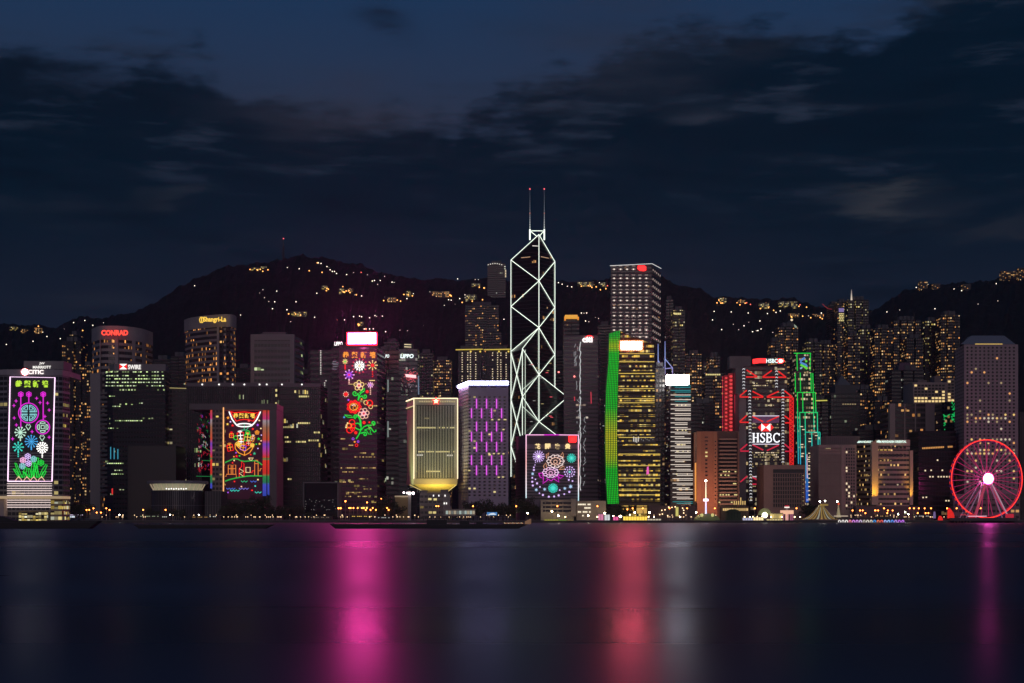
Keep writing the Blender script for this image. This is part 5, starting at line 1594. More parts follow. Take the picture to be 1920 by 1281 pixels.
hx, hy = 1410.5, 812.0
stroke('letter', [([(hx + 2.6, hy + .6), (hx + 2.6, hy + 17.2)], 3), ([(hx + 10.4, hy + .6), (hx + 10.4, hy + 17.2)], 3), ([(hx + 2.6, hy + 8.6), (hx + 10.4, hy + 8.6)], 1.5), ([(hx, hy + .6), (hx + 5, hy + .6)], 1.2), ([(hx + 8, hy + .6), (hx + 13, hy + .6)], 1.2),
                   ([(hx, hy + 17.2), (hx + 5, hy + 17.2)], 1.2), ([(hx + 8, hy + 17.2), (hx + 13, hy + 17.2)], 1.2)], D1, hs)
sx = hx + 19.3
stroke('letter', [([(sx + 3.8, hy + 2.8), (sx + 2.2, hy + 1.2), (sx, hy + .7), (sx - 2.6, hy + 1.6), (sx - 3.4, hy + 4), (sx - 2, hy + 6.6), (sx + .5, hy + 8.6), (sx + 3, hy + 10.8), (sx + 3.9, hy + 13.4), (sx + 2.6, hy + 16), (sx, hy + 17.2), (sx - 2.6, hy + 16.6), (sx - 4.2, hy + 15)], 2.5),
                   ([(sx + 3.9, hy + .4), (sx + 3.9, hy + 5)], 1.0), ([(sx - 4.2, hy + 12.4), (sx - 4.2, hy + 17.4)], 1.0)], D1, hs)
bx = hx + 26.6
stroke('letter', [([(bx + 1.6, hy + .6), (bx + 1.6, hy + 17.2)], 3), ([(bx - .5, hy + .6), (bx + 5.4, hy + .7), (bx + 8, hy + 2), (bx + 8.6, hy + 4.4), (bx + 7.6, hy + 7), (bx + 5, hy + 8.2), (bx + 2, hy + 8.2)], 1.9),
                   ([(bx + 4.8, hy + 8.3), (bx + 8.6, hy + 9.6), (bx + 9.6, hy + 12.8), (bx + 8.4, hy + 15.8), (bx + 5.6, hy + 17.1), (bx - .5, hy + 17.2)], 2.1)], D1, hs)
gx = hx + 45.6
stroke('letter', [([(gx + 5.2, hy + 4), (gx + 3.6, hy + 1.8), (gx + .6, hy + .7), (gx - 3, hy + 2), (gx - 5, hy + 5.2), (gx - 5.4, hy + 9), (gx - 4.6, hy + 13), (gx - 2.4, hy + 16.2), (gx + 1, hy + 17.3), (gx + 4, hy + 16.3), (gx + 5.6, hy + 14)], 2.4),
                   ([(gx + 5.4, hy + .5), (gx + 5.4, hy + 5.4)], 1.1)], D1, hs)
# red lit service towers
sr = neon('module_red', (.80, .055, .06), 1.0)
for x, r in ((1361.5, 3.2), (1370.5, 4.0)):
    px_box(T, 'service_shaft', mat('shaft_red', (.10, .03, .03), .6, (.25, .006, .008), .5), x - r, x + r, 704 if x < 1365 else 700, 812, D + 34, 6)
    for i in range(15):
        MB().ball(P(x, 709 - (x > 1365) * 3 + i * 7.2, D + 33), r * .80 * D / F, 10, 6, 0, .75).build('service_module', sr, T)
neon_lines(T, 'service_tube', [[(1377.5, 700), (1378, 775)]], D + 33, tm, 1.6)
neon_lines(T, 'service_tube', [[(1354.8, 706), (1355, 812)]], D + 33, tm, 1.2)
# red lattice stair on the far flank
for l in ([(1481, 742), (1481, 873)], [(1487.5, 745), (1487.5, 872)]):
    neon_lines(T, 'stair_post', [l], D - 1, tr, 1.6)
for i in range(18):
    y = 745 + i * 7.1
    neon_lines(T, 'stair_flight', [[(1481, y), (1487.5, y + 3.5)]], D - 1, tr, 1.5)
    neon_lines(T, 'stair_flight', [[(1487.5, y + 3.5), (1481, y + 7)]], D - 1, tr, 1.5)
px_box(T, 'stair_back', mat('stair_red', (.06, .01, .01), .6, (.35, .006, .006), .5), 1480.5, 1488, 745, 872, D + 1, 3)
random.seed(23)
wins(T, [(x + random.uniform(-1, 1), y) for y, a, b, q in ((714, 1428, 1454, .6), (719, 1414, 1440, .5), (723, 1412, 1440, .8), (729, 1414, 1420, .9), (748, 1416, 1458, .35), (760, 1418, 1455, .4), (796, 1411, 1422, .8), (796, 1446, 1460, .8), (802, 1411, 1420, .8), (802, 1450, 1461, .8),
                                                              (849, 1411, 1462, .85), (853, 1411, 1462, .6), (857, 1414, 1460, .8), (863, 1412, 1458, .4), (875, 1411, 1430, .7), (912, 1411, 1430, .9), (921, 1417, 1428, .8), (945, 1416, 1428, .9)) for x in range(a, b, 3) if random.random() < q],
     2.2, 1.8, D + 5.2, lambda i, x, y: random.choice((neon('gold_dim', ()), neon('dot_warm', ()), neon('faint_gold', (.8, .6, .3), .4))))

# ------------------------------------------------------------------ 23 brown box with egg-crate windows
D = 1370.0
T = tower('brown_box', 'brown box building with a deep grid of dark windows, in front of the trussed bank', 'building', plan(1432, 1510, D, 40), Z(872, D), mat('brown_box_stone', (.40, .25, .205), .8, var=.06), None)
px_box(T, 'top_recess', BLACK, 1449.5, 1508, 880, 887, D, 1, .2)
gmx = mat('grid_bar', (.34, .24, .22), .8)
wins(T, [(1451.5 + i * 4.45, 891.6 + j * 8.0) for j in range(8) for i in range(13)], 3.0, 6.2, D - .25, BLACK)
for j in range(9):
    px_box(T, 'grid_rail', gmx, 1449, 1509, 887 + j * 8.0, 888.2 + j * 8.0, D, 1, .8)
wins(T, [(1506, 892 + i * 7.9) for i in range(8)], 2, 1.4, D - 1, neon('faint_gold', ()))

# ------------------------------------------------------------------ 24 stepped tower outlined in green tubes
D = 1520.0
T = thing('stepped_tower', 'stepped tower outlined in light tubes fading from green to blue, with a blue-green knot emblem', 'tower', (X(1512, D), D, GZ))
sf = facade('w_stepped', (.065, .060, .068), (.015, .015, .018), .7, .5, .30, .6, 3, [(1, .70, .32), (1, .8, .5)], .8)
for x0, x1, y0, y1, dd in ((1493, 1521, 662, 700, 14), (1491, 1525, 699.6, 738, 12), (1496, 1530, 737, 776, 8), (1500, 1534, 775, 811, 4), (1496, 1538, 810, 962, 0), (1490, 1500, 738, 962, 16)):
    MB().prism(plan(x0, x1, D + dd, 34), GZ if y1 > 900 else Z(y1, D), Z(y0, D), cells=(2.4, 4)).build('step_block', [sf, ROOF], T)
zt_ = Z(660, D) - GZ
zq = lambda y: max(0.0, min(1.0, (Z(y, D) - GZ) / zt_))
sl = led_ramp('stepped_led', 0, zt_, [(0, (.02, .10, .60)), (zq(915), (.03, .14, .62)), (zq(870), (.02, .35, .55)), (zq(830), (.02, .50, .42)), (zq(790), (.01, .55, .24)), (zq(760), (.008, .58, .06)), (1, (.008, .58, .05))], 1.15, True)
for l in ([(1488.5, 662.5), (1520.5, 662.5)], [(1494, 663), (1495, 695)], [(1519.5, 663), (1519, 695)],
          [(1491, 700), (1491.5, 736)], [(1500.5, 699), (1501, 734)], [(1520.5, 699), (1521, 734)], [(1524, 700), (1525, 736)],
          [(1494.5, 736), (1529, 736)], [(1495, 737), (1497, 870)], [(1505, 737), (1505.5, 773)], [(1524.5, 737), (1526.5, 806)], [(1528.5, 737), (1530, 775)],
          [(1499, 773.5), (1533.5, 773.5)], [(1499.5, 774), (1501, 871)], [(1509.5, 774), (1512, 942)], [(1532.5, 774), (1533, 812)],
          [(1511.5, 810.5), (1537.5, 810.5)], [(1522, 811), (1524, 942)], [(1534, 811), (1534, 845)], [(1537.5, 811), (1538, 840)], [(1524, 847), (1530, 847)], [(1514.5, 890), (1514.8, 942)], [(1526.5, 847), (1527, 942)]):
    neon_lines(T, 'light_tube', [l], D - 1.5, sl, 1.7)
neon_lines(T, 'light_tube', [[(1513, 852), (1513.6, 897)]], D - 1.8, neon('tube_rose', (.85, .55, .75), 1.0), 1.4)
neon_lines(T, 'knot_emblem', [[(1509, 671), (1502, 676), (1501, 680), (1511, 684), (1513, 688)]], D + 13, neon('knot_blue', (.08, .25, .62), 1), 4.0)
neon_lines(T, 'knot_emblem', [[(1511, 676), (1512.5, 679)], [(1501, 684), (1511, 689), (1513, 692.5)]], D + 12.6, neon('knot_green', (.12, .72, .05), 1), 4.0)
neon_lines(T, 'knot_emblem', [[(1500.5, 691.5), (1504, 689)]], D + 12.4, neon('knot_pale', (.25, .45, .65), 1), 3.4)
random.seed(29)
wins(T, [(random.choice((1517, 1531, 1505)) + random.uniform(-2, 2), 800 + i * 5.6) for i in range(25)] + [(1518, 850 + i * 7.8) for i in range(12)], 5, 1.5, D - 1.0, neon('dot_warm', ()))

# ------------------------------------------------------------------ 25 fine-gridded office block, 26 hotel with golden uplights
D = 1390.0
T = tower('ribbed_block', 'brown office block of fine vertical ribs with dark square windows down one side', 'office block', plan(1535, 1606, D, 40), Z(834, D), mat('ribbed_stone', (.38, .27, .24), .8, var=.08), None)
px_box(T, 'penthouse', mat('penthouse_brown', (.20, .145, .145), .8), 1548, 1612, 818, 834.5, D + 10, 24)
for i in range(17):
    px_box(T, 'penthouse_rib', mat('penthouse_rib', (.15, .11, .11), .8), 1549 + i * 3.7, 1550 + i * 3.7, 820, 833, D + 10, .8, .5)
for i in range(17):
    x = 1537.5 + i * 2.4
    px_box(T, 'rib', mat('rib_brown', (.31, .22, .20), .8), x, x + 1.0, 852, 958, D, .8, .5)
for y in (840, 846, 852, 866, 888, 911, 935):
    px_box(T, 'rail', mat('rib_brown', ()), 1535, 1578, y, y + 1.2, D, .8, .7)
px_box(T, 'corner_pier', mat('ribbed_pier', (.44, .31, .27), .8), 1577, 1583, 836, 962, D, 3, .9)
random.seed(6)
wins(T, [(1587.5 + i * 4.6, 842 + j * 5.9) for j in range(20) for i in range(4)], 2.6, 3.6, D - .3, lambda i, x, y: neon('dot_warm', ()) if random.random() < .17 else BLACK)
neon_dots(T, 'sign_light', [(1549 + i * 1.6, 841, .8) for i in range(6)], D - 1, neon('faint_gold', ()))
D = 1380.0
T = tower('sign_hotel', 'beige hotel with pale rooftop lettering and golden uplit corner pilasters', 'hotel', plan(1643, 1706, D, 34, xl=1605), Z(825.5, D),
          facade('w_signhotel', (.48, .35, .28), (.022, .019, .018), .97, .46, .80, .30, 1, [(1, .60, .20), (1, .8, .5), (1, .66, .25)], 1.3, split=.5), (2.8, 4.0))
hp = mat('hotel_pilaster', (.56, .42, .32), .75)
px_box(T, 'pilaster', hp, 1634.5, 1646.5, 828, 947, D - 1, 5, 1.0)
px_box(T, 'pilaster', hp, 1705.5, 1711.5, 845, 947, D - 1, 6, 1.0)
px_box(T, 'cornice', mat('hotel_band', (.50, .37, .30), .8), 1642, 1706, 825, 836, D, 4, .8)
for y in (846, 849.5, 858):
    px_box(T, 'ledge', mat('hotel_band', ()), 1643, 1706, y, y + 1.4, D, 2, .7)
wins(T, [(1646 + i * 7.2, 839) for i in range(8)], 4.8, 4.6, D - .9, BLACK)
wins(T, [(1645.5 + i * 7.3, 843.8) for i in range(4)], 5, 2, D - 1.1, neon('lobby_gold', ()))
wins(T, [(1646 + i * 7.2, 853.5) for i in range(8)], 4, 6, D - .4, BLACK)
text(T, 'hotel_sign', 'MANDARIN ORIENTAL', 1676.5, 828.2, 46, 4.2, D - 2, neon('letter_mint', (.72, .95, .85), 1.2), .03)
MB().plate([(1643, 830), (1644, 827), (1648, 825.5), (1652, 827.5), (1652.6, 830)], D - 2, .4).build('fan_emblem', neon('letter_mint', ()), T)
text(T, 'hotel_sign', 'MANDARIN', 1623.5, 828.5, 24, 4.0, D + 3, neon('letter_mint', ()), .03)
MB().plate([(1607, 830.5), (1610, 826.5), (1612.5, 830.5)], D + 3, .4).build('fan_emblem', neon('letter_mint', ()), T)
for x in (1637, 1643.5, 1708.5):
    L_ = bpy.data.lights.new('pilaster_uplight', 'SPOT')
    L_.energy, L_.color, L_.spot_size, L_.spot_blend, L_.shadow_soft_size = 30000, (1, .55, .04), math.radians(44), .9, .2
    lo = bpy.data.objects.new('pilaster_uplight', L_)
    COL.objects.link(lo)
    lo.parent = T
    lo.location = P(x, 946.5, D - 5.6) - BASE[T.name]
    lo.rotation_euler = (math.radians(172), 0, 0)
MB().prism(plan(1604, 1722, D - 8, 10), GZ, Z(949, D - 8), 0, 1).build('podium', [mat('podium_brown', (.14, .10, .095), .8), ROOF], T)

# ------------------------------------------------------------------ 27 towers behind the hotel
D = 1500.0
T = tower('pilaster_tower', 'brown tower with pale vertical pilasters and warm lit floors behind the golden-uplit hotel', 'tower', plan(1669, 1741, D, 40), Z(757, D),
          facade('w_pilaster', (.11, .075, .080), (.016, .014, .016), .95, .6, .25, .5, 4, AMBER, .9), (2.4, 4.6))
for a, b in ((1668, 1678), (1695, 1697.2), (1715, 1717.2), (1735, 1752)):
    px_box(T, 'pilaster', mat('pale_pilaster', (.32, .24, .23), .8), a, b, 757, 905, D, 6, 1)
D = 1570.0
T = tower('waffle_block', 'pale waffle-grid building with two golden lit storeys, beside the round-windowed tower', 'building', plan(1712, 1776, D, 40), Z(717, D), mat('waffle_stone', (.34, .26, .25), .8, var=.06), None)
px_box(T, 'upper_wing', MATS['waffle_stone'], 1775.8, 1796, 710.5, 905, D + 1, 40)
px_box(T, 'roof_plant', mat('plant_rose', (.20, .15, .15), .8), 1721, 1738, 713, 717.2, D + 4, 16)
px_box(T, 'roof_plant', mat('plant_rose', ()), 1752, 1764, 705, 717.2, D + 4, 16)
random.seed(14)
wp = lambda i, x, y: (neon('waffle_gold', (1, .72, .30), 1.0) if (743 < y < 756 and random.random() < .85 or random.random() < .13) else BLACK)
wins(T, [(1717 + i * 6.5, 723 + j * 5.9) for j in range(6) for i in range(9)] + [(1780 + i * 6.4, 715.5 + j * 5.9) for j in range(9) for i in range(2)] + [(1757.5 + i * 5.4, 760 + j * 6.0) for j in range(9) for i in range(4)], 4.6, 3.4, D - .3, wp)
D = 1520.0
T = tower('green_screen_tower', 'dark tower with ragged green lit screen strip between the waffle building and round-windowed tower', 'tower', plan(1766, 1796, D, 30), Z(754, D), facade('w_greenstrip', (.03, .035, .035), (.012, .014, .014), .8, .6, .1, .5, 2, WARM, .6), (2.4, 4))
random.seed(41)
mb = MB()
for i in range(80):
    x, y = random.uniform(1784, 1791), random.uniform(749, 790)
    if i > 45:
        x, y = random.choice(((random.uniform(1768, 1786), random.uniform(776, 781)), (random.uniform(1769, 1772), random.uniform(780, 806)), (random.uniform(1778, 1789), random.uniform(810, 826))))
    mb.plate([(x, y), (x + 1.6, y), (x + 1.6, y + 2), (x, y + 2)], D - 1, .2)
tag(mb.build('screen_pixels', neon('screen_green', (.01, .55, .12), .8), T), kind='stuff')
D = 1425.0
tower('black_glass_block', 'black glass block with a thin amber window line, left of the red wheel', 'office block', plan(1722, 1792, D, 40), Z(808, D), facade('w_blackglass', (.012, .010, .016), (.007, .007, .010), .9, .7, .03, .5, 4, WARM, .6, grough=.15), (2.4, 4.2))
T = [o for o in bpy.data.objects if o.name == 'black_glass_block'][0]
random.seed(2)
wins(T, [(1724 + i * 3.2 , 841 - i * .18) for i in range(20) if random.random() < .85], 2.4, 3.2, D - .4, neon('amber_low', (1, .45, .12), .6))
wins(T, [(1744 + i * 5.2, 894) for i in range(8) if i != 2] + [(1735, 882.5), (1746, 882), (1767, 882), (1758, 863), (1731, 933), (1737, 932.5), (1774, 939), (1779, 939), (1786, 939)], 2.6, 2.6, D - .4, neon('dot_warm', ()))

# ------------------------------------------------------------------ 28 round-windowed tower
D = 1400.0
T = tower('round_window_tower', 'pale tower of round porthole windows under a sloped hip roof, behind the red wheel', 'tower', plan(1808, 1909, D, 46, xl=1790), Z(646, D), mat('porthole_stone', (.33, .265, .28), .8, var=.05), None)
hip = MB()
b0 = plan(1801, 1904, D + 2, 44, xl=1796)
b1 = plan(1822, 1883, D + 16, 14)
z0, z1 = Z(646, D) + .4, Z(629.5, D + 16)
for i in range(4):
    j = (i + 1) % 4
    hip.face([(b0[i][0], b0[i][1], z0), (b0[j][0], b0[j][1], z0), (b1[j][0], b1[j][1], z1), (b1[i][0], b1[i][1], z1)])
hip.face([(p[0], p[1], z1) for p in b1])
hip.build('hip_roof', mat('hip_grey', (.20, .21, .24), .7), T)
px_box(T, 'roof_slot', neon('slot_gold', (1, .66, .16), .7), 1829, 1880, 644.4, 645.8, D, 1, -.5)
random.seed(19)
cells_ = [(1814 + i * 7.92, 652 + j * 6.62) for j in range(41) for i in range(12)]
litp = {1: .04, 7: .2, 10: .35, 13: .12, 15: .1, 17: .2, 19: .5, 20: .75, 21: .3, 26: .4, 27: .3, 29: .5, 30: .85, 32: .5, 35: .55, 37: .2, 38: .2}
pg = [neon('port_gold', (1, .66, .20), .85), neon('port_amber', (1, .45, .14), .8), neon('port_white', (1, .85, .6), .6), neon('faint_gold', ())]
lit_ = [c for c in cells_ if random.random() < litp.get(int((c[1] - 652) / 6.62 + .5), .02)]
dk = [c for c in cells_ if c not in lit_]
ls_ = set(lit_)
wins(T, lit_ + dk, 4.1, 4.1, D - .25, lambda i, x, y: random.choice(pg) if (x, y) in ls_ else mat('porthole_dark', (.015, .013, .017), .25), round_=True)
fl = MB()
for j in range(44):
    for q in range(5):
        t = (q + .5) / 5
        x_, y_ = X(1808, D) + (X(1790, D + 46) - X(1808, D)) * t, D + 46 * t
        fl.box(x_ - .45, x_ - .1, y_ - 1.6, y_ + 1.6, Z(652.8 + j * 6.62, D), Z(650.4 + j * 6.62, D))
tag(fl.build('window', mat('flank_dark', (.10, .078, .086), .5), T), kind='stuff')
MB().prism(plan(1788, 1912, D - 10, 12), GZ, Z(926, D - 10), cells=(4.0, 5.0)).build('podium', [facade('w_podium', (.24, .19, .19), (.03, .026, .03), .7, .42, .12, .5, 2, WARM, .8), ROOF], T)
for y in (927, 934):
    px_box(T, 'podium_band', mat('podium_rose', (.28, .22, .22), .8), 1788, 1912, y, y + 1.8, D - 10, 1, .5)
tower('edge_tower', 'dark tower with pale vertical edges, cut off beyond the round-windowed tower', 'tower', plan(1912, 1960, 1470, 40), Z(772, 1470), facade('w_edge', (.06, .05, .05), (.02, .018, .02), .3, .95, .08, .5, 2, YELL, .7), (3, 4.4))

# ------------------------------------------------------------------ 29 apartment towers and offices in the rows behind
RES = [facade('w_res%d' % i, c, (.012, .012, .016), .62, .5, cp, .74, 2, cols, S) for i, (c, cp, cols, S) in enumerate((
    ((.018, .018, .024), .26, AMBER, 1.25), ((.024, .021, .027), .22, YELL, 1.0), ((.022, .020, .026), .18, AMBER, 1.05), ((.018, .017, .023), .34, AMBER, 1.2), ((.026, .023, .029), .05, WARM, 1.0)))]
OFF = facade('w_off', (.028, .026, .031), (.010, .010, .013), .9, .5, .05, .6, 4, COOL, .7)
ROWS = [
    (116, 152, 640, 1900, 0, 2, 'slender apartment tower with amber windows, just right of the lantern mural tower'),
    (154, 172, 686, 1860, 3, 1, 'short apartment tower with two columns of amber windows beside the red-lettered hotel'),
    (130, 146, 628, 2080, 2, 1, 'far apartment tower whose lit top peeps over the slender tower left of the red-lettered hotel'),
    (288, 320, 674, 1950, 4, 1, 'dim block half hidden behind the white-lettered slab'),
    (786, 812, 662, 2000, 1, 1, 'apartment tower with few amber windows above the red star building'),
    (812, 846, 676, 2040, 3, 2, 'apartment tower with many small windows behind the red star building'),
    (720, 748, 642, 2120, 4, 1, 'faint grey tower behind the half-hidden roof letters'),
    (872, 935, 572, 2500, 2, 2, 'wide hillside apartment slab above the pair with yellow eaves'),
    (905, 940, 622, 2350, 0, 1, 'stepped hillside block with pinkish lit floors above the pair with yellow eaves'),
    (914, 948, 494, 2800, 4, 1, 'tall black ridge-top tower crowned with a ring of white dots'),
    (1122, 1146, 610, 2100, 4, 1, 'dim tower between the louvred tower and the pin-lit tower'),
    (1249, 1262, 562, 2050, 4, 1, 'thin dark tower right beside the pin-lit slab'),
    (1262, 1284, 582, 1980, 1, 1, 'tall dim tower with an amber lit top floor, right of the pin-lit slab'),
    (1286, 1316, 664, 2050, 3, 2, 'low amber-windowed apartment block left of the striped tower top'),
    (1317, 1332, 686, 2100, 1, 1, 'narrow apartment block behind the orange stone building'),
    (1330, 1350, 668, 2000, 0, 1, 'narrow apartment tower with a bright amber column above the orange stone building'),
    (1322, 1356, 700, 1800, 3, 1, 'apartment block with a gold lit top floor left of the red lit service shafts'),
    (1296, 1340, 756, 1640, 4, 1, 'dark office block with white dotted floors above the orange stone building'),
    (1460, 1497, 612, 2150, 3, 2, 'stepped apartment tower with amber windows and a lantern peak behind the trussed bank'),
    (1445, 1463, 640, 2080, 0, 1, 'slim apartment tower with three amber windows beside the lantern-peaked tower'),
    (1512, 1540, 642, 2000, 1, 1, 'apartment tower with a lit edge column right behind the stepped green tower'),
    (1532, 1566, 645, 2080, 0, 2, 'broad apartment tower with amber window groups right of the stepped green tower'),
    (1526, 1552, 752, 1640, 4, 1, 'office block with a yellow lit roof edge right of the stepped green tower'),
    (1556, 1572, 570, 2600, 4, 1, 'far tower with a red-lit swoop on the ridge'),
    (1570, 1588, 566, 2550, 2, 1, 'far tower with a bright chequered lit screen'),
    (1590, 1629, 562, 2300, 1, 2, 'tallest dark apartment tower on the ridge carrying a lit needle spire'),
    (1590, 1612, 628, 2020, 0, 1, 'narrow tower with a dense column of amber windows below the needle spire tower'),
    (1612, 1638, 616, 2150, 1, 1, 'apartment tower sprinkled with pale yellow windows below the needle spire tower'),
    (1640, 1674, 616, 2060, 3, 2, 'apartment tower with big paired amber windows, left of the twin-masted tower'),
    (1676, 1726, 600, 2180, 0, 3, 'broad apartment tower with two thin roof masts and a crowned parapet'),
    (1700, 1730, 634, 2000, 2, 1, 'mid-height apartment tower just below the crowned parapet tower'),
    (1734, 1764, 602, 2200, 1, 2, 'apartment tower with pale yellow lit floors, second from the round-windowed tower'),
    (1764, 1800, 590, 2150, 3, 2, 'tall apartment tower of scattered yellow windows next to the round-windowed tower'),
    (1672, 1732, 694, 1700, 4, 2, 'purple tinted block with a raised penthouse behind the pilaster tower'),
    (1640, 1672, 752, 1640, 0, 1, 'low apartment block of amber windows left of the pale pilasters'),
    (1596, 1640, 730, 1760, 2, 2, 'dark residential block with sparse windows above the ribbed office block'),
    (1610, 1668, 806, 1560, 4, 1, 'dim flat office slab just above the beige hotel roof'),
    (960, 1000, 640, 2250, 4, 1, 'faint tower seen through the gap left of the braced tower'),
    (1040, 1058, 665, 1900, 4, 1, 'narrow dim tower between the braced tower and the louvred tower'),
    (660, 720, 655, 2150, 4, 1, 'dim block hidden behind the magenta tower'),
    (560, 600, 700, 1780, 4, 1, 'dim office block behind the dark slab wing'),
    (320, 350, 668, 1900, 4, 1, 'dim tower left of the golden-lettered hotel'),
    (443, 470, 690, 1900, 4, 1, 'low dim tower between the golden-lettered hotel and the grey slab'),
]
BT = {}
SKIP = ('faint tower seen through', 'dim block hidden behind the magenta')
for x0, x1, yt, D, st, sl_, lab in ROWS:
    if lab.startswith(SKIP):
        continue
    T = tower('apartment_tower' if st != 4 else 'background_tower', lab, 'tower', bays(x0, x1, D, 28, sl_, 5, 2.5), Z(yt, D), RES[st] if st != 4 else OFF, (2.5, 3.6), 'towers in the rows behind', (.55, 5))
    BT[lab] = (T, D)


def bt_(start):
    return next(v for k_, v in BT.items() if k_.startswith(start))


T, D = bt_('tall black ridge-top')
neon_dots(T, 'crown_lamp', [(915.5 + i * 4.2, 496.5 - 2.4 * math.sin(math.pi * i / 6), 1.0) for i in range(7)], D - 4, neon('dot_white', ()))
wins(T, [(949.5 - 1.5, 507 + i * 3.0) for i in range(5)], 2.4, 1.6, D - 4, neon('dot_warm', ()))
T, D = bt_('tall dim tower with an amber')
wins(T, [(1266 + i * 3.2, 588.5) for i in range(4)], 2.6, 3.6, D - 4, neon('gold_window', ()))
T, D = bt_('far tower with a bright')
px_box(T, 'lit_screen', neon('screen_violet', (.30, .22, .55), .7), 1573, 1586, 578, 585, D - 4, 1)
wins(T, [(1574.5 + i * 4 + (j % 2), 588.5 + j * 3.2) for j in range(5) for i in range(3)], 3, 2, D - 4, neon('gold_window', ()))
T, D = bt_('far tower with a red-lit')
neon_lines(T, 'red_swoop', [[(1542, 570), (1547, 575), (1553, 579), (1560, 580)]], D - 6, neon('swoop_red', (.30, .03, .04), .7), 1.4)
T, D = bt_('tallest dark apartment')
MB().tube([P(1596.5, 563, D), P(1596.5, 543, D)], 1.3, 6, r2=.3).build('needle_spire', led_ramp('spire_glow', Z(563, D) - BASE[T.name].z, Z(543, D) - BASE[T.name].z, [(0, (.9, .75, .6)), (1, (.25, .2, .2))], .9), T)
T, D = bt_('stepped apartment tower')
pk = MB()
p0, p1 = X(1468, D), X(1496, D)
for a, b in (((p0, D), (p1, D)), ((p1, D), (p1, D + 20)), ((p1, D + 20), (p0, D + 20)), ((p0, D + 20), (p0, D))):
    pk.face([(a[0], a[1], Z(613, D)), (b[0], b[1], Z(613, D)), ((p0 + p1) / 2, D + 10, Z(599, D))])
pk.build('peak_roof', ROOF, T)
MB().ball(P(1484.5, 600, D - 1), 1.6).build('peak_lantern', neon('dot_warm', ()), T)
MB().plate([(1489, 608), (1494, 612), (1494, 615), (1490, 614)], D - 4, .4).build('lit_facet', neon('facet_green', (.45, .55, .4), .6), T)
T, D = bt_('broad apartment tower with two thin')
for x in (1682, 1714):
    MB().tube([P(x, 601, D), P(x, 584, D)], .5, 4).build('roof_mast', BLACK, T)
T, D = bt_('office block with a yellow lit roof')
neon_lines(T, 'roof_light', [[(1529, 751.5), (1551, 751)]], D - 4, neon('roof_yellow', (.75, .70, .12), .8), 2.2)
T, D = bt_('purple tinted block')
px_box(T, 'penthouse', mat('penthouse_plum', (.12, .07, .11), .8), 1686, 1707, 680, 694.5, D + 2, 14)
T, D = bt_('apartment block with a gold lit')
wins(T, [(1325 + i * 4, 702.5) for i in range(7)], 3.2, 2.6, D - 4, neon('gold_window', ()))
# domed-pyramid exchange block
D = 1680.0
T = tower('pyramid_roof_tower', 'dark tower with a pale pyramid roof between the ribbed block and the tall apartment towers', 'tower', plan(1558, 1613, D, 44), Z(737, D), facade('w_pyr', (.05, .05, .05), (.013, .014, .014), .8, .6, .05, .5, 3, COOL, .7), (2.6, 4.2))
px_box(T, 'upper_tier', mat('tier_grey', (.09, .088, .088), .8), 1566, 1606, 722, 737.5, D + 5, 34)
pk = MB()
p0, p1 = X(1572, D), X(1600, D)
for a, b in (((p0, D + 8), (p1, D + 8)), ((p1, D + 8), (p1, D + 34)), ((p1, D + 34), (p0, D + 34)), ((p0, D + 34), (p0, D + 8))):
    pk.face([(a[0], a[1], Z(722.5, D)), (b[0], b[1], Z(722.5, D)), ((p0 + p1) / 2, D + 21, Z(700, D))])
pk.build('pyramid_roof', mat('pyramid_grey', (.13, .13, .13), .7), T)
wins(T, [(1581 + i * 4.5, 758) for i in range(6)], 3, 2, D - .4, neon('faint_gold', ()))
# radio mast on the peak
D = 2985.0
T = thing('radio_mast', 'lattice radio mast on the highest crest of the dark hill', 'mast', (X(531.5, D), D, Z(490, D)))
MB().tube([P(531.5, 493, D), P(531.5, 462, D)], 3.4, 4, r2=1.8).build('mast_lower', mat('mast_dark', (.02, .02, .025), .7), T)
MB().tube([P(531.5, 462, D), P(531.5, 448, D)], 1.5, 4, r2=.8).build('mast_upper', mat('mast_upper_grey', (.08, .07, .08), .7), T)
MB().ball(P(531.5, 447.6, D), 1.2).build('mast_beacon', neon('beacon_red', ()), T)

# ------------------------------------------------------------------ 30 lights and houses on the wooded slopes
def slope_lamp_mesh(name, r, m):
    mb = MB()
    mb.tube([(0, 0, -2.5), (0, 0, r)], .14, 4, 1)
    mb.ball((0, 0, r), r, 6, 4, 0)
    me = bpy.data.meshes.new(name)
    me.from_pydata(mb.v, [], mb.f)
    me.materials.append(m)
    me.materials.append(BLACK)
    me.polygons.foreach_set('material_index', mb.mi)
    return me


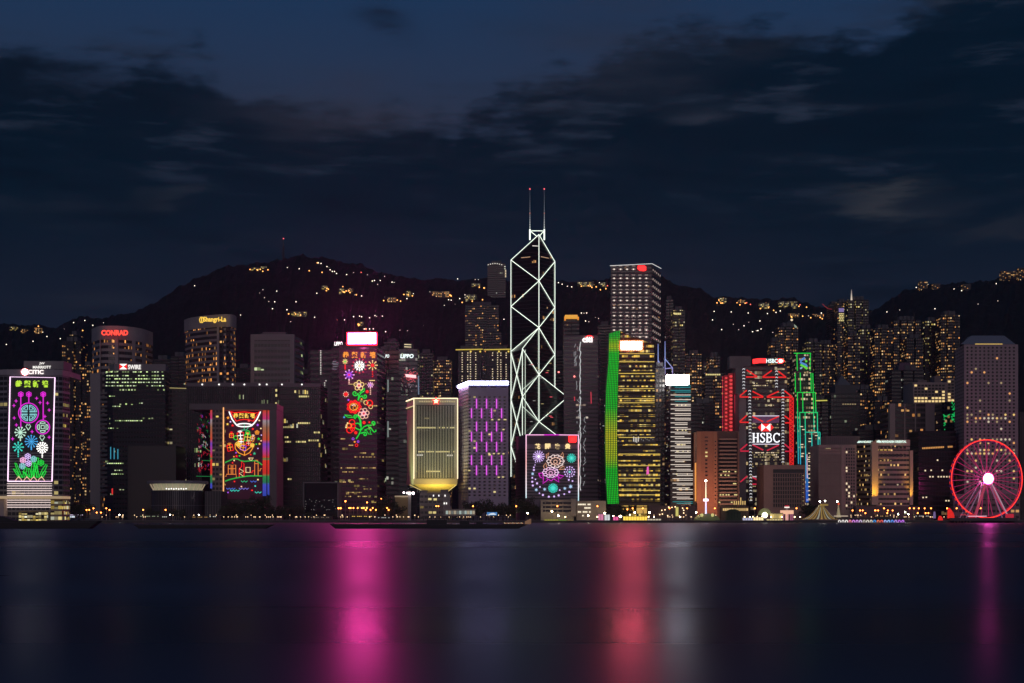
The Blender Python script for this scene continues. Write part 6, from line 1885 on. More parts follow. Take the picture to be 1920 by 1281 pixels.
SL = {'w': slope_lamp_mesh('hillside_lamp', .85, neon('slope_white', (1, .88, .68), 2.6)), 'o': slope_lamp_mesh('hillside_lamp', 1.05, neon('slope_orange', (1, .42, .10), 3.0)),
      'd': slope_lamp_mesh('hillside_lamp', .6, neon('slope_dim', (1, .85, .70), 1.5)), 'B': slope_lamp_mesh('hillside_lamp', 1.6, neon('slope_bright', (1, .74, .40), 6.0)),
      'r': slope_lamp_mesh('hillside_lamp', 1.0, neon('slope_red', (1, .16, .10), 2.2))}
SLL = {'w': 'small white lamp glowing on the dark wooded hillside', 'o': 'orange lamp glowing on the dark wooded hillside', 'd': 'faint pinprick lamp on the dark wooded hillside',
       'B': 'brightest lamp on the hill, above the magenta tower screen', 'r': 'red lamp glowing on the dark wooded hillside'}
pts_ = {
    'w': "365,537 539,503 561,505 460,550 487,551 519,547 541,551 594,551 515,567 555,567 511,580 516,585 538,582 571,590 451,592 479,590 590,596 597,494 602,495 613,501 617,503 619,507 623,510 627,510 631,514 650,516 663,513 698,528 702,527 713,527 735,530 739,531 592,551 599,549 678,556 713,558 745,560 763,561 766,550 775,552 841,563 846,564 833,574 853,572 858,524 621,604 646,601 663,595 674,594 678,595 693,597 703,593 717,594 683,618 693,618 700,618 711,621 723,623 782,622 794,612 838,608 1047,531 1054,534 1064,538 1072,539 1090,588 1100,588 1117,597 1111,596 1098,603 1112,604 1116,608 1339,585 1371,586 1403,588 1439,589 1455,587 1463,584 1336,601 1404,606 1425,603 1395,612 1353,619 1411,623 1421,621 1427,618 1433,622 1540,588 1663,586 1716,580 1753,580 1774,578 1718,540 1789,543 1803,546 1868,533 4,614 25,618 80,624 121,619 138,606 159,602 174,611 88,632 100,634 113,636 24,645 12,647 62,641 928,538 945,600 930,601 862,561 872,554 876,555 1124,531 1132,533",
    'o': "580,509 604,512 595,494 643,539 656,543 640,552 668,554 632,602 686,618 885,575 884,580 932,546 877,595 895,607 903,605 913,603 1090,533 1103,537 1115,536 1136,532 1348,564 1356,560 1375,565 1389,564 1425,575 1436,570 1445,575 1434,576 1466,568 1472,569 1484,570 1728,540 1733,536 1751,539 1756,539 1811,541 1812,535 1849,536 1881,515 1888,514 1895,513 1901,513 1917,517 1911,521 44,620 68,619 72,613 155,621",
    'd': "478,550 493,544 591,551 496,559 504,566 545,604 689,516 657,517 675,517 721,519 708,534 611,537 665,554 680,558 685,560 721,558 777,546 781,541 762,574 806,548 891,525 897,525 872,559 655,602 608,601 706,594 707,618 750,620 764,621 1084,586 1095,588 1107,594 1122,598 1104,604 1310,599 1388,609 1375,609 1365,619 1385,619 1418,621 1449,624 1516,593 1687,582 1834,571 1871,565 168,657 102,648 194,606 1817,537 1740,534 1760,538",
    'r': "1139,537 1400,569 1407,572 1493,572 1500,573 37,636 677,512",
    'B': "748,561",
}
for k_, str_ in pts_.items():
    for q in str_.split():
        px, py = map(float, q.split(','))
        D = on_hill(px, py)
        o = bpy.data.objects.new('hillside_lamp', SL[k_])
        COL.objects.link(o)
        o.location = P(px, py, D - 3)
        tag(o, SLL[k_], 'lamp', 'lamps on the wooded hillside')

random.seed(90)
pts_x = []
HOUSES = [(478, 504, 14, 3, 'ridge house with a row of amber windows, just left of the radio mast'), (494, 503, 12, 5, 'ridge house with tall amber windows, nearest to the radio mast'),
          (608, 539, 10, 5, 'pale villa with yellow windows high above the magenta tower'), (640, 545, 9, 6, 'villa with cream lit windows above the white roof screen'), (656, 544, 11, 4, 'long villa with gold windows above the white roof screen'),
          (734, 560, 16, 4, 'gold lit lodge beside the brightest hillside lamp'), (826, 550, 32, 5, 'long floodlit orange retaining house on the slope, between the magenta and braced towers'), (676, 606, 9, 4, 'lit hut just above the white roof screen'),
          (765, 549, 8, 5, 'small lit villa right of the brightest hillside lamp'), (892, 535, 16, 5, 'white lit house on the ridge left of the black ridge-top tower'), (560, 587, 28, 4, 'low house with a red light strip on the lower slope'),
          (883, 557, 20, 8, 'blocky house with amber windows left of the braced tower'), (1098, 532, 30, 7, 'broad ridge house with amber windows between the braced and pin-lit towers'), (1131, 534, 12, 8, 'ridge house with amber windows touching the pin-lit tower'),
          (1355, 562, 14, 6, 'first lit ridge house to the right of the pin-lit tower'), (1433, 573, 18, 8, 'cluster of yellow lit ridge flats above the red hexagon bank'), (1478, 570, 34, 8, 'widest lit ridge house above the stepped green tower'), (1391, 566, 12, 5, 'red and amber lit ridge house above the trussed bank'),
          (1489, 591, 20, 5, 'gold lit hillside terrace behind the lantern-peaked tower'), (1533, 592, 24, 5, 'gold lit hillside terrace right of the lantern-peaked tower'),
          (1732, 534, 15, 12, 'ridge block with glowing windows, leftmost on the right-hand hill'), (1757, 537, 13, 9, 'second ridge block with glowing windows on the right-hand hill'), (1813, 538, 14, 9, 'third ridge block with glowing windows on the right-hand hill'),
          (1892, 516, 28, 14, 'wide dark ridge block with a lit top floor on the right-hand hill'), (1918, 512, 16, 18, 'ridge block cut off at the picture edge on the right-hand hill'),
          (24, 616, 12, 5, 'lit house on the low far ridge, above the lantern mural tower'), (44, 619, 10, 4, 'house with two gold windows on the low far ridge'), (70, 618, 12, 6, 'house with gold and orange windows on the low far ridge')]
for hx_, hy_, w_, h_, _ in HOUSES[:20]:
    for _i in range(3):
        px, py = hx_ + random.uniform(-1.1, 1.1) * w_, hy_ + random.uniform(.4, 1.3) * h_ + 1
        o = bpy.data.objects.new('hillside_lamp', SL['o'])
        COL.objects.link(o)
        o.location = P(px, py, on_hill(px, py) - 14)
        tag(o, SLL['o'], 'lamp', 'lamps on the wooded hillside')
hm = [facade('w_house%d' % i, c, (.012, .012, .014), .7, .6, cp, .8, 2, cols, S) for i, (c, cp, cols, S) in enumerate((((.03, .03, .034), .75, YELL, 1.2), ((.035, .028, .024), .85, AMBER, 1.5), ((.02, .02, .024), .35, AMBER, 1.2)))]
for i, (px, py, w, h, lab) in enumerate(HOUSES):
    D = on_hill(px, py + h / 2) - 10
    sty = 1 if px in (826, 1391) or 'gold' in lab else (2 if h > 8 else 0)
    T = tower('hillside_house', lab, 'house', plan(px - w / 2, px + w / 2, D, 12), Z(py - h / 2, D), hm[sty], (2.0, 2.6), 'lit houses on the hills', None, z0=Z(py + h / 2 + 5, D))
    MB().prism(lean(plan(px - w / 2, px + w / 2, D, 12), 1.06), Z(py - h / 2, D), Z(py - h / 2, D) + .8, 0, 0).build('roof', ROOF, T)

# ------------------------------------------------------------------ 31 trees along the quay
bark = mat('bark', (.05, .04, .03), .9)
leafm = mat('leaves', (.045, .060, .030), .85, var=.45)


def tree_proto(seed, h, r, name='quay_tree'):
    rnd = random.Random(seed)
    t = thing(name, 'x', 'tree', (0, 0, 0))
    BASE[t.name] = Vector((0, 0, 0))
    mb = MB()
    mb.tube([(0, 0, -.3), (.1, 0, h * .3), (.2, .1, h * .62)], .38, 7, r2=.16)
    for k in range(6):
        a = k * 1.05 + rnd.random()
        mb.tube([(.12, 0, h * (.28 + .05 * k)), (math.cos(a) * r * .35, math.sin(a) * r * .35, h * (.5 + .05 * k)), (math.cos(a) * r * .7, math.sin(a) * r * .7, h * (.58 + .05 * k))], .14, 5, r2=.04)
    mb.build('trunk', bark, t)
    mb = MB()
    clumps = [(rnd.gauss(0, .45) * r, rnd.gauss(0, .45) * r, h * (.62 + rnd.uniform(-.24, .30)), rnd.uniform(.26, .5) * r) for _ in range(17)]
    for cx_, cy_, cz, cr in clumps:
        for _ in range(46):
            v = Vector((rnd.gauss(0, 1), rnd.gauss(0, 1), rnd.gauss(0, .8)))
            v = v.normalized() * cr * rnd.uniform(.6, 1.05) + Vector((cx_, cy_, cz))
            a = Vector((rnd.uniform(-1, 1), rnd.uniform(-1, 1), rnd.uniform(-1, 1))).normalized() * rnd.uniform(.3, .55)
            b = a.cross(Vector((rnd.uniform(-1, 1), rnd.uniform(-1, 1), rnd.uniform(-1, 1)))).normalized() * rnd.uniform(.25, .5)
            mb.face([v - a, v + b, v + a, v - b])
    mb.build('crown', leafm, t)
    return t


protos = [tree_proto(1, 11, 4.6), tree_proto(2, 9, 4.2), tree_proto(3, 12, 5.2)]
TREES = [(148, 1285, 1.2), (157, 1300, 1.35), (137, 1300, .9), (280, 1308, .9), (292, 1302, .8), (325, 1305, .75), (342, 1305, .8), (420, 1322, 1.2), (430, 1310, 1.0), (441, 1325, 1.35), (452, 1312, 1.1), (463, 1322, 1.25), (474, 1312, 1.3), (484, 1320, 1.5), (495, 1325, 1.6), (506, 1312, 1.0),
         (516, 1318, .9), (527, 1322, .95), (538, 1312, 1.0), (549, 1320, 1.05), (560, 1312, .95), (580, 1306, .6), (711, 1305, 1.2), (722, 1315, 1.55), (733, 1308, 1.45), (744, 1302, 1.2), (877, 1310, 1.2), (887, 1318, 1.25), (899, 1306, 1.0), (911, 1314, 1.35), (922, 1308, 1.1), (934, 1316, 1.25), (944, 1306, 1.1),
         (955, 1314, 1.1), (966, 1310, 1.3), (977, 1318, 1.5), (990, 1320, 1.4), (1003, 1316, 1.35), (1148, 1330, .9), (1160, 1336, 1.15), (1171, 1332, 1.1), (1512, 1352, 1.0), (1522, 1356, 1.1)]
NEAR = [(0, 200, 'by the curved hotel and office tower'), (200, 400, 'before the round glass pavilion'), (400, 515, 'before the balloon mural'), (515, 600, 'beside the framed black hall'), (600, 760, 'below the magenta mural tower'),
        (760, 960, 'before the magenta-barred block'), (960, 1020, 'left of the beige civic block'), (1020, 1200, 'at the foot of the green light wall'), (1200, 1950, 'behind the striped tent')]
cnt = 0
for i, (px, D, sc) in enumerate(TREES):
    src = protos[i % 3]
    o = src if i < 3 else copy_tree(src)
    o.location = (X(px, D), D, GZ)
    o.rotation_euler = (0, 0, i * 1.3)
    o.scale = (sc * 1.05, sc * 1.05, sc)
    where = next(n for a, b, n in NEAR if a <= px < b)
    tag(o, 'dark leafy quay tree ' + where, 'tree', 'trees along the quay ' + where)

# ------------------------------------------------------------------ 32 lamps on the quay
def lamp_proto(name, h, r, m, label, arm=False):
    t = thing(name, label, 'lamp', (0, 0, 0))
    MB().tube([(0, 0, -.2), (0, 0, h)], .16, 6).build('pole', mat('pole_grey', (.25, .22, .20), .6), t)
    if arm:
        MB().tube([(0, 0, h - .3), (0, -1.2, h)], .1, 5).build('arm', MATS['pole_grey'], t)
    MB().ball((0, -1.2 if arm else 0, h + r * .6), r, 8, 6).build('lamp_head', m, t)
    return t


LO = neon('lamp_orange', (1, .23, .04), 11, True)
LW = neon('lamp_white', (1, .90, .70), 30, True)
LG = neon('lamp_warm', (1, .78, .44), 60, True)


def place_lamps(proto_args, pts, D, label, group):
    first = {}
    for i, (px, py, *dd) in enumerate(pts):
        d = dd[0] if dd else D
        h = max(1.5, Z(py, d) - GZ)
        key = round(h / 2.5)
        nm, r, m, arm = proto_args
        if key not in first:
            o = first[key] = lamp_proto(nm, h, r, m, label, arm)
        else:
            o = copy_tree(first[key])
        o.location = (X(px, d), d, GZ)
        tag(o, label, 'lamp', group)


place_lamps(('street_lamp', .52, LO, True), [(57, 954), (13, 957), (105, 952), (111, 957), (121, 953), (176, 955), (163, 957), (168, 960), (200, 955), (206, 956), (182, 962), (190, 965)], 1296, 'orange street lamp on its pole near the white-striped foot of the mural tower', 'orange street lamps by the lantern mural tower')
place_lamps(('street_lamp', .52, LO, True), [(269, 957), (311, 957)], 1296, 'orange street lamp before the round glass pavilion', 'orange street lamps by the pavilion')
place_lamps(('street_lamp', .62, LO, True), [(648, 941), (635, 954), (639, 954.4)], 1296, 'tall orange street lamp between the framed hall and the magenta tower', 'tall orange lamps by the framed hall')
place_lamps(('street_lamp', .52, LO, True), [(655, 953.5), (658, 954), (663, 953), (671, 955), (679, 954), (682.5, 954), (688, 953.5), (699, 955), (705, 957), (686, 958), (695, 958), (688.5, 943, 1330), (715, 936.5, 1330), (726, 954), (729, 957)], 1300, 'orange street lamp in the row at the foot of the magenta tower', 'orange street lamps below the magenta tower')
place_lamps(('street_lamp', .52, LO, True), [(818, 950), (822, 950), (887, 951), (968, 951), (1045, 951), (1120, 951)], 1296, 'lone orange street lamp on the quay in front of the star and peony buildings', 'orange street lamps before the star and peony buildings')
place_lamps(('street_lamp', .52, LO, True), [(1255, 954), (1288, 952.5), (1340, 952.5), (1415, 953), (1493, 953), (1186, 953), (1205, 953), (1176, 956)], 1310, 'orange street lamp along the fairground in front of the gold and orange buildings', 'orange street lamps along the fairground')
place_lamps(('street_lamp', .52, LO, True), [(1598, 958), (1612, 957), (1617, 956.5), (1622, 963), (1640, 958), (1646, 957), (1657, 954), (1664, 957), (1673, 957), (1705, 951.5), (1713, 955), (1722, 955), (1733, 951.5), (1745, 952.5), (1775, 952.5), (1793, 951.5), (1838, 952), (1663, 962), (1641, 961), (1720, 964), (1735, 965), (1740, 964)],
            1310, 'orange street lamp between the hotel with golden pilasters and the red wheel', 'orange street lamps below the hotel')
place_lamps(('quay_lamp', .38, LW, False), [(224, 966), (319, 965.5), (373, 963.5)], 1292, 'bright white quay lamp near the round glass pavilion', 'white quay lamps by the pavilion')
place_lamps(('quay_lamp', .55, LG, False), [(989, 963), (1035, 959.5), (1047, 968), (1103, 969.5), (1134, 962.5)], 1292, 'dazzling warm floodlamp on the quay below the peony mural', 'dazzling lamps below the peony mural')
place_lamps(('quay_lamp', .55, LG, False), [(1162, 969), (1190, 962), (1218, 962.5), (1305, 963), (1164, 974), (1150, 969)], 1292, 'dazzling warm floodlamp at the foot of the gold tower', 'dazzling lamps below the gold tower')
place_lamps(('festoon_lamp', .42, neon('lamp_festoon', (1, .74, .34), 16, True), False), [(1172, 970), (1181, 966), (1197, 968.5), (1208, 970), (1226, 969), (1140, 970), (1120, 971), (1060, 970), (1275, 971), (1396, 971), (1406, 969), (1420, 971), (1446, 972), (1466, 970), (1490, 970), (1500, 972), (1185, 972), (1203, 972), (1216, 973), (1412, 973), (1428, 973)],
            1289, 'warm festoon lamp strung low among the fairground stalls', 'warm festoon lamps of the fairground')
place_lamps(('quay_lamp', .5, neon('lamp_greenish', (.9, 1, .62), 45, True), False), [(1684, 965), (1697, 961), (1703, 961.5)], 1292, 'dazzling greenish lamp left of the red wheel', 'greenish lamps left of the wheel')
random.seed(77)
pl = []
for a, b, n_ in ((190, 240, 8), (250, 500, 40), (500, 640, 26), (640, 760, 22), (760, 960, 28), (1225, 1300, 14), (1330, 1345, 3), (1590, 1790, 30)):
    for i in range(n_):
        pl.append((random.uniform(a, b), random.uniform(963, 975) + random.uniform(-.8, .8)))
SM = neon('bollard_glow', (1, .66, .36), 3.6)
place_lamps(('promenade_light', .26, SM, False), [(x, y, 1290 + random.uniform(0, 14)) for x, y in pl], 1290, 'tiny pale promenade light at the water edge', 'tiny promenade lights')

# ------------------------------------------------------------------ 33 observation wheel
D = 1300.0
hub = P(1849, 898, D)
T = thing('observation_wheel', 'giant red lit observation wheel with a glowing white hub on splayed legs', 'ferris wheel', (hub.x, D, GZ))
ca, sa = math.cos(math.radians(13.5)), math.sin(math.radians(13.5))
R = 73 * D / F


def wp_(a, r, off=0.0):
    """point on the wheel: angle, radius, offset along the axle"""
    return Vector((hub.x + math.cos(a) * r * ca - off * sa * -1, D + math.cos(a) * r * -sa * -1 - off * ca, hub.z + math.sin(a) * r))


def ring(name, r, th, off, m, n=72):
    mb = MB()
    p = [wp_(2 * math.pi * k / n, r, off) for k in range(n + 1)]
    mb.tube(p, th, 6, smooth=True)
    return mb.build(name, m, T)


rimr = neon('rim_red', (1, .035, .028), 1.7, True)
ring('rim', R, .43, 1.4, rimr)
ring('rim', R, .32, -1.4, neon('rim_deep', (.75, .02, .02), 1.0))
ring('inner_ring', R * .955, .14, 1.2, neon('rim_faint', (.30, .01, .12), .6))
ring('inner_ring', R * .55, .10, 0, neon('rim_ghost', (.22, .005, .05), .5), 40)
spk = led_ramp('spoke_glow', 0, 1, [(0, (.42, .012, .10)), (1, (.42, .012, .10))], 1.05)
for k in range(36):
    a = 2 * math.pi * k / 36 + .05
    for off in (1.3,) if k % 2 else (-1.3,):
        MB().tube([wp_(a, R * .16, off * 1.6), wp_(a, R * .955, off)], .19 if k % 3 else .26, 4).build('spoke', spk, T)
nodes = [wp_(0, 0, 3.4), wp_(0, 0, -3.4)]
MB().tube(nodes, 2.2, 16).build('axle', STEEL, T)
mb = MB()
mb.face([wp_(2 * math.pi * k / 28, 9.3 * D / F, 3.7) for k in range(28)])
for k in range(28):
    a, b = 2 * math.pi * k / 28, 2 * math.pi * (k + 1) / 28
    mb.face([wp_(b, 9.3 * D / F, 3.7), wp_(a, 9.3 * D / F, 3.7), wp_(a, 9.3 * D / F, 2.2), wp_(b, 9.3 * D / F, 2.2)])
mb.build('hub', mat('hub_white', (.02, .02, .02), .5, (1, .07, .45), 90, light=True), T)
ring('hub_ring', 11.0 * D / F, .34, 3.6, neon('hub_pink', (1, .10, .28), 1.6), 28)
ring('hub_ring', 22 * D / F, .12, 0, neon('rim_ghost', ()), 32)
lm = mat('leg_white', (.55, .52, .55), .4, (.70, .40, .52), .45)  # legs glow by emission in place of light falling on them
lmr = neon('leg_rose', (.62, .07, .14), .55)
for a, b, off, m_, th in ((1842, 1806, 2.6, mat('leg_violet', (.30, .26, .32), .4, (.30, .16, .30), .35), .45), (1846, 1822, 2.6, lmr, 1.0), (1844, 1832, -2.6, lm, .42), (1852, 1878, 2.6, mat('leg_violet', ()), .45), (1855, 1891, 2.6, lm, .50), (1858, 1896, -2.6, lmr, .5), (1840, 1800, -2.6, mat('leg_violet', ()), .4)):
    foot = P(b, 968, D)
    MB().tube([wp_(0, 0, off) + Vector(((a - 1849) * D / F, 0, -2.5)), Vector((foot.x, D - off * 1.8, GZ))], th, 8).build('leg', m_, T)
gond = None
for k in range(42):
    p = wp_(2 * math.pi * k / 42, R + .2, 0)
    if gond is None:
        g = MB()
        g.prism([(p.x + 1.15 * math.cos(t), p.y + 1.15 * math.sin(t)) for t in [2 * math.pi * q / 8 for q in range(8)]], p.z - 2.2, p.z - .2, 0, 0)
        g.prism([(p.x + .8 * math.cos(t), p.y + .8 * math.sin(t)) for t in [2 * math.pi * q / 8 for q in range(8)]], p.z - .2, p.z + .2, 0, 0)
        gond = g.build('gondola', mat('gondola_glass', (.05, .03, .06), .2, (.03, .012, .10), .35), T)
        g0 = p
    else:
        o = gond.copy()
        COL.objects.link(o)
        o.parent = T
        o.location = p - g0
T2 = thing('wheel_deck', 'low boarding deck with a pale lit edge under the observation wheel', 'platform', (hub.x - 10, D - 12, GZ))
MB().prism(plan(1786, 1908, D - 22, 40), GZ - .3, GZ + 2.2, 0, 0).build('deck', mat('deck_dark', (.08, .06, .07), .7), T2)
neon_lines(T2, 'deck_edge_light', [[(1815, 968.2), (1850, 968)]], D - 23, neon('deck_rose', (1, .55, .72), 1.0), 1.5)
neon_lines(T2, 'deck_lettering_strip', [[(1801, 967), (1803, 964), (1806, 966), (1809, 964), (1812, 967), (1815, 966)]], D - 23, neon('streak_red', ()), 1.2)
for x, w in ((1824, 9), (1895, 12)):
    MB().prism(plan(x - w / 2, x + w / 2, D - 20, 5), GZ + 2.2, GZ + 5.2, 0, 1).build('ticket_hut', [neon('hut_red', (.70, .02, .05), .6), ROOF], T2)
# legs of the jetty under the deck
for x in (1790, 1796, 1801, 1807, 1813, 1819):
    MB().tube([P(x, 972, 1283), P(x, 984, 1283)], .5, 6).build('pile', mat('pile_tan', (.42, .32, .20), .8), T2)

# ------------------------------------------------------------------ 34 fairground and tents
D = 1292.0
T = thing('striped_tent', 'big striped show tent lit from inside, sweeping down to the quay', 'tent', (X(1545, D), D, GZ))
tg = mat('tent_gold', (.62, .48, .16), .8, (.55, .36, .07), .28)
td = mat('tent_dark', (.12, .08, .05), .8, (.14, .07, .02), .25)
tw = mat('tent_white', (.7, .75, .65), .8, (.55, .60, .40), .3)


def tent(apx, apy, feet_y, xs, depth, cols, sag=.55):
    n = 26
    for k in range(n):
        a0, a1 = math.pi * (1 + k / n), math.pi * (1 + (k + 1) / n)
        mb = MB()
        prev = None
        for q in range(9):
            t = q / 8
            hh = (1 - t) ** 1.9
            rr = .10 + .90 * t
            row = []
            for a in (a0, a1):
                x0 = (X(xs[0], D) + X(xs[1], D)) / 2
                rx = (X(xs[1], D) - X(xs[0], D)) / 2
                px_ = X(apx, D) * (1 - t) + x0 * t + math.cos(a) * rx * rr
                row.append(Vector((px_, D + 14 + math.sin(a) * depth * rr, Z(feet_y, D) + (Z(apy, D) - Z(feet_y, D)) * hh)))
            if prev:
                mb.face([prev[0], row[0], row[1], prev[1]])
            prev = row
        yield k, mb


for k, mb in tent(1546, 946, 974, (1505, 1582), 14, None):
    mb.build('canvas_panel', (tg, td, tg, td, tw, td)[k % 6], T)
px_box(T, 'top_ring', tg, 1540, 1553, 945, 948.5, D + 8, 5)
for x, y in ((1537, 940.5), (1547, 939.5), (1570, 940.5)):
    MB().tube([P(x, 974, D + 12), P(x, y + 1, D + 12)], .18, 5).build('tent_mast', BLACK, T)
    MB().ball(P(x, y, D + 12), .55).build('mast_globe', LW, T)
T = thing('striped_turret', 'small bell-shaped striped tent beside the big striped tent', 'tent', (X(1572, D), D - 6, GZ))
for k, mb in tent(1572, 946, 973, (1566, 1579), 4, None):
    for i, v in enumerate(mb.v):
        mb.v[i] = (v[0], v[1] - 14, v[2])
    mb.build('canvas_panel', (tw, tg)[k % 2], T)
MB().ball(P(1572.5, 945, D - 4), .9).build('turret_finial', neon('finial_red', (.9, .10, .04), .8), T)
px_box(T, 'ramp', mat('ramp_lit', (.6, .5, .4), .6, (1, .8, .55), .5), 1565, 1590, 967, 968.6, D - 9, 3)

T = thing('light_spire', 'slender glowing mast with a bright ring and a star-bright tip, before the orange block', 'mast', (X(1323.5, D), D, GZ))
sp = led_ramp('spire_led', 0, Z(902, D) - GZ, [(0, (1, .85, .8)), (.3, (.55, .6, 1)), (.45, (.9, .7, 1)), (.52, (.15, .45, .8)), (.6, (.9, .85, .5)), (1, (1, .85, .7))], 1.6, True)
MB().tube([P(1323.5, 966, D), P(1323.5, 902, D)], .75, 6, r2=.25).build('spire', sp, T)
MB().ball(P(1323.5, 901.5, D), .75).build('spire_tip', LW, T)
MB().prism([(X(1323.5, D) + 2.0 * math.cos(t), D + 2.0 * math.sin(t)) for t in [2 * math.pi * q / 16 for q in range(16)]], Z(940, D), Z(935.5, D), 0, 0).build('spire_ring', neon('ring_lilac', (.95, .75, 1), 2.4, True), T)

T = thing('dome_tent', 'low olive dome tent with two round lit windows at the foot of the glowing mast', 'tent', (X(1326, D), D - 8, GZ))
dm = MB()
for q in range(7):
    a0, a1 = math.pi / 2 * q / 7, math.pi / 2 * (q + 1) / 7
    for k in range(24):
        b0_, b1_ = 2 * math.pi * k / 24, 2 * math.pi * (k + 1) / 24
        pt = lambda a, b: Vector((X(1326, D) + 10.2 * math.cos(a) * math.cos(b), D + 2 + 9 * math.cos(a) * math.sin(b), GZ + 5.6 * math.sin(a)))
        dm.face([pt(a0, b0_), pt(a0, b1_), pt(a1, b1_), pt(a1, b0_)], None, 0, True)
dm.build('dome', mat('dome_olive', (.20, .21, .10), .7, (.05, .06, .02), .5), T)
for x in (1316, 1336):
    MB().ball(P(x, 966, D - 7), 1.3).build('dome_window', neon('dome_yellow', (.75, .70, .25), .8), T)
T = thing('box_tent', 'dark green box tent with a rounded roof beside the dome tent', 'tent', (X(1374, D), D, GZ))
bp = [(X(1361, D), D - 5), (X(1388, D), D - 5), (X(1388, D), D + 6), (X(1361, D), D + 6)]
gt = mat('tent_green', (.045, .075, .04), .8, var=.2)
MB().prism(bp, GZ, Z(961, D), 0, 0).build('tent_wall', gt, T)
rf = MB()
sec = [(1360.5, 961), (1364, 957), (1370, 954.8), (1379, 954.8), (1385, 957), (1388.5, 961)]
for (xa, ya), (xb, yb) in zip(sec, sec[1:]):
    rf.face([P(xa, ya, D - 5.3), P(xb, yb, D - 5.3), P(xb, yb, D + 6), P(xa, ya, D + 6)])
rf.face([P(x, y, D - 5.3) for x, y in sec])
rf.build('tent_roof', gt, T)
for x in (1366, 1371.5, 1377, 1382.5):
    px_box(T, 'tent_seam', mat('seam_dark', (.02, .03, .02), .8), x, x + .8, 960, 971, D - 5, .4, .2)
for i in range(6):
    x = 1377 + i * 4.0
    t = thing('gilded_totem', 'gilded totem lamp in the row above the dark green box tent', 'lamp', (X(x, 1316), 1316, GZ), 'row of gilded totem lamps')
    MB().tube([(X(x, 1316), 1316, GZ), P(x, 946, 1316)], .22, 5).build('pole', BLACK, t)
    px_box(t, 'totem_head', neon('totem_gold', (.85, .55, .18), .8), x - .9, x + .9, 939.5 if i != 3 else 933, 947, 1316, .8)
T = thing('fair_arcade', 'long low arcade with a row of glowing openings behind the dark green box tent', 'building', (X(1378, 1324), 1324, GZ))
MB().prism(plan(1352, 1404, 1324, 10), GZ, Z(950, 1324), 0, 1).build('arcade_wall', [mat('arcade_brown', (.14, .10, .07), .8), ROOF], T)
wins(T, [(1357 + i * 4, 955.5) for i in range(12)], 3, 4.6, 1323.6, neon('arcade_gold', (1, .66, .25), .8))
T = thing('low_white_hall', 'low dark hall with scattered lit signs between the gold tower and the glowing mast', 'building', (X(1260, 1330), 1330, GZ))
MB().prism(plan(1216, 1306, 1330, 16), GZ, Z(948, 1330), 0, 1).build('hall_wall', [mat('hall_plum', (.10, .07, .075), .8), ROOF], T)
neon_dots(T, 'wall_lamp', [(x, y, 1.0) for x, y in ((1254, 951), (1260, 951.5), (1266, 950.5), (1280, 953), (1282, 957), (1282, 962), (1241, 957), (1247, 956), (1237, 965), (1242, 964), (1252, 967), (1274, 968))], 1329, SM)
px_box(T, 'lit_poster', neon('poster_gold', (.85, .75, .2), .7), 1267, 1272, 951, 968, 1329, .5)

STALLS = [  # x0, x1, top row, front colour, roof colour, label
    (1168, 1214, 967.5, (1, .66, .06), 1.2, 'long stall with a glowing yellow front at the foot of the gold tower'),
    (1213, 1240, 972, (.9, .78, .55), .6, 'low pale stall at the end of the yellow fronted stall'),
    (1020, 1048, 973.5, (.85, .80, .06), .8, 'low yellow lit stall right below the beige civic block'),
    (1047, 1063, 974, (.35, .80, .02), 1.0, 'lime green lit stall right below the beige civic block'),
    (1063, 1076, 974, (.9, .6, .1), .7, 'amber lit stall next to the lime green stall'),
    (1080, 1098, 975.5, (.9, .85, .7), .5, 'row of small white stalls right of the amber lit stall'),
    (1121, 1132, 963, (.85, .25, .45), .7, 'pink lit kiosk between the civic block and the green light wall'),
    (1133, 1144, 964, (.75, .8, .8), .8, 'white lit kiosk at the foot of the green light wall'),
    (1149, 1160, 968, (.9, .1, .35), .9, 'crimson lit kiosk beside the long yellow stall'),
    (1392, 1412, 970, (.55, .55, .75), .8, 'bluish lit ride platform right of the dark green box tent'),
    (1412, 1432, 969, (1, .8, .4), 1.2, 'warm lit ride platform beside the spiked glowing wheel'),
    (1437, 1468, 972.5, (.9, .72, .3), .8, 'wide lit base below the round drum pavilion'),
]
for x0, x1, yt, c, s_, lab in STALLS:
    T = thing('fair_stall', lab, 'stall', (X((x0 + x1) / 2, 1290), 1290, GZ), 'lit stalls of the fairground')
    yb = HY + (CAMZ - GZ) * F / 1290 + 1.5
    px_box(T, 'stall_front', mat('front%d_%d' % (x0, x1), (.3, .3, .3), .6, c, s_), x0 + .5, x1 - .5, yt + 1.2, yb, 1288.5, 2)
    px_box(T, 'stall_roof', mat('stall_roof_grey', (.25, .24, .22), .7), x0, x1, yt, yt + 1.2, 1287.5, 4)
    k_ = max(2, int((x1 - x0) / 5))
    for i in range(k_ + 1):
        x = x0 + (x1 - x0 - .6) * i / k_
        px_box(T, 'stall_post', BLACK, x, x + .6, yt + 1.2, yb, 1287.6, .3)
random.seed(55)
CLR = [(.85, .80, .75), (.9, .85, .8), (1, .95, .9), (.9, .25, .35), (.75, .25, .85), (.7, .3, .85), (.65, .5, .75), (.55, .5, .45), (.75, .7, .6), (.7, .65, .55), (.05, .30, .75), (.8, .2, .1), (.85, .1, .08), (.4, .5, .95), (.3, .55, 1), (.1, .3, .9), (.5, .3, .9), (.55, .15, .85), (.6, .2, .9)]
CN = ['pale', 'cream', 'white', 'rose', 'violet', 'purple', 'mauve', 'tan', 'sand', 'beige', 'deep blue', 'orange red', 'red', 'periwinkle', 'sky blue', 'royal blue', 'lavender', 'grape', 'orchid']
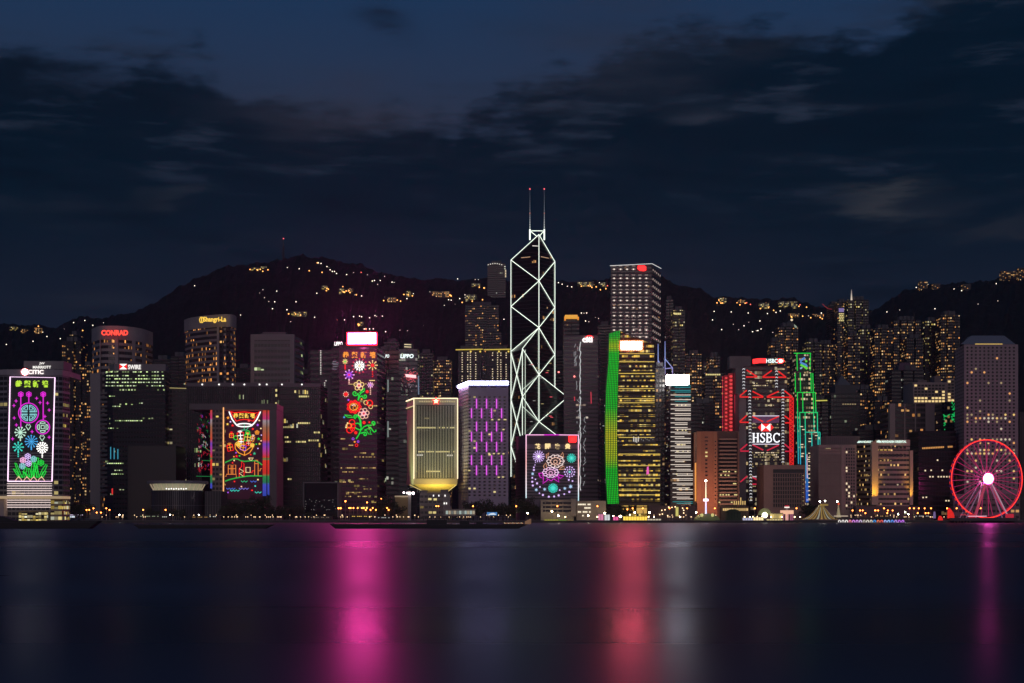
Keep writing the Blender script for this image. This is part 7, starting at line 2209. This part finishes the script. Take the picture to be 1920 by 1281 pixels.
for i, (c, nm) in enumerate(zip(CLR, CN)):
    x = 1574 + i * 6.6
    t = thing('quay_booth', nm + ' lit arched booth in the row along the water below the beige hotel', 'booth', (X(x, 1286), 1286, 0), 'coloured booths along the water')
    arch = [(x - 2.6, 980), (x - 2.6, 976.5), (x - 1.6, 974.8), (x, 974.2), (x + 1.6, 974.8), (x + 2.6, 976.5), (x + 2.6, 980)]
    MB().plate(arch, 1284.8, 1.5).build('booth_shell', mat('booth_grey', (.15, .14, .16), .7), t)
    MB().line([(x - 1.9, 979.5), (x - 1.9, 976.8), (x, 975.2), (x + 1.9, 976.8), (x + 1.9, 979.5)], 1284.4, 1.4).build('booth_light', mat('booth_l%d' % i, (.05, .05, .05), .5, c, 1.2, light=True), t)
T = thing('quay_walkway', 'dark raised walkway running above the coloured booths', 'walkway', (X(1640, 1287), 1287, GZ))
MB().prism(plan(1568, 1700, 1287.6, 5), Z(973.2, 1287), Z(970.5, 1287), 0, 0).build('walkway_slab', DARK, T)
MB().prism(plan(1566, 1702, 1284.0, 2.5), -.6, Z(979.6, 1284), 0, 0).build('landing_step', CONC, T)

T = thing('spiked_lamp', 'dazzling spiked ball of light in the middle of the fairground', 'lamp', (X(1434, 1294), 1294, GZ))
MB().tube([(X(1434, 1294), 1294, GZ), P(1434, 968, 1294)], .3, 6).build('pole', BLACK, T)
MB().ball(P(1434, 966, 1294), 2.2, 10, 6).build('lamp_head', neon('spike_core', (1, .95, .62), 5, True), T)
for k in range(17):
    a = math.pi * (k + .5) / 17
    MB().tube([P(1434 + 4 * math.cos(a), 966 - 4 * math.sin(a), 1294), P(1434 + 13 * math.cos(a), 966 - 13 * math.sin(a), 1294)], .14, 4).build('light_spike', neon('spike_green', (.55, .62, .22), .7), T)
T = thing('drum_pavilion', 'round cream drum pavilion next to the spiked light', 'pavilion', (X(1455, 1294), 1294, GZ))
MB().prism([(X(1456, 1294) + 4.8 * math.cos(t), 1294 + 4.8 * math.sin(t)) for t in [2 * math.pi * q / 20 for q in range(20)]], GZ, Z(963.5, 1294), 0, 0).build('drum', mat('drum_cream', (.5, .42, .2), .6, (.6, .48, .16), .5), T)
MB().prism([(X(1456, 1294) + 5.4 * math.cos(t), 1294 + 5.4 * math.sin(t)) for t in [2 * math.pi * q / 20 for q in range(20)]], Z(963.5, 1294), Z(962, 1294), 0, 0).build('drum_roof', mat('drum_roof_grey', (.3, .26, .2), .7), T)
T = thing('carousel', 'peach lit carousel with a red and white lantern on top', 'carousel', (X(1475, 1296), 1296, GZ))
cc = X(1475.5, 1296)
cyl = lambda r: [(cc + r * math.cos(t), 1296 + r * math.sin(t)) for t in [2 * math.pi * q / 18 for q in range(18)]]
MB().prism(cyl(5.2), Z(964, 1296), Z(957, 1296), 0, 0).build('canopy', mat('carousel_peach', (.6, .4, .3), .6, (1, .55, .35), .8), T)
MB().prism(cyl(1.2), GZ, Z(964, 1296), 0, 0).build('core', mat('carousel_core', (.5, .3, .3), .6, (.9, .5, .4), .6), T)
for k in range(8):
    t = 2 * math.pi * k / 8
    MB().tube([(cc + 4.6 * math.cos(t), 1296 + 4.6 * math.sin(t), GZ), (cc + 4.6 * math.cos(t), 1296 + 4.6 * math.sin(t), Z(964, 1296))], .18, 5).build('pole', neon('pole_rose', (.75, .2, .4), .7), T)
MB().prism(cyl(2.0), Z(952.5, 1296), Z(950.3, 1296), 0, 0).build('lantern', neon('lantern_white', (1, .9, .8), 1.2), T)
MB().prism(cyl(1.6), Z(950.3, 1296), Z(947.6, 1296), 0, 0).build('lantern', neon('hut_red', ()), T)
MB().prism(cyl(.8), Z(957, 1296), Z(952.5, 1296), 0, 0).build('lantern_stem', STEEL, T)

for pts, lab in (([(1759, 979), (1759.5, 972), (1761.5, 967.5), (1765, 968), (1767.5, 972), (1768, 979)], 'short rounded red glowing sail left of the wheel'),
                 ([(1777, 972), (1777.5, 955), (1780, 952), (1784, 956), (1788, 962), (1790, 972)], 'tall ribbed red glowing sail left of the wheel')):
    T = thing('glowing_sail', lab, 'sculpture', (X(pts[0][0], 1288), 1288, GZ))
    mb = MB()
    mb.plate(pts, 1288, 1.2)
    mb.build('sail_shell', neon('sail_red', (.85, .018, .012), .95, True), T)
    top = min(p[1] for p in pts)
    for i in range(int((pts[0][1] - top) / 2.6) - 1):
        y = top + 2.6 * (i + 1)
        xs_ = [p[0] for p in pts]
        MB().tube([P(min(xs_) + .8, y + .6, 1287.6), P(max(xs_) - 1.2, y + 1.6, 1287.6)], .09, 4).build('sail_rib', mat('rib_maroon', (.10, .01, .01), .6), T)
T = thing('lilac_statue', 'small lilac lit pillar standing left of the red sails', 'statue', (X(1752, 1290), 1290, GZ))
MB().tube([P(1752, 972, 1290), P(1752, 966, 1290), P(1752.2, 962, 1290), P(1752, 959.5, 1290)], 1.1, 8, r2=.6).build('pillar', neon('pillar_lilac', (.25, .18, .42), .6), T)

# ------------------------------------------------------------------ 35 pier buildings, canopies, sea wall, barges
D = 1290.0
T = thing('glazed_pier_hall', 'long low pier hall with a row of bright windows in front of the barracks', 'pier hall', (X(862, D), D, GZ))
px_box(T, 'hall_frame', mat('hall_tan', (.40, .34, .28), .8), 833.5, 891, 955.8, 967, D + .3, 8)
wins(T, [(838 + i * 5.0, 961) for i in range(11)], 3.9, 6.4, D, lambda i, x, y: (neon('pane_cool', (.62, .78, .72), .55), neon('pane_warm', (.85, .72, .5), .45), neon('pane_dim', (.3, .34, .32), .4))[(i * 7 + i // 3) % 3])
px_box(T, 'roof_box', mat('hall_box', (.26, .22, .20), .8), 834, 846, 949, 955.8, D + 2, 5)
px_box(T, 'roof_slab', mat('hall_tan', ()), 832.5, 892, 954.8, 956, D - .4, 9)
T = thing('billboard', 'blue and white lit billboard among the trees before the magenta-barred block', 'billboard', (X(922, D), D, GZ))
px_box(T, 'lit_face', neon('board_blue', (.07, .25, .60), .8), 913, 932, 960.6, 966.4, D, .5)
MB().plate([(915, 965.6), (919, 963), (925, 961.8), (929, 963.6), (930, 965.6)], D - .3, .3).build('lit_picture', neon('board_white', (.75, .85, .95), .9), T)
for x in (916, 929):
    MB().tube([P(x, 967, D), (X(x, D), D, GZ)], .25, 5).build('post', BLACK, T)
T = thing('bus_shelter', 'white lit flat canopy on posts right of the lantern mural tower', 'shelter', (X(138, D), D, GZ))
px_box(T, 'canopy', neon('shelter_lilac', (.75, .62, .85), .8), 122, 153, 965, 966.4, D - 2, 4)
for x in (124, 133, 144, 151):
    px_box(T, 'post', STEEL, x, x + .8, 966.4, 971, D, .4)
px_box(T, 'notice_board', neon('board_white', ()), 131, 140, 967.6, 970.6, D + .3, .3)
T = thing('covered_walkway', 'long dark roofed walkway on posts along the quay below the barracks', 'walkway', (X(870, 1289), 1289, GZ))
MB().prism(plan(792, 960, 1289, 7), Z(969, 1289), Z(967.4, 1289), 0, 0).build('walkway_roof', DARK, T)
for i in range(22):
    x = 794 + i * 7.8
    MB().tube([(X(x, 1289.5), 1289.5, GZ), P(x, 969, 1289.5)], .3, 5).build('walkway_post', BLACK, T)
T = thing('sea_wall', 'long grey sea wall along the whole shore', 'wall', (0, 1286, 0))
MB().box(-4000, 4000, 1286.5, 1288, -2, GZ - .3).build('wall_face', mat('wall_stone', (.075, .07, .07), .9, var=.3), T)
MB().box(-4000, 4000, 1286.6, 1287.6, GZ - .3, GZ + .25).build('wall_coping', mat('coping_stone', (.12, .11, .11), .9), T)


def barge(x0, x1, ytop, D, label, left=True, right=True, extra=None, name='moored_barge'):
    T = thing(name, label, 'barge', (X((x0 + x1) / 2, D), D, 0))
    h = Z(ytop, D)
    a, b = X(x0, D), X(x1, D)
    w = 9.0
    mb = MB()
    prof = [(a + (3.4 if left else 0), 0), (b - (5.5 if right else 0), 0), (b - (1.2 if right else 0), h * .72), (b, h), (a, h), (a + (.8 if left else 0), h * .7)]
    f = [Vector((x, D, z - (.6 if z == 0 else 0))) for x, z in prof]
    k_ = [p + Vector((0, w, 0)) for p in f]
    mb.face(f)
    mb.face(list(reversed(k_)))
    for i in range(len(f)):
        j = (i + 1) % len(f)
        mb.face([f[j], f[i], k_[i], k_[j]])
    mb.build('hull', mat('hull_black', (.012, .012, .014), .7, var=.2), T)
    px_ = (x1 - x0)
    MB().tube([Vector((a + 1, D - .1, h * .82)), Vector((b - 1.4, D - .1, h * .82))], .13, 5).build('fender_rail', mat('fender_grey', (.05, .05, .055), .7), T)
    for i in range(int(px_ / 22)):
        x = x0 + 8 + i * 22
        MB().tube([P(x, ytop, D + .4), P(x, ytop - 2.0, D + .4)], .12, 5).build('bollard', BLACK, T)
    return T, h


T, h = barge(-60, 184, 977, 800, 'dark breakwater barge under the lantern mural tower, highest at its far end', False, True)
MB().prism([(X(-60, 801), 801), (X(6, 801), 801), (X(6, 801), 808), (X(-60, 801), 808)], h, Z(964, 801), 0, 0, ztop=[Z(960, 801), Z(969, 801), Z(969, 801), Z(960, 801)]).build('deck_house', mat('house_black', (.018, .018, .022), .7), T)
MB().prism([(X(6, 801), 801), (X(26, 801), 801), (X(26, 801), 808), (X(6, 801), 808)], h, Z(974, 801), 0, 0, ztop=[Z(969, 801), h + .2, h + .2, Z(969, 801)]).build('deck_ramp', mat('house_black', ()), T)
T, h = barge(250, 511, 984, 800, 'long flat black barge below the round pavilion and balloon mural')
T, h = barge(618, 990, 983, 800, 'longest flat black barge, ending in a raked bow below the peony mural')
for a, b, y in ((800, 838, 975), (862, 880, 977), (893, 905, 978.5)):
    px_box(T, 'deck_cargo', mat('house_black', ()), a, b, y, 983, 802, 4)
random.seed(61)
MB().prism(pts_plan([(944, 801), (982, 801), (982, 806), (944, 806)]), h, Z(979.5, 801), 0, 0).build('deck_cabin', mat('cabin_brown', (.10, .06, .05), .7), T)
wins(T, [(946 + i * 2.6, 980.8 + (i % 2) * .5) for i in range(14)], 1.5, 1.1, 800.7, lambda i, x, y: (neon('dot_warm', ()), neon('cabin_amber', (.9, .45, .2), .9), neon('cabin_rose', (.7, .35, .3), .6))[i % 3])
MB().prism(pts_plan([(984, 801), (994, 801), (996, 806), (986, 806)]), h, Z(975, 801), 0, 0, ztop=[Z(978, 801), Z(973, 801), Z(973, 801), Z(978, 801)]).build('bow_awning', mat('awning_tan', (.42, .28, .18), .7, (.5, .25, .12), .25), T)
# low quay sheds along the shore
SHEDS = [(262, 300, 966.5, 'low quay shed with a greenish lit roof line, nearest the black block', (.55, .7, .4), .5), (300, 318, 967.5, 'short quay shed with white lit windows before the round pavilion', (.9, .9, .8), .7),
         (360, 392, 968, 'low quay shed with amber glow right of the bright white quay lamp', (.9, .5, .15), .5), (392, 412, 967, 'quay shed with a row of white lit panes below the pavilion wing', (.95, .95, .85), .7),
         (582, 622, 968.5, 'low quay shed below the framed black hall', (.55, .4, .3), .4), (656, 700, 966.5, 'long quay shed with gold lit eaves below the magenta tower', (1, .62, .12), .9), (708, 735, 969, 'low quay shed with white lit panes right of the magenta tower', (.9, .9, .85), .6),
         (1640, 1668, 966, 'low quay shed with amber panes below the hotel pilasters', (.9, .5, .2), .6), (1716, 1748, 966, 'low quay shed with white panes below the black glass block', (.85, .8, .75), .6)]
for x0, x1, yt, lab, c, s_ in SHEDS:
    D = 1293.0
    T = thing('quay_shed', lab, 'shed', (X((x0 + x1) / 2, D), D, GZ), 'low sheds along the quay')
    MB().prism(plan(x0, x1, D, 6), GZ, Z(yt, D), 0, 0).build('shed_wall', mat('shed_dark', (.06, .05, .05), .8), T)
    px_box(T, 'shed_roof', mat('shed_roof', (.10, .095, .09), .8), x0 - .6, x1 + .6, yt - .9, yt, D - 1, 8)
    wins(T, [(x0 + 2 + i * 3.2, yt + 1.8) for i in range(int((x1 - x0 - 2) / 3.2))], 2.0, 1.3, D - .2, lambda i, x, y: neon('shed%d' % x0, c, s_) if (i * 5 + x0) % 7 < 5 else BLACK)

# ------------------------------------------------------------------ 36 night haze over the harbour
hz = bpy.data.materials.new('night_haze')
hz.use_nodes = True
n = NT(hz.node_tree)
pv = n.node('ShaderNodeVolumePrincipled')
pv.inputs['Color'].default_value = (.80, .84, 1.0, 1)
pv.inputs['Density'].default_value = 0.000034
pv.inputs['Anisotropy'].default_value = 0.55
n.t.links.new(pv.outputs[0], n.node('ShaderNodeOutputMaterial').inputs['Volume'])
mb = MB()
mb.box(-4100, 4100, -650, 5300, -3.2, 560)
tag(mb.build('haze', hz), kind='stuff')
SC.cycles.volume_bounces = 0


# ------------------------------------------------------------------ fittings that belong to one part of a thing become its sub-parts
RULES = {'roof_plant': ('wall',), 'screen_leg': ('roof_screen',), 'screen_rim': ('roof_screen',), 'hub_ring': ('hub',), 'mast_beacon': ('mast', 'mast_upper'), 'mast_strut': ('mast_base',),
         'lantern_pattern': ('lantern_ring',), 'lantern_cord': ('lantern_ring',), 'lantern_pendant': ('lantern_ring',), 'star_glow': ('star',), 'mast_rung': ('mast_post',), 'mast_globe': ('tent_mast',),
         'spire_tip': ('spire',), 'spire_ring': ('spire',), 'balloon_band': ('balloon_outline',), 'balloon_rope': ('balloon_outline',), 'soffit_rib': ('lit_soffit',), 'ceiling_lamp': ('lit_soffit',),
         'deck_edge_light': ('deck',), 'deck_lettering_strip': ('deck',), 'sail_rib': ('sail_shell',), 'lit_picture': ('lit_face',), 'dome_window': ('dome',), 'neon_petal': ('neon_peony', 'neon_carnation'),
         'mullion': ('ribbon_window',), 'penthouse_rib': ('penthouse',), 'canopy_post': ('lit_canopy',), 'fan_emblem': ('hotel_sign',), 'sign_letter': ('roof_sign',), 'sign_arc': ('company_sign',),
         'emblem_halo': ('company_emblem',), 'wall_coping': ('wall_face',), 'screen_glow_fill': (), 'hexagon_panel': ('sign_board',), 'walkway_post': ('walkway_roof',), 'mirrored_screen': ('wall',), 'roof_mast': ('wall',)}
by_thing = {}
for o in COL.objects:
    if o.parent is not None and o.type == 'MESH' and o.parent.type == 'EMPTY':
        by_thing.setdefault(o.parent.name, []).append(o)


def mid(o):
    bb = o.bound_box
    return Vector([sum(c[i] for c in bb) / 8 for i in range(3)]) + o.location


for t_, parts in by_thing.items():
    stems = {}
    for o in parts:
        stems.setdefault(o.name.split('.')[0], []).append(o)
    for st_, par in RULES.items():
        cand = [q for p_ in par for q in stems.get(p_, []) if q.location.length < 1e-6]
        for o in stems.get(st_, []):
            if cand:
                o.parent = min(cand, key=lambda q: (mid(q) - mid(o)).length)
